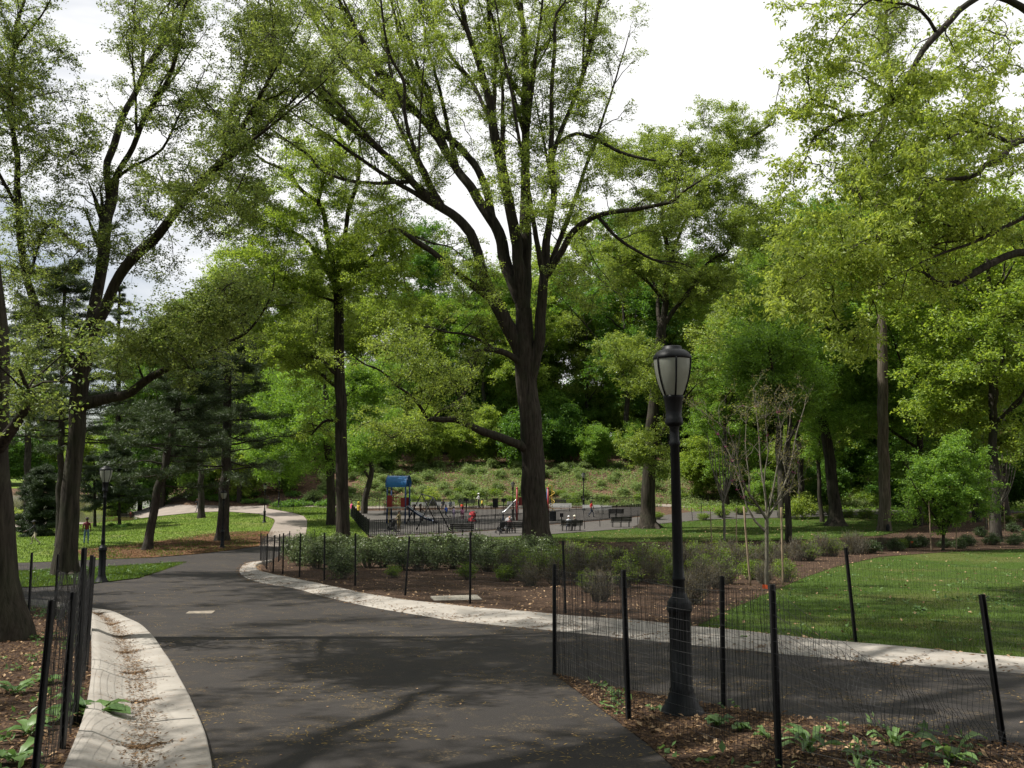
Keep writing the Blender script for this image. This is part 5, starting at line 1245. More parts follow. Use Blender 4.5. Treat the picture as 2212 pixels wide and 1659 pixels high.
# the slope behind the playground
def slope_pts(n, x0, x1, y0, y1, mind, seed):
    g = np.random.default_rng(seed); out = []
    while len(out) < n:
        p = (g.uniform(x0, x1), g.uniform(y0, y1))
        if all((p[0] - a) ** 2 + (p[1] - b) ** 2 > mind ** 2 for a, b in out): out.append(p)
    return out
for q, (x, y) in enumerate(sorted(slope_pts(76, -27, 28, 116.0, 137, 1.55, 61))):
    plant('pale', x, y, gs.uniform(.6, 1.05), 'slope_shrub', f'{ORD[q]} pale grey-green shrub from left on the slope', 'shrub', 'pale shrubs on the slope', zs=.85)
for q, (x, y) in enumerate(sorted(slope_pts(38, -17, 60, 113.5, 122, 1.6, 62))):
    plant('lowpale', x, y, gs.uniform(.6, 1.1), 'slope_plant', f'{ORD[q]} low light-green plant from left at the slope foot', 'plant', 'light green plants at the slope foot')
for px, py, sc, l in [(932, 1092, .8, 'bright yellow-green bush right of the blue-roofed play tower'), (1735, 1120, .9, 'bright lime bush between the twin dark trunks on the right'), (1720, 1122, .7, 'smaller lime bush beside the bright one between dark trunks')]:
    plant_px('lime', px, py, sc, 'lime_bush', l, 'shrub', None)
for q, (x, y) in enumerate(sorted(slope_pts(46, -52, -22, 112.5, 121, 1.3, 63))):
    if inside(np.array([(x, y - 1.2), (x, y)]), WP['prom']).any(): continue
    plant('ivy', x, y, gs.uniform(.9, 1.5), 'ivy_clump', f'{ORD[q]} low dark ivy clump from left above the promenade', 'ivy', 'ivy along the promenade')
for q, (px, py) in enumerate([(240, 1136), (252, 1140), (264, 1139), (276, 1136)]): plant_px('ivy', px, py, .5, 'ivy_clump', f'{ORD[q]} dark ivy clump round the small pine foot', 'ivy', 'ivy round the small pine')
p = gp(237, 1122); plant('bright', p[0], p[1], 1.6, 'lake_bush', 'small loose bush left of the lakeside bench', 'shrub', None)
for q, (px, py) in enumerate([(190, 1117), (215, 1113), (232, 1110), (50, 1133), (36, 1132)]): plant_px('lime', px, py, .55, 'yellow_bush', f'{ORD[q]} yellow-green bush on the lake shore', 'shrub', 'yellow bushes on the lake shore')
g = np.random.default_rng(64)
xs = g.uniform(-22, 75, 24000); ys = 112.5 + 28 * g.uniform(0, 1, 24000) ** 1.4
kp = np.sin(xs * .9) + np.sin(ys * 1.3 + xs * .4) > -1.0
c_ = np.stack([xs, ys, ground(xs, ys) + .12], 1)[kp]
V, F = leaf_spray(c_, g, 6, .25, .14, .26, -.2, .5); kind(mk('slope_undergrowth', V, [F], M['leaf_pale']), 'stuff')
xs = g.uniform(-56, 90, 3000); ys = g.uniform(126, 160, 3000); c_ = np.stack([xs, ys, ground(xs, ys) + .15], 1)
V, F = leaf_spray(c_, g, 7, .3, .18, .35, -.2, .5); kind(mk('wood_undergrowth', V, [F], M['leaf_deep']), 'stuff')
xs = g.uniform(20, 70, 1500); ys = g.uniform(100, 112, 1500); c_ = np.stack([xs, ys, ground(xs, ys) + .12], 1)
V, F = leaf_spray(c_, g, 7, .22, .13, .25, -.2, .5); kind(mk('wood_undergrowth', V, [F], M['leaf_maple']), 'stuff')
xs = g.uniform(-24, 110, 5200); ys = 112.5 + 45 * g.uniform(0, 1, 5200) ** 1.4
flat_scatter('fallen_leaves', np.stack([xs, ys], 1), .03, .24, .18, M['dead'], g, .5)

# weeds in the foreground beds: broad leaves rising from one crown
def weed_mesh(seed, n, L_, W_, rise):
    g = np.random.default_rng(seed); Vs, Fs, off = [], [], 0
    for q in range(n):
        a = g.uniform(0, 6.28); l_ = L_ * g.uniform(.6, 1.15); w_ = W_ * g.uniform(.7, 1.2); r_ = rise * g.uniform(.5, 1.3)
        t = np.linspace(0, 1, 7); cx = t * l_; cz = r_ * l_ * (t * 1.6 - t * t * 1.15)
        wd = w_ * np.array([.10, .16, .75, 1.0, .92, .6, .05]) * (1 + g.normal(0, .12, 7)) / 2
        d = np.array([math.cos(a), math.sin(a)]); s = np.array([-d[1], d[0]])
        c0 = g.normal(0, .02, 2)
        rows = []
        for k in range(7):
            m = c0 + d * cx[k]
            for u, dz in ((-1, .25), (-.5, .06), (0, 0), (.5, .06), (1, .25)):
                rr_ = wd[k] * u
                rows.append((m[0] + s[0] * rr_, m[1] + s[1] * rr_, cz[k] + abs(wd[k]) * dz + g.normal(0, .006)))
        Vs.append(np.array(rows)); i = np.arange(6)[:, None] * 5; j = np.arange(4)[None]
        Fs.append(np.stack([i + j, i + j + 1, i + 5 + j + 1, i + 5 + j], -1).reshape(-1, 4) + off); off += 35
    return np.concatenate(Vs), np.concatenate(Fs)
WM = {}
def weed(px, py, n, L_, W_, rise, seed, label, name='weed_plant', lift=.02):
    p = gp(px, py); V, F = weed_mesh(seed, n, L_, W_, rise)
    o = mk(name, V, [F], M['weed'], smooth=True); o.location = (p[0], p[1], p[2] + lift); o['label'] = label; o['category'] = 'weed'
for a in [(200, 1556, 15, .42, .20, .75, 1, 'burdock with broad dark leaves sprawling over the gutter kerb'), (125, 1560, 11, .36, .18, .8, 2, 'burdock rosette behind the wire fence beside the gutter'),
          (1750, 1632, 16, .30, .07, 1.2, 3, 'largest jagged dandelion-like weed in the island bed'), (1925, 1612, 8, .22, .07, .9, 4, 'pale-leaved weed near the middle of the island bed'), (2055, 1650, 10, .30, .11, 1.0, 5, 'broad dark-leaved weed at the right end of the island bed'),
          (1550, 1570, 14, .16, .10, .7, 6, 'low round-leaved weed patch right of the near lamp base'), (1600, 1580, 11, .15, .09, .7, 7, 'round-leaved weed one step right of the lamp-base patch'), (1660, 1600, 8, .14, .06, .8, 8, 'small weed by the tall fence post in the island bed'),
          (1850, 1640, 6, .13, .06, .9, 9, 'tiny weed between the two larger island weeds'), (60, 1590, 9, .26, .12, .7, 10, 'green weed low behind the left wire fence'), (30, 1500, 9, .25, .12, .7, 11, 'weed in leaf litter at the left picture edge'), (110, 1480, 10, .24, .11, .7, 12, 'weed inside the left bed near the clustered posts'),
          (30, 1650, 10, .3, .13, .7, 13, 'weed nearest the camera in the left bed'), (1985, 1320, 10, .22, .1, .5, 14, 'flat pale rosette on the sunlit right lawn'), (1905, 1300, 9, .16, .08, .5, 15, 'leafy weed tuft on the right lawn by the fence'), (2030, 1345, 8, .2, .09, .4, 16, 'broad weed low in the right lawn'), (1620, 1385, 10, .2, .09, .6, 17, 'weed on the kerb edge of the right lawn')]:
    weed(*a)

# ------------------------------------------------------------------ young trees and stakes
def stick_tree(name, label, base_px, S, seed, leafm, k, leaf, blossoms=0, n1=60, attract=None, bark='twig', sp=.06, l1=(.2, .6), thick=.009):
    base = gp(*base_px); d0 = base[1]
    lb = px_limbs(S, d0, seed, .5)
    lb = [(P, np.clip(r, .005, None)) for P, r in lb]; lb[0] = (np.vstack([lb[0][0][0] - [0, 0, .15], lb[0][0]]), np.concatenate([[lb[0][1][0]], lb[0][1]]))
    o = tree(name, label, 'tree', base, lb, bark, leafm, seed=seed, n1=n1, l1=l1, rmax=.03, n2=5, l2=(.12, .4), k=k, leaf=leaf, spread=sp, droop=.3, attract=attract, sides=8, thick=thick, up=.5, trunk_bump=0)
    if blossoms:
        g = np.random.default_rng(seed); P = np.concatenate([p[len(p) // 3:] for p, r in lb[1:]])
        c = P[g.integers(0, len(P), blossoms)]; V, F = leaf_spray(c, g, 7, .035, .03, .035, 0, 1)
        mk('blossom', V - base, [F], M['blossom'], o)
    return o
stick_tree('redbud_tree', 'staked young redbud with bare vase-shaped limbs and a few magenta buds', (1656, 1268), [
    ('G', [(490, 1250, 13), (490, 1100, 13), (492, 900, 13), (497, 800, 13)]), ('G', [(495, 830, 10), (440, 740, 8), (360, 620, 7), (310, 480, 5), (280, 300, 4), (200, 180, 3), (90, 100, 2)], -.6), ('G', [(497, 800, 9), (490, 650, 8), (455, 450, 6), (440, 250, 5), (420, 60, 3), (400, -60, 2)], .5),
    ('G', [(500, 790, 9), (560, 680, 8), (620, 540, 6), (660, 400, 5), (690, 220, 4), (740, 60, 3), (760, -40, 2)], .4), ('G', [(490, 850, 9), (420, 790, 8), (350, 680, 6), (320, 560, 5), (250, 380, 4), (170, 240, 3), (100, 150, 2)], .7), ('G', [(505, 760, 8), (540, 600, 7), (570, 420, 5), (590, 240, 4), (560, 60, 3), (540, -30, 2)], -.5),
    ('G', [(490, 650, 5), (470, 500, 4), (500, 330, 4), (480, 150, 3), (490, 20, 2)], -.4), ('G', [(360, 620, 5), (360, 480, 4), (340, 320, 3), (350, 150, 2), (330, 40, 2)], .4), ('G', [(560, 680, 5), (600, 640, 4), (660, 560, 3), (700, 420, 2)], -.4), ('G', [(440, 740, 5), (380, 720, 4), (300, 620, 3), (240, 480, 2)], -.3),
    ('G', [(620, 540, 4), (600, 380, 3), (640, 200, 3), (650, 60, 2)], .3)], 501, 'leaf_tan', 1, (.055, .035), 36, 110, blob_pts([(1650, 890, 80, 24, 0, 1.2, 16)], gp(1656, 1268)[1], 3), 'twig', .05, (.3, .9))
stick_tree('young_tree', 'slim young tree with upswept dark twigs, between two stakes on the lawn edge', (1564, 1178), [
    ('G', [(205, 972, 9), (206, 850, 8.5), (206, 700, 8)])] + [('G', [(206, 720 - q * 9, 5), (206 + dx * .5, 620 - q * 8, 4), (206 + dx, 500 - q * 6, 3), (206 + dx * 1.3, 330 - q * 12, 2)], dz) for q, (dx, dz) in enumerate([(-50, .3), (45, -.3), (-30, -.5), (30, .5), (-70, 0), (60, .2), (-10, -.2), (12, .3), (-85, -.3), (80, -.4)])], 503, 'leaf_dry', 1, (.04, .03), 0, 60)
stick_tree('redbud_tree', 'staked bare young tree at the far right by the rear path', (2163, 1158), [
    ('G', [(2050, 905, 9), (2048, 800, 8.5), (2045, 710, 8)])] + [('G', [(2045, 730 - q * 8, 5), (2045 + dx * .6, 620, 4), (2045 + dx, 460, 3), (2045 + dx * 1.15, 280 - q * 8, 2)], dz) for q, (dx, dz) in enumerate([(-60, .3), (70, -.3), (-90, -.5), (110, .5), (20, 0), (-20, .3), (50, .4), (90, -.5)])], 505, 'leaf_tan', 2, (.09, .06), 0, 46)
stick_tree('yellow_sapling', 'bronze-leaved sapling behind the small green multi-stemmed tree', (2125, 1140), [
    ('G', [(1960, 850, 5), (1950, 700, 5), (1900, 500, 4), (1850, 400, 3), (1760, 300, 3), (1650, 225, 2)], 0), ('G', [(1900, 500, 3), (1880, 380, 3), (1800, 250, 2)], .4), ('G', [(1950, 650, 3), (2000, 420, 3), (2080, 250, 2)], -.4)], 507, 'leaf_tan', 8, (.12, .08), 0, 70, None, 'twig', .12)
def green_bush_tree():
    base = gp(2040, 1190); d0 = base[1]
    S = [('G', [(1668, 1035, 11), (1672, 900, 10), (1680, 760, 8), (1690, 600, 6), (1690, 400, 3)])] + [('G', [(1670, 940 - q * 30, 6), (1670 + dx * .5, 760 - q * 25, 5), (1670 + dx, 560 - q * 20, 3)], dz) for q, (dx, dz) in enumerate([(-150, 1), (150, -1), (-220, -1), (220, 1), (60, 1.4), (-60, -1.4), (250, 0), (-260, 0)])]
    lb = px_limbs(S, d0, 511)
    tree('small_tree', 'small leafy multi-stemmed tree with fresh green crown, staked beside the right lawn', 'tree', base, lb, 'bark_oak', 'leaf_maple', seed=512, n1=60, l1=(.4, 1.1), rmax=.06, n2=6, l2=(.2, .6), k=8, leaf=(.13, .085), spread=.11,
         attract=blob_pts([(2000, 1010, 45, 30, .6, 1.2, 22), (2060, 985, 40, 30, -.4, 1.2, 22), (2110, 1020, 40, 30, .5, 1.2, 22), (2030, 1060, 40, 26, -1, 1.2, 18), (2095, 1075, 45, 28, -.8, 1.2, 20), (1975, 1065, 40, 26, .3, 1.2, 16), (2130, 1055, 35, 26, .6, 1, 14), (2050, 1110, 60, 26, 0, 1.2, 20), (1960, 1110, 26, 20, 0, 1, 7), (2140, 1105, 26, 18, 0, 1, 7), (2075, 950, 30, 22, 0, .8, 9)], d0, 513), sides=8, thick=.012)
green_bush_tree()
def stake(px, y0, y1, lean, label, knot=True):
    p = gp(px, y1); h = (y1 - y0) * p[1] / FPX; g = np.random.default_rng(int(px))
    z = np.linspace(-.1, h, 9); P = np.stack([z / h * lean + g.normal(0, .006, 9), g.normal(0, .006, 9), z], 1)
    b = MB(); b.tube(P, .034 * (1 + g.normal(0, .09, 9)), 8)
    if knot: b.tube([(lean * .6, 0, h * .6), (lean * .6 + .06, -.02, h * .63)], [.014, .006], 6)
    o = b.build('wooden_stake', M['stake'], smooth=True); o.location = p; tag(o, label, 'stake', 'tree stakes')
for a in [(1617 + 4, 1098, 1266, -.16, 'peeled wooden stake leaning left of the redbud'), (1691, 1100, 1264, .02, 'shaggy wooden stake right of the redbud'), (1537, 1103, 1178, -.02, 'dark wooden stake left of the slim young tree'), (1591, 1098, 1176, .04, 'dark wooden stake right of the slim young tree'),
          (2012, 1085, 1192, -.03, 'brown stake left of the small green tree'), (2066, 1100, 1190, .10, 'brown stake right of the small green tree'), (2138, 1098, 1162, -.05, 'thin stake left of the far-right young tree'), (2171, 1086, 1160, .05, 'pale stake right of the far-right young tree')]:
    stake(*a)
for q, (px, py, l) in enumerate([(1647, 1288, 'orange marker flag low beside the redbud stakes'), (1968, 1176, 'orange marker flag in front of the round box shrubs'), (2140, 1164, 'orange marker flag by the far-right stakes'), (1742, 1178, 'orange marker flag behind the twiggy shrubs'), (2208, 1146, 'orange marker flag near the right picture edge')]):
    p = gp(px, py + 8); b = MB(); b.tube([(0, 0, -.05), (0, 0, .42)], .004, 5); o = b.build('marker_flag', M['steel']); o.location = p; tag(o, l, 'flag', 'orange marker flags')
    V = [(0, 0, .42), (.08, .012, .425), (.15, -.005, .41), (.15, -.004, .30), (.08, .01, .315), (0, 0, .31)]
    mk('flag', V, [np.array([(0, 1, 4, 5), (1, 2, 3, 4)])], M['orange_flag'], o)
p = gp(985, 1294); b = MB(); b.box((0, 0, .015), (1.35, .9, .05), Matrix.Rotation(.2, 3, 'Z')); o = b.build('stone_slab', M['stone']); o.location = p; tag(o, 'pale flat stone slab lying in the mulch by the kerb', 'stone slab')
p = gp(432, 1324); b = MB(); b.box((0, 0, .008), (.62, .45, .012), Matrix.Rotation(.1, 3, 'Z')); o = b.build('asphalt_patch', M['plate']); o.location = p; tag(o, 'pale rectangular asphalt patch set in the dark path', 'asphalt patch')  # asphalt patch, drawn as a thin box

# ------------------------------------------------------------------ wire fences
def post_mesh(h, wd=.055):
    b = MB(); t = wd / 2
    b.box((0, 0, h / 2 - .15), (wd, .008, h + .3)); b.box((-t + .004, -.017, h / 2 - .15), (.008, .03, h + .3)); b.box((t - .004, -.017, h / 2 - .15), (.008, .03, h + .3))
    for k in range(3): b.box((0, .006, h * (.25 + .3 * k)), (wd * .35, .008, .02))
    return b
def wire_fence(label, posts, nets, seed, wd=.055, sp=.042, hs=.11, wire=.0019, name='wire_fence'):
    """posts: (px, base py, top py[, lean in px at the top]); nets: (i, j, top fraction at i, at j, sag) spans"""
    g = np.random.default_rng(seed)
    B = [gp(p[0], p[1]) for p in posts]; H = [(p[1] - p[2]) * b[1] / FPX for p, b in zip(posts, B)]
    o = thing(name, label, 'fence', B[0]); b0 = B[0]
    up = []
    for p, b, h in zip(posts, B, H):
        ln = (p[3] if len(p) > 3 else g.uniform(-2, 2)) * b[1] / FPX
        m = post_mesh(h, wd).build('post', M['post'], o); m.location = b - b0
        m.rotation_euler = (g.normal(0, .012), math.atan2(ln, h), g.uniform(-.4, .4)); up.append(np.array((ln, 0, h)))
    W3, R3 = [], []
    wires_v, wires_h = [], []
    for (i, j, f0, f1, sag) in nets:
        a, c = B[i], B[j]; L_ = np.linalg.norm((c - a)[:2]); n = max(3, int(L_ / sp))
        def top(s):
            return (H[i] * f0 * (1 - s) + H[j] * f1 * s) - sag * np.sin(np.clip(s * 1.0, 0, 1) * PI) ** 1.2
        s = np.linspace(0, 1, n) + np.concatenate([[0], g.normal(0, .12 / n, n - 2), [0]])
        lean = up[i][None] * (1 - s)[:, None] + up[j][None] * s[:, None]
        gx = a[0] + (c[0] - a[0]) * s; gy = a[1] + (c[1] - a[1]) * s; gz = ground(gx, gy)
        tp = top(s); K = 7
        t = np.linspace(0, 1, K)[None]
        slack = (1 - tp / (H[i] * (1 - s) + H[j] * s + 1e-6))[:, None]      # where the net has dropped it bunches up
        wob = np.cumsum(g.normal(0, .004, (n, K)), 1) + np.sin(s[:, None] * 40 + t * 3) * .006 + slack * .10 * np.sin(t * 9 + s[:, None] * 14)
        P = np.stack([gx[:, None] + lean[:, :1] * t * .9 + wob, gy[:, None] - .03 + wob * .8, gz[:, None] + .01 + tp[:, None] * t], -1)
        wires_v.append(P)
        nh = int(round(max(H[i], H[j]) * max(f0, f1) / hs))
        m = max(12, int(L_ / .25)); s2 = np.linspace(0, 1, m)
        lean2 = up[i][None] * (1 - s2)[:, None] + up[j][None] * s2[:, None]
        gx2 = a[0] + (c[0] - a[0]) * s2; gy2 = a[1] + (c[1] - a[1]) * s2; gz2 = ground(gx2, gy2); tp2 = top(s2)
        for q in range(nh + 1):
            t2 = q / nh
            z = gz2 + .01 + tp2 * t2 + np.cumsum(g.normal(0, .003, m)) * .6
            wires_h.append(np.stack([gx2 + lean2[:, 0] * t2 * .9, gy2 - .03 + g.normal(0, .004, m), z], -1))
    V, F, off = [], [], 0
    for P in wires_v:
        v, f = tubes(P, np.full(P.shape[:2], wire), 3); V.append(v); F.append(f + off); off += len(v)
    for P in wires_h:
        v, f = tubes(P[None], np.full((1, len(P)), wire * .9), 3); V.append(v); F.append(f + off); off += len(v)
    if V: mk('wire_net', np.concatenate(V) - b0, [np.concatenate(F)], M['net'], o)
    return o, B, H
wire_fence('black wire fence round the island bed, its net sagging to the ground at the right', [(1197, 1457, 1228), (1357, 1556, 1245, -9), (1682, 1668, 1284, -2), (2330, 1760, 1400), (1562, 1527, 1256, 2), (2166, 1613, 1297, -36), (2500, 1650, 1340)],
           [(0, 1, .95, .95, .03), (1, 2, .95, .97, .06), (2, 3, .97, .28, .14), (0, 4, .93, .95, .03), (4, 5, .95, .45, .25)], 601, .05)
wire_fence('long black wire fence following the kerb of the planting bed and right lawn', [(563, 1213, 1153), (576, 1230, 1155), (590, 1237, 1158), (611, 1241, 1154), (647, 1247, 1155), (700, 1254, 1154), (768, 1266, 1155, -1), (875, 1287, 1162, 8), (1015, 1305, 1154, 0), (1222, 1326, 1173, -5), (1470, 1350, 1190, 0), (1848, 1389, 1190, -14), (2400, 1440, 1240), (602, 1214, 1155), (626, 1189, 1148), (681, 1170, 1145)],
           [(i, i + 1, .93, .93, .02) for i in range(0, 12)] + [(0, 13, .9, .9, .02), (13, 14, .9, .9, .02), (14, 15, .9, .9, .02)], 602, .055, .05, .13, .0016)
wire_fence('black wire fence of leaning posts bunched at the left bed by the gutter kerb', [(75, 1700, 1318, 18), (164, 1566, 1200, 2), (180, 1472, 1210, 6), (187, 1450, 1212, 3), (119, 1335, 1202, 0), (63, 1329, 1198, 0), (-90, 1322, 1190), (137, 1620, 1296, 6)],
           [(0, 7, .95, .95, .03), (7, 1, .9, .9, .04), (1, 2, .85, .85, .1), (2, 3, .95, .95, .0), (3, 4, .9, .75, .08), (4, 5, .62, .7, .08), (5, 6, .8, .8, .05)], 603, .045)
wire_fence('thin wire fence along the lawn edge in front of the playground path', [(949, 1163, 1129), (1037, 1162, 1123), (1079, 1157, 1120), (1263, 1143, 1104, -2), (1296, 1138, 1107), (1378, 1136, 1104), (1496, 1124, 1097), (1514, 1122, 1088), (1560, 1121, 1092), (1680, 1119, 1092), (1800, 1114, 1086), (1960, 1110, 1082), (2160, 1110, 1082)],
           [(i, i + 1, .9, .9, .05) for i in range(12)], 604, .05, .16, .3, .0016)
wire_fence('thin wire fence at the foot of the wooded slope behind the playground', [(577 + q * 34, 1094 - (q > 3) * 3, 1069 + (q % 3)) for q in range(48)], [(i, i + 1, .9, .9, .04) for i in range(47)], 605, .05, .25, .3, .0018)
wire_fence('short wire fence curving round the grass beside the far promenade', [(576, 1099, 1070), (590, 1101, 1074), (607, 1104, 1078), (633, 1109, 1082)], [(i, i + 1, .9, .9, .05) for i in range(3)], 606, .05, .2, .3, .0016)

# ------------------------------------------------------------------ lamps
def lamp(loc, s, label, rot=0, tilt=0):
    o = thing('street_lamp', label, 'street lamp', loc, rot, 'park street lamps', s); o.rotation_euler = (0, tilt, rot)
    b = MB().lathe([(0, -.2), (.235, -.2), (.235, .015), (.215, .06), (.185, .085), (.175, .13), (.15, .15), (.145, .20), (.125, .225), (.132, .25), (.118, .28), (.116, 1.02), (.12, 1.06), (.136, 1.085), (.140, 1.12), (.128, 1.15), (.132, 1.17), (.118, 1.19), (.10, 1.215), (.082, 1.235), (.08, 1.262), (.068, 1.27), (.068, 1.29)], 48, .10, 12, .27, 1.03)
    b.build('base', M['iron'], o, True)
    b = MB().lathe([(.066, 1.28), (.064, 1.40), (.072, 1.415), (.072, 1.435), (.062, 1.45), (.058, 1.6), (.050, 2.86), (.06, 2.875), (.062, 2.91), (.05, 2.93), (.052, 3.05), (.058, 3.08)], 32, .13, 8, 1.5, 2.85)
    b.build('pole', M['iron'], o, True)
    b = MB().lathe([(.058, 3.08), (.092, 3.10), (.100, 3.13), (.094, 3.15), (.097, 3.17), (.084, 3.19), (.090, 3.26), (.102, 3.38), (.112, 3.40), (.112, 3.425), (.06, 3.43)], 28)
    b.build('collar', M['iron'], o, True)
    gprof = np.array([(.112, 3.425), (.143, 3.50), (.169, 3.58), (.188, 3.66), (.200, 3.74), (.205, 3.80), (.204, 3.84)])
    gl = MB().lathe(gprof, 32).build('globe', M['globe'], o, True)
    for q in range(6):
        a = q * PI / 3 + .35; P = np.stack([(gprof[:, 0] + .004) * math.cos(a), (gprof[:, 0] + .004) * math.sin(a), gprof[:, 1]], 1)
        MB().tube(P, .011, 6).build('rib', M['iron'], gl, True)
    b = MB().lathe([(.202, 3.825), (.213, 3.828), (.214, 3.85), (.200, 3.878), (.176, 3.905), (.142, 3.928), (.108, 3.935), (.108, 3.964), (.096, 3.974), (.05, 3.98), (0, 3.982)], 32)
    b.build('cap', M['iron'], o, True)
    return o
def lamp_px(px, py, top, label, **k):
    p = gp(px, py); return lamp(p, (py - top) * p[1] / FPX / 3.99, label, **k)
p = gp(1474, 1541)
l0 = lamp(p, (1541 - 762) * p[1] / FPX / 3.99, 'nearest black lamp post with frosted acorn globe, in the island bed', .2, -.012)
def lamp_copy(px, py, top, label):
    p = gp(px, py); s = (py - top) * p[1] / FPX / 3.99
    r = dup(l0, p, random.uniform(0, 1), s, label); r.rotation_euler = (0, 0, .3); r.name = 'street_lamp'
for a in [(219, 1258, 1011, 'black lamp post on the grass wedge beside the forked oak'), (571, 1129, 1046, 'small distant lamp post at the bend of the pale promenade'), (480, 1184, 1062, 'shaded lamp post directly in front of the straight pine trunk'),
          (1108, 1125, 1042, 'distant lamp post in the playground just left of the central oak'), (1261, 1103, 1022, 'distant lamp post behind the playground benches right of the oak'), (261, 1112, 1012, 'far lamp post mostly hidden in pine branches above the lakeside bench'), (602, 1096, 1030, 'dark far lamp post in shade behind the small trees left of the playground')]:
    lamp_copy(*a)

# ------------------------------------------------------------------ playground
def iron_fence(label, pts, seed, h=1.25, bay=3.0, closed=False):
    B = [gp(*p) for p in pts]; o = thing('iron_fence', label, 'fence', B[0]); b0 = B[0]
    segs = list(zip(B, B[1:]))
    posts = []
    for a, c in segs:
        L_ = np.linalg.norm((c - a)[:2]); nb = max(1, int(round(L_ / bay)))
        for q in range(nb):
            s0 = a + (c - a) * q / nb; s1 = a + (c - a) * (q + 1) / nb
            posts.append(s0)
            b = MB(); n = int(np.linalg.norm((s1 - s0)[:2]) / .16)
            z0, z1 = float(ground(s0[0], s0[1])), float(ground(s1[0], s1[1]))
            d = s1 - s0; ang = math.atan2(d[1], d[0]); Rm = Matrix.Rotation(ang, 3, 'Z')
            for t in (.14, h - .06):
                b.tube([(s0[0], s0[1], z0 + t), (s1[0], s1[1], z1 + t)], .02, 4)
            for k in range(1, n):
                x, y = s0[0] + d[0] * k / n, s0[1] + d[1] * k / n; z = z0 + (z1 - z0) * k / n
                b.box((x, y, z + h / 2 + .04), (.036, .036, h - .02), Rm)
            b.V = [v - b0 for v in b.V]
            b.build('picket_panel', M['iron'], o)
    posts.append(B[-1])
    for s in posts:
        b = MB().box((0, 0, h / 2), (.06, .06, h + .16)); b.sphere((0, 0, h + .1), .045, 8, 6); m = b.build('post', M['iron'], o)
        z = float(ground(s[0], s[1])); m.location = (s[0] - b0[0], s[1] - b0[1], z - b0[2])
    return o
iron_fence('black iron picket fence enclosing the playground', [(758, 1104), (758, 1116), (797, 1160), (972, 1151), (1080, 1144), (1186, 1133), (1300, 1124), (1392, 1114), (1392, 1095), (1200, 1099), (1000, 1101), (758, 1104)], 1)
iron_fence('inner iron picket fence crossing the playground behind the swings', [(830, 1112), (1000, 1118), (1120, 1112)], 2, 1.1)

def bench(px, py, rot, label, m, w=1.85):
    p = gp(px, py); o = thing('park_bench', label, 'bench', p, rot, 'park benches')
    b = MB()
    for k in range(4): b.box((0, -.18 + k * .115, .45), (w, .095, .035))
    b.build('seat', M[m], o)
    b = MB(); Rx = Matrix.Rotation(.20, 3, 'X')
    for k in range(3): b.box((0, -.27 - k * .028, .58 + k * .135), (w, .03, .118), Rx)
    b.build('backrest', M[m], o)
    for s in (-.8, 0, .8):
        x = s * w / 2
        b = MB(); b.tube([(x, .14, -.05), (x, .15, .43)], .025, 6); b.tube([(x, -.16, -.05), (x, -.22, .44), (x, -.30, .68), (x, -.36, .92)], .025, 6); b.tube([(x, .15, .42), (x, -.22, .42)], .022, 6)
        b.build('leg', M['iron'], o)
    return o, p
BN = {}
BN['front'] = bench(999, 1157, -.10, 'dark bench seen from behind, empty, below the iron fence left of the oak', 'bench_dark')
BN['couple'] = bench(1234, 1147, .14, 'dark bench seen from behind with an elderly couple on it', 'bench_dark')
BN['right'] = bench(1341, 1139, .12, 'dark empty bench seen from behind, just left of the thick leaning trunk', 'bench_dark')
BN['bald'] = bench(1113, 1152, -.2, 'dark bench half hidden by the central oak trunk, with a bald man', 'bench_dark', 1.6)
BN['boy'] = bench(274, 1124, .28, 'dark bench by the lakeside promenade with a figure in red', 'bench_dark')
bench(1212, 1105, PI - .05, 'sunlit grey bench just right of the oak, facing the path', 'bench_grey', 2.4)
bench(1277, 1109, PI - .1, 'sunlit grey bench behind the walking woman in red', 'bench_grey', 1.9)
bench(1303, 1111, PI - .1, 'sunlit grey bench between the red-shirted walker and the dark slatted bench', 'bench_grey', 1.9)
bench(1330, 1119, .1, 'dark slatted bench inside the fence with sunlight through its back', 'bench_dark', 1.6)
bench(905, 1102, PI, 'grey bench behind the swing frame', 'bench_grey', 1.9); bench(962, 1101, PI, 'grey bench with seated figures right of the swings', 'bench_grey', 2.2); bench(1112, 1100, PI, 'grey bench behind the metal slide', 'bench_grey', 1.9)
bench(1008, 1096, PI, 'dark bench on the hillside path above the pink-dressed child', 'bench_dark', 2.2); bench(1205, 1095, PI, 'dark bench on the hillside path above the long grey bench', 'bench_dark', 2.2); bench(935, 1097, PI, 'dark bench on the hillside path behind the swing top bar', 'bench_dark', 2.)

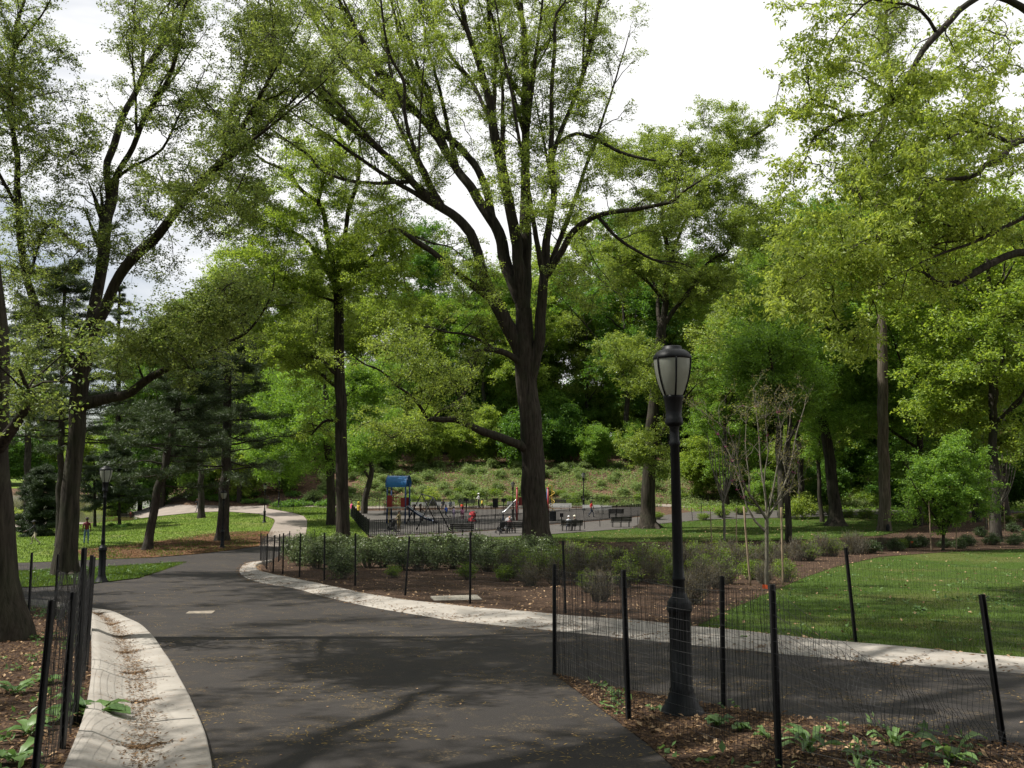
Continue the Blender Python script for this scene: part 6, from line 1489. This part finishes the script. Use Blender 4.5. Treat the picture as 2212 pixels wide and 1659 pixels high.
def play_tower():
    p = gp(860, 1130); k = p[1] / FPX; o = thing('play_tower', 'play tower with blue barrel roof, red and yellow panels and a dark slide', 'play tower', p, -.12)
    w_ = .86; h = 103 * k
    for sx in (-1, 1):
        for sy in (-1, 1):
            MB().tube([(sx * w_, sy * .8, -.1), (sx * w_, sy * .8, h - .75)], .075, 10).build('post', M['bluepost'], o, True)
    # barrel roof along x
    a = np.linspace(-.15, PI + .15, 15); R1, R2 = .95, .90
    rows = []
    for x in (-1.0, 1.0):
        for rr_ in (R1, R2): rows.append(np.stack([np.full(15, x), rr_ * np.cos(a), h - 1.0 + rr_ * .95 * np.sin(a)], 1))
    V = np.concatenate(rows); F = []
    for (i, j) in ((0, 2), (3, 1), (1, 0), (2, 3)):
        q = np.arange(14); F.append(np.stack([i * 15 + q, i * 15 + q + 1, j * 15 + q + 1, j * 15 + q], 1))
    rf = mk('roof', V, [np.concatenate(F)], M['blue'], o)
    for x in (-.98, .98): 
        b = MB(); pts = np.stack([np.full(15, x), .97 * np.cos(a), h - 1.0 + .97 * .95 * np.sin(a)], 1); b.tube(pts, .045, 8); b.build('roof_rim', M['bluepost'], rf, True)
    MB().box((0, 0, 1.45), (1.85, 1.75, .10)).build('deck', M['steel'], o)
    for (c, sz, mm) in [((-.62, -.86, 2.05), (.45, .05, 1.05), 'red'), ((.62, -.86, 1.95), (.42, .05, .85), 'red'), ((-.90, 0, 2.0), (.05, 1.4, .9), 'yellow'), ((.55, .84, 1.95), (.5, .05, .8), 'red')]:
        MB().box(c, sz).build('panel', M[mm], o)
    b = MB()
    for q in range(6): b.box((-.34 + q * .13, -.86, 1.95), (.05, .05, .85))
    b.box((0, -.86, 2.38), (.85, .05, .06)); b.build('railing', M['red'], o)
    # slide: curved trough to the right
    t = np.linspace(0, 1, 14); cx = .95 + 2.6 * t; cz = 1.42 - 1.15 * np.sin(t * PI / 2) ** 1.15 ; cy = -.2 - .9 * t
    b = MB(); n = 14
    rows = []
    for (dy, dz) in ((-.28, .20), (-.25, .0), (.25, .0), (.28, .20)): rows.append(np.stack([cx, cy + dy, cz + dz], 1))
    V = np.stack(rows, 1).reshape(-1, 3); i = np.arange(n - 1)[:, None] * 4; j = np.arange(3)[None]
    sl = mk('slide', V, [np.stack([i + j, i + j + 1, i + 4 + j + 1, i + 4 + j], -1).reshape(-1, 4)], M['bluepost'], o, smooth=True)
    for dy in (-.28, .28): MB().tube(np.stack([cx, cy + dy, cz + .2], 1), .03, 6).build('side_rail', M['steel'], sl, True)
    MB().tube([(cx[-1], cy[-1], -.05), (cx[-1], cy[-1], .26)], .05, 8).build('support', M['bluepost'], o)
    b = MB()
    for s in (-1, 1): b.tube([(-1.0, .5 + s * .25, -.05), (-1.0, .5 + s * .25, 1.45)], .03, 6)
    for q in range(5): b.tube([(-1.0, .25, .25 + q * .26), (-1.0, .75, .25 + q * .26)], .02, 6)
    b.build('ladder', M['yellow'], o)
play_tower()
def second_tower():
    p = gp(1150, 1124); k = p[1] / FPX; o = thing('play_tower', 'play tower with red posts mostly hidden behind the central oak, metal slide at left', 'play tower', p)
    w_ = 33 * k; h = 68 * k
    for sx in (-1, 1):
        for sy in (-1, 1):
            b = MB(); b.tube([(sx * w_, sy * .9, -.1), (sx * w_, sy * .9, h)], .085, 10); pm = b.build('post', M['red'] if sy < 0 else M['bluepost'], o, True)
            MB().sphere((sx * w_, sy * .9, h + .03), (.11, .11, .08), 10, 6).build('post_cap', M['red'], pm, True)
    MB().box((0, 0, 1.25), (2 * w_, 1.8, .1)).build('deck', M['steel'], o)
    for x in (-w_, w_): MB().box((x, 0, 1.85), (.05, 1.5, .9)).build('panel', M['bluepost'], o)
    MB().box((0, .9, 1.8), (2 * w_ - .3, .05, .8)).build('panel', M['red'], o)
    # straight metal slide to the left, down to the pixel (1086, 1113)
    x1 = -(1150 - 1084) * k; rows = []; t = np.linspace(0, 1, 10); cx = -w_ + (x1 + w_) * t; cz = 1.9 - 1.55 * t ** 1.05; cz[-2:] = cz[-3] - .12 * np.arange(1, 3) * .5
    for (dy, dz) in ((-.33, .16), (-.3, 0), (.3, 0), (.33, .16)): rows.append(np.stack([cx, np.full(10, -.2 + dy), cz + dz], 1))
    V = np.stack(rows, 1).reshape(-1, 3); i = np.arange(9)[:, None] * 4; j = np.arange(3)[None]
    sl = mk('slide', V, [np.stack([i + j, i + j + 1, i + 4 + j + 1, i + 4 + j], -1).reshape(-1, 4)], M['steel'], o)
    for dy in (-.33, .33): MB().tube(np.stack([cx, np.full(10, -.2 + dy), cz + .17], 1), .035, 6).build('side_rail', M['steel'], sl, True)
    MB().tube([(cx[-2], -.2, -.05), (cx[-2], -.2, cz[-2])], .05, 8).build('support', M['bluepost'], o)
    a = np.linspace(0, 7 * PI, 90); b = MB(); xx = (1192 - 1150) * k
    b.tube(np.stack([xx + .24 * np.cos(a), .24 * np.sin(a), .1 + (h - .1) * a / a[-1]], 1), .028, 6); b.tube([(xx, 0, -.1), (xx, 0, h + .25), (xx - .3, 0, h + .32), (w_, 0, h)], .035, 8)
    b.build('spiral_climber', M['yellow'], o, True)
second_tower()
def swings():
    P0 = gp(910, 1133); P1 = gp(935, 1146)
    o = thing('swing_set', 'black A-frame swing set in the playground', 'swing set', P0)
    h = 2.75; sp_ = 1.45
    tops = []
    for P in (P0, P1):
        tp = P + [0, 0, h]; tops.append(tp)
        for s in (-1, 1):
            f = P + np.array([s * sp_, s * .15, 0]); f[2] = float(ground(f[0], f[1])) - .1
            MB().tube(np.array([f, tp]) - P0, .05, 8).build('leg', M['iron'], o, True)
    MB().tube(np.array(tops) - P0, .05, 8).build('top_bar', M['iron'], o, True)
    for t in (.28, .72):
        c = tops[0] + (tops[1] - tops[0]) * t - P0; sw = .55 if t > .5 else -.25
        d = unit(np.array([(tops[1] - tops[0])[0], (tops[1] - tops[0])[1], 0])) * .24
        b = MB(); z = .5 + abs(sw) * .15
        for s in (-1, 1): b.tube([c + d * s, np.array([c[0] + sw, c[1], c[2] - h + z]) + d * s], .012, 5)
        ch = b.build('swing', M['iron'], o)
        b = MB().box((c[0] + sw, c[1], c[2] - h + z), (.32, .5, .16)); b.box((c[0] + sw - .15, c[1], c[2] - h + z + .12), (.04, .46, .22)); b.build('swing_seat', M['cloth_black'], ch)
swings()
def board(px, y0, y1, wpx, py, label):
    p = gp(px, py); k = p[1] / FPX; o = thing('sign_board', label, 'sign', p)
    w_, h = wpx * k, (y1 - y0) * k; z = (py - (y0 + y1) / 2) * k
    MB().box((0, 0, z), (w_, .04, h)).build('panel', M['cloth_black'], o)
    MB().tube([(0, .05, -.1), (0, .05, z + h * .3)], .035, 6).build('post', M['iron'], o)
board(1070, 1077, 1097, 12, 1121, 'tall black board on a post left of the metal slide'); board(1088, 1077, 1084.5, 9.5, 1112, 'small wide black board right of the tall black one'); board(1007, 1077, 1083, 11, 1106, 'low black board above the child in pink'); board(1213, 1109, 1117, 8, 1131, 'small dark sign on the fence left of the elderly couple')
def trash(px, py, label, m='iron', h=.9, r=.3):
    p = gp(px, py); o = thing('trash_bin', label, 'bin', p)
    b = MB(); n = 16
    for q in range(n):
        a = 2 * PI * q / n; b.box((r * math.cos(a), r * math.sin(a), h / 2), (.05, .02, h), Matrix.Rotation(a + PI / 2, 3, 'Z'))
    MB().lathe([(0, .03), (r * .88, .03), (r * .92, h - .02), (r * .8, h - .02)], 16).build('liner', M[m if m != 'iron' else 'cloth_black'], o)
    for z in (.1, h * .5, h): b.lathe([(r, z - .02), (r + .02, z - .02), (r + .02, z + .02), (r, z + .02)], 18)
    b.build('basket', M[m], o); MB().lathe([(r + .02, h), (r * .75, h + .05), (r * .45, h + .06)], 18).build('rim', M['iron'], o)
trash(1194, 1126, 'dark slatted litter bin against the fence right of the oak'); trash(84, 1149, 'blue recycling bin on the lakeside path at far left', 'bin_blue', .95, .33)
def stroller(px, py, rot, label, cm, hood=True):
    p = gp(px, py); o = thing('stroller', label, 'stroller', p, rot)
    b = MB()
    for s in (-.24, .24):
        b.tube([(s, .42, .12), (s, .1, .55), (s, -.35, .98), (s, -.48, 1.03)], .017, 6); b.tube([(s, -.35, .12), (s, .1, .55)], .017, 6)
    b.tube([(-.24, -.48, 1.03), (.24, -.48, 1.03)], .02, 6); b.tube([(-.24, -.35, .14), (.24, -.35, .14)], .014, 6)
    b.build('frame', M['iron'], o, True)
    b = MB(); b.box((0, .05, .50), (.42, .36, .07)); b.box((0, -.17, .72), (.42, .08, .50), Matrix.Rotation(.35, 3, 'X')); b.box((0, .02, .26), (.38, .5, .14)); b.box((0, .3, .36), (.36, .06, .25))
    b.build('seat', M[cm], o)
    if hood:
        a = np.linspace(-.3, 1.5, 7); V = []
        for t in a:
            for x in np.linspace(-1, 1, 7): V.append((.25 * x, -.15 + .36 * math.sin(t) * math.sqrt(max(0, 1 - x * x * .25)), .78 + .36 * math.cos(t) * math.sqrt(1 - x * x * .3)))
        i = np.arange(6)[:, None] * 7; j = np.arange(6)[None]
        mk('hood', V, [np.stack([i + j, i + j + 1, i + 7 + j + 1, i + 7 + j], -1).reshape(-1, 4)], M[cm], o, smooth=True)
    for s in (-.25, .25):
        for y, r in ((.42, .11), (-.35, .14)):
            a = np.linspace(0, 2 * PI, 17); b = MB(); b.tube(np.stack([np.full(17, s), y + r * np.cos(a), r + r * np.sin(a)], 1), .025, 6, False); b.tube([(s - .02, y, r), (s + .02, y, r)], .03, 6)
            for q in range(3): b.tube([(s, y - r * math.cos(q * 1.05), r - r * math.sin(q * 1.05)), (s, y + r * math.cos(q * 1.05), r + r * math.sin(q * 1.05))], .006, 4)
            b.build('wheel', M['cloth_black'], o, True)
M['cloth_grey'] = plain('grey fabric', (.22, .22, .23), .9); M['cloth_red'] = plain('red fabric', (.50, .05, .06), .85)
stroller(846, 1150, 1.2, 'dark stroller beside the man in the khaki jacket', 'cloth_black'); stroller(1083, 1153, .6, 'dark stroller by the bald seated man', 'cloth_black', False); stroller(1098, 1147, 2.4, 'stroller with a big grey hood left of the central oak', 'cloth_grey'); stroller(1020, 1131, 2.6, 'red stroller inside the fence', 'cloth_red')

# ------------------------------------------------------------------ people
CM = {}
def cloth(c, r=.85):
    if c not in CM: CM[c] = plain('cloth ' + str(len(CM)), c, r, 0, .12, 8)
    return CM[c]
SKIN = {'light': (.48, .28, .2), 'mid': (.30, .16, .10), 'dark': (.085, .045, .03)}
def person(label, loc, rot, h=1.75, pose='stand', skin='mid', shirt=(.1, .1, .1), legs=(.05, .05, .06), shoes=(.03, .03, .03), hair=(.02, .015, .012), hat=None, long_sleeve=True, long_hair=False, shorts=False, group='people in the park', hood=None, jacket_long=False):
    o = thing('person', label, 'person', loc, rot, group)
    J = {}; 
    def j(n, x, y, z, r, par, lab): J[n] = ((x, y, z), r, par, lab)
    hip = .95
    if pose == 'sit': hip = .50
    lean = {'walk': .04, 'lunge': .12, 'run': .10}.get(pose, 0.)
    if pose == 'lunge': hip = .80
    dz = hip - .95
    j('pelvis', 0, 0, hip, .125, None, 'legs'); j('waist', 0, lean * .3, hip + .17, .115, 'pelvis', 'shirt'); j('chest', 0, lean * .8, hip + .38, .135, 'waist', 'shirt'); j('neckb', 0, lean, hip + .52, .07, 'chest', 'shirt')
    j('neck', 0, lean + .01, hip + .585, .05, 'neckb', 'skin'); j('jaw', 0, lean + .03, hip + .645, .068, 'neck', 'skin'); j('head', 0, lean + .02, hip + .72, .088, 'jaw', 'skin'); j('crown', 0, lean + .005, hip + .775, .062, 'head', 'skin')
    j('nose', 0, lean + .125, hip + .695, .012, 'head', 'skin')
    for s, n in ((-1, 'l'), (1, 'r')):
        j('ear' + n, s * .095, lean + .01, hip + .70, .015, 'head', 'skin')
        j('sh' + n, s * .175, lean * .9, hip + .455, .062, 'chest', 'shirt')
        arms = {'stand': ((.23, -.03, .19), (.24, .05, -.05)), 'walk': ((.22, -s * .14, .21), (.23, -s * .10 + .12, -.02)), 'sit': ((.23, .05, .20), (.17, .30, .12)), 'lunge': ((.30, .16, .27), (.36, .42, .16)), 'run': ((.23, -s * .2, .22), (.2, -s * .02 + .16, .18)),
                'push': ((.22, .1, .22), (.2, .34, .13)), 'hold': ((.24, .06, .22), (.12, .26, .22))}[pose if pose in ('stand', 'walk', 'sit', 'lunge', 'run', 'push', 'hold') else 'stand']
        e, w_ = arms
        j('el' + n, s * e[0], e[1] + lean, hip + e[2], .043, 'sh' + n, 'shirt'); j('wr' + n, s * w_[0], w_[1] + lean, hip + w_[2], .03, 'el' + n, 'sleeve')
        ev = np.array(J['el' + n][0]); wv3 = np.array(J['wr' + n][0]); d = unit(wv3 - ev); sd_ = unit(np.cross(d, (1, 0, 0)) + 1e-6)
        pm = wv3 + d * .07; j('palm' + n, *pm, .034, 'wr' + n, 'skin')
        for q in range(4):
            b_ = pm + d * .035 + sd_ * (.027 * (q - 1.5)); L_ = (.066, .078, .072, .055)[q]; cu = np.array([-s, 0, 0]) * .5
            f1 = b_ + d * L_ * .5 + cu * .012; f2 = f1 + unit(d + cu) * L_ * .5
            j(f'f{q}a{n}', *b_, .010, 'palm' + n, 'skin'); j(f'f{q}b{n}', *f1, .0092, f'f{q}a{n}', 'skin'); j(f'f{q}c{n}', *f2, .0078, f'f{q}b{n}', 'skin')
        tb = wv3 + d * .035 + sd_ * .04; t2 = tb + unit(d + sd_ * .6) * .05
        j('ta' + n, *tb, .012, 'wr' + n, 'skin'); j('tb' + n, *t2, .0095, 'ta' + n, 'skin')
        if pose == 'sit': K = ((.11, .40, .50), (.11, .42, .09), (.11, .55, .04))
        elif pose in ('walk', 'run'):
            f = s * (1 if pose == 'walk' else 1.5); K = ((.10, .10 + f * .12, .50 + .03 * (f < 0)), (.10, f * .28 - .04, .10 + (.06 if f < 0 else 0)), (.10, f * .28 + .12, .04 + (.0 if f < 0 else 0.02)))
        elif pose == 'lunge': K = ((.24, .12 + .12 * s, .46), (.30, -.05 + .30 * s, .09), (.34, .10 + .30 * s, .04))
        else: K = ((.11, .02, .50), (.12, -.02, .09), (.13, .13, .04))
        (kx, ky, kz), (ax, ay, az), (tx, ty, tz) = K
        j('hip' + n, s * .095, 0, hip - .06, .098, 'pelvis', 'legs'); j('kn' + n, s * kx, ky, kz, .060, 'hip' + n, 'legs'); 
        j('calf' + n, s * (kx * .6 + ax * .4), ky * .6 + ay * .4 - .02, kz * .6 + az * .4, .055, 'kn' + n, 'shin'); j('an' + n, s * ax, ay, az, .042, 'calf' + n, 'shin'); j('toe' + n, s * tx, ty, tz, .04, 'an' + n, 'shoe')
    names = list(J); ix = {n: k for k, n in enumerate(names)}
    sc = h / 1.76
    me = bpy.data.meshes.new('tmp'); me.from_pydata([J[n][0] for n in names], [(ix[n], ix[J[n][2]]) for n in names if J[n][2]], [])
    t = bpy.data.objects.new('tmp', me); COL.objects.link(t)
    md = t.modifiers.new('s', 'SKIN'); md.use_smooth_shade = True; md.branch_smoothing = .4; t.modifiers.new('u', 'SUBSURF').render_levels = 1; t.modifiers['u'].levels = 1
    for k, n in enumerate(names):
        sv = me.skin_vertices[0].data[k]; r = J[n][1]
        sv.radius = (r, r); sv.use_root = n == 'pelvis'
        if n in ('waist', 'chest', 'pelvis'): sv.radius = (r * 1.12, r * .85)
    dg = bpy.context.evaluated_depsgraph_get(); dg.update()
    ev = t.evaluated_get(dg); m2 = bpy.data.meshes.new_from_object(ev)
    n_ = len(m2.vertices); V = np.empty(n_ * 3, np.float32); m2.vertices.foreach_get('co', V); V = V.reshape(-1, 3)
    F4 = np.array([tuple(p.vertices) for p in m2.polygons if len(p.vertices) == 4]).reshape(-1, 4); F3 = np.array([tuple(p.vertices) for p in m2.polygons if len(p.vertices) == 3]).reshape(-1, 3)
    bpy.data.objects.remove(t); bpy.data.meshes.remove(me); bpy.data.meshes.remove(m2)
    segs = [(np.array(J[n][0]), np.array(J[J[n][2]][0]), J[n][3], J[n][1]) for n in names if J[n][2]]
    labs = ['skin', 'shirt', 'legs', 'shoe']
    def lab_of(l):
        if l == 'sleeve': return 'shirt' if long_sleeve else 'skin'
        if l == 'shin': return 'skin' if shorts else 'legs'
        return l
    def mi(F):
        if len(F) == 0: return np.zeros(0, int)
        c = V[F].mean(1); best = np.full(len(c), 1e9); out = np.zeros(len(c), int)
        for a, b, l, r in segs:
            ab = b - a; tt = np.clip(((c - a) @ ab) / (ab @ ab + 1e-9), 0, 1); d = np.linalg.norm(c - (a + tt[:, None] * ab), axis=1) - r * .8
            u = d < best; best[u] = d[u]; out[u] = labs.index(lab_of(l))
        return out
    m4, m3 = mi(F4), mi(F3)
    b = MB(); hc = np.array(J['head'][0])
    for s in (-1, 1): b.sphere(hc + np.array([s * .034, .083, .0]), .012, 6, 5)
    eV = np.concatenate(b.V); eF = np.concatenate(b.F4) + len(V)
    b = MB(); b.sphere(hc + np.array([0, .088, -.058]), (.024, .008, .006), 6, 5); mV = np.concatenate(b.V); mF = np.concatenate(b.F4) + len(V) + len(eV)
    Vall = np.concatenate([V, eV, mV]) * sc
    mk('body', Vall, [np.concatenate([F4, eF, mF]), F3], [cloth(SKIN[skin], .6), cloth(shirt), cloth(legs), cloth(shoes, .6), cloth((.02, .015, .015), .3), cloth((.25, .08, .07), .6)], o, np.concatenate([m4, np.full(len(eF), 4), np.full(len(mF), 5), m3]), True)
    def cap(nm, col, r, z0, c=(0, 0, 0), back=0):
        th = np.linspace(.05, PI * z0, 7); prof = np.stack([np.sin(th), np.cos(th)], 1)
        b = MB().lathe(prof, 14); v = b.V[0] * np.array([r, r * 1.12, r]) + hc + np.array([0, -.012, .012]) + np.array(c)
        v[:, 1] -= back * np.clip(hc[2] + .03 - v[:, 2], 0, 1)
        mk(nm, v * sc, b.F4, cloth(col), o, smooth=True)
    cap('hair', hair, .098, .56, back=.25)
    if long_hair:
        b = MB().lathe([(.02, .08), (.09, .05), (.105, -.05), (.11, -.16), (.09, -.26), (.02, -.28)], 12); v = b.V[0] * np.array([1, .6, 1]) + hc + np.array([0, -.06, 0]); mk('long_hair', v * sc, b.F4, cloth(hair), o, smooth=True)
    if hat:
        cap('hat', hat, .108, .47, (0, 0, .018))
        b = MB().lathe([(.10, 0), (.15, -.01), (.15, .0), (.10, .012)], 16); v = b.V[0] * np.array([1, 1.15, 1]) + hc + np.array([0, .02, .035]); mk('hat_brim', v * sc, b.F4, cloth(hat), o, smooth=True)
    if hood:
        b = MB().lathe([(.10, -.14), (.125, -.08), (.125, .03), (.10, .10), (.05, .135), (.01, .14)], 14); v = b.V[0] * np.array([1, 1.05, 1]) + hc + np.array([0, -.035, 0]); mk('hood', v * sc, b.F4, cloth(hood), o, smooth=True)
    if jacket_long:
        b = MB().lathe([(.19, hip - .22), (.185, hip - .02), (.165, hip + .15), (.15, hip + .2)], 16); v = b.V[0] * np.array([1.05, .8, 1]); mk('coat_skirt', v * sc, b.F4, cloth(shirt), o, smooth=True)
    return o
def pp(px, py): return gp(px, py)
A_ = PI      # facing the camera
person('man lunging on the lawn, black top and khaki trousers, arms stretched out', pp(76, 1177), 1.9, 1.76, 'lunge', 'dark', (.015, .015, .018), (.33, .29, .20), hat=(.02, .02, .02))
person('man standing on the lawn in maroon shirt and blue jeans', pp(186, 1175.5), .3, 1.78, 'stand', 'dark', (.13, .018, .025), (.10, .16, .26), hat=(.03, .02, .02), long_sleeve=False)
def on_bench(key, dx, **k):
    o, p = BN[key]; r = o.rotation_euler[2]; v = np.array([math.cos(r) * dx + math.sin(r) * .05, math.sin(r) * dx - math.cos(r) * .05, 0])
    return person(loc=p + v, rot=r, pose='sit', **k)
on_bench('boy', .45, label='seated figure in red with short dark hair on the lakeside bench', h=1.6, skin='mid', shirt=(.60, .03, .04), legs=(.015, .015, .02))
on_bench('couple', -.22, label='seated elderly person with white hair and pale jacket, left of the couple', h=1.7, skin='light', shirt=(.62, .65, .70), legs=(.05, .055, .08), hair=(.6, .6, .62))
on_bench('couple', .28, label='seated elderly person with cream hat and dark coat, right of the couple', h=1.72, skin='light', shirt=(.06, .055, .045), legs=(.035, .03, .03), hair=(.6, .57, .5), hat=(.66, .62, .5))
on_bench('bald', -.45, label='bald man seated at the bench end left of the oak trunk', h=1.78, skin='light', shirt=(.10, .04, .04), legs=(.03, .03, .035), hair=(.42, .24, .17))
person('jogger in black jacket and grey leggings half behind a thin tree', pp(427, 1107), 1.2, 1.7, 'run', 'mid', (.02, .02, .025), (.25, .25, .26), shoes=(.05, .05, .05))
person('person in a yellow hooded jacket at the left playground fence', pp(774, 1122), 2.6, 1.7, 'stand', 'mid', (.50, .38, .03), (.03, .03, .035), hood=(.50, .38, .03))
person('person in a pink top partly hidden by the slender trunk', pp(759, 1117), -.9, 1.6, 'stand', 'mid', (.62, .10, .22), (.05, .05, .06))
person('man in long khaki jacket and tan trousers pushing a stroller', pp(862, 1150), 1.0, 1.76, 'push', 'mid', (.17, .14, .06), (.33, .24, .12), hat=(.03, .03, .02), jacket_long=True)
person('person in dark clothes with short black hair by the swings', pp(895, 1131), 1.4, 1.76, 'hold', 'mid', (.06, .02, .018), (.02, .02, .022))
person('long-haired woman in dark clothes pushing a swing', pp(908, 1127), -1.3, 1.68, 'push', 'mid', (.05, .022, .02), (.02, .018, .018), long_hair=True)
person('small child in red by the swing legs', pp(919, 1130), .4, .8, 'stand', 'mid', (.55, .03, .04), (.08, .05, .05))
person('boy in a bright blue shirt and dark trousers walking', pp(964, 1121), 1.2, 1.35, 'walk', 'dark', (.02, .10, .50), (.025, .03, .045), long_sleeve=False)
person('child in white and purple stripes right of the blue-shirted boy', pp(980, 1122), -.6, 1.25, 'stand', 'dark', (.42, .34, .48), (.25, .2, .32))
person('child in a red shirt behind the pink-dressed girl', pp(998, 1112), 3.0, 1.3, 'stand', 'dark', (.68, .05, .02), (.05, .05, .07), long_sleeve=False)
person('girl in a pink top and plum trousers', pp(999, 1124), .5, 1.3, 'stand', 'dark', (.55, .20, .34), (.16, .03, .08), shoes=(.7, .7, .7), long_hair=True)
person('person in dark top seated on the grey bench, left of two', gp(957, 1101) + np.array([0, .05, 0]), A_, 1.65, 'sit', 'mid', (.03, .035, .04), (.05, .05, .06)); person('person in grey top seated on the grey bench, right of two', gp(973, 1101) + np.array([0, .05, 0]), A_, 1.6, 'sit', 'dark', (.10, .12, .13), (.03, .03, .04))
person('man in white shirt, black vest and white cap on the hillside path', pp(1034, 1097), 1.2, 1.76, 'hold', 'dark', (.72, .72, .72), (.015, .015, .018), hat=(.75, .75, .75), shoes=(.7, .7, .7))
person('child in a yellow shirt beside the man in the white cap', pp(1041, 1099), -1.0, 1.15, 'walk', 'mid', (.70, .48, .05), (.04, .03, .03), long_sleeve=False)
person('person with dark top and long dark hair beside the oak by the slide', pp(1115, 1119), -1.2, 1.7, 'hold', 'light', (.05, .02, .02), (.03, .03, .04), long_hair=True, long_sleeve=False)
person('woman in a red top and blue jeans walking past the benches', pp(1277, 1117.5), -1.7, 1.72, 'walk', 'mid', (.62, .03, .035), (.03, .05, .09), shoes=(.02, .02, .02), long_hair=True, long_sleeve=False)

# ------------------------------------------------------------------ buildings beyond the trees
def house(x, y, w_, d_, h, wallm, label, rot=0.):
    z = float(ground(x, y)) - .2; o = thing('house', label, 'house', (x, y, z), rot)
    b = MB().box((0, 0, h / 2), (w_, d_, h)); b.build('wall', M[wallm], o)
    V = [(-w_ / 2 - .4, -d_ / 2 - .5, h - .1), (w_ / 2 + .4, -d_ / 2 - .5, h - .1), (w_ / 2 + .4, d_ / 2 + .5, h - .1), (-w_ / 2 - .4, d_ / 2 + .5, h - .1), (-w_ / 2 - .4, 0, h + 3.2), (w_ / 2 + .4, 0, h + 3.2)]
    mk('roof', V, [np.array([(0, 1, 5, 4), (2, 3, 4, 5), (0, 3, 2, 1)]), np.array([(1, 2, 5), (3, 0, 4)])], M['roof'], o)
    for fl in range(2):
        for q in range(4):
            c = (-w_ / 2 + w_ * (q + .5) / 4, -d_ / 2 - .02, 1.9 + fl * 3.1)
            b = MB()
            for dx in (-.55, .55): b.box((c[0] + dx, c[1], c[2]), (.10, .1, 1.5))
            for dz2 in (-.72, .72): b.box((c[0], c[1], c[2] + dz2), (1.0, .1, .10))
            f = b.build('window_frame', M['stone_paint'], o)
            MB().box((c[0], c[1] + .01, c[2]), (1.0, .04, 1.36)).build('pane', M['windowglass'], f)
house(-4, 196, 16, 10, 7, 'stucco', 'cream house on top of the slope, glimpsed between trunks left of the oak', .1)
house(84, 188, 20, 12, 8, 'brick', 'brown brick house glimpsed through the trees at the far right')
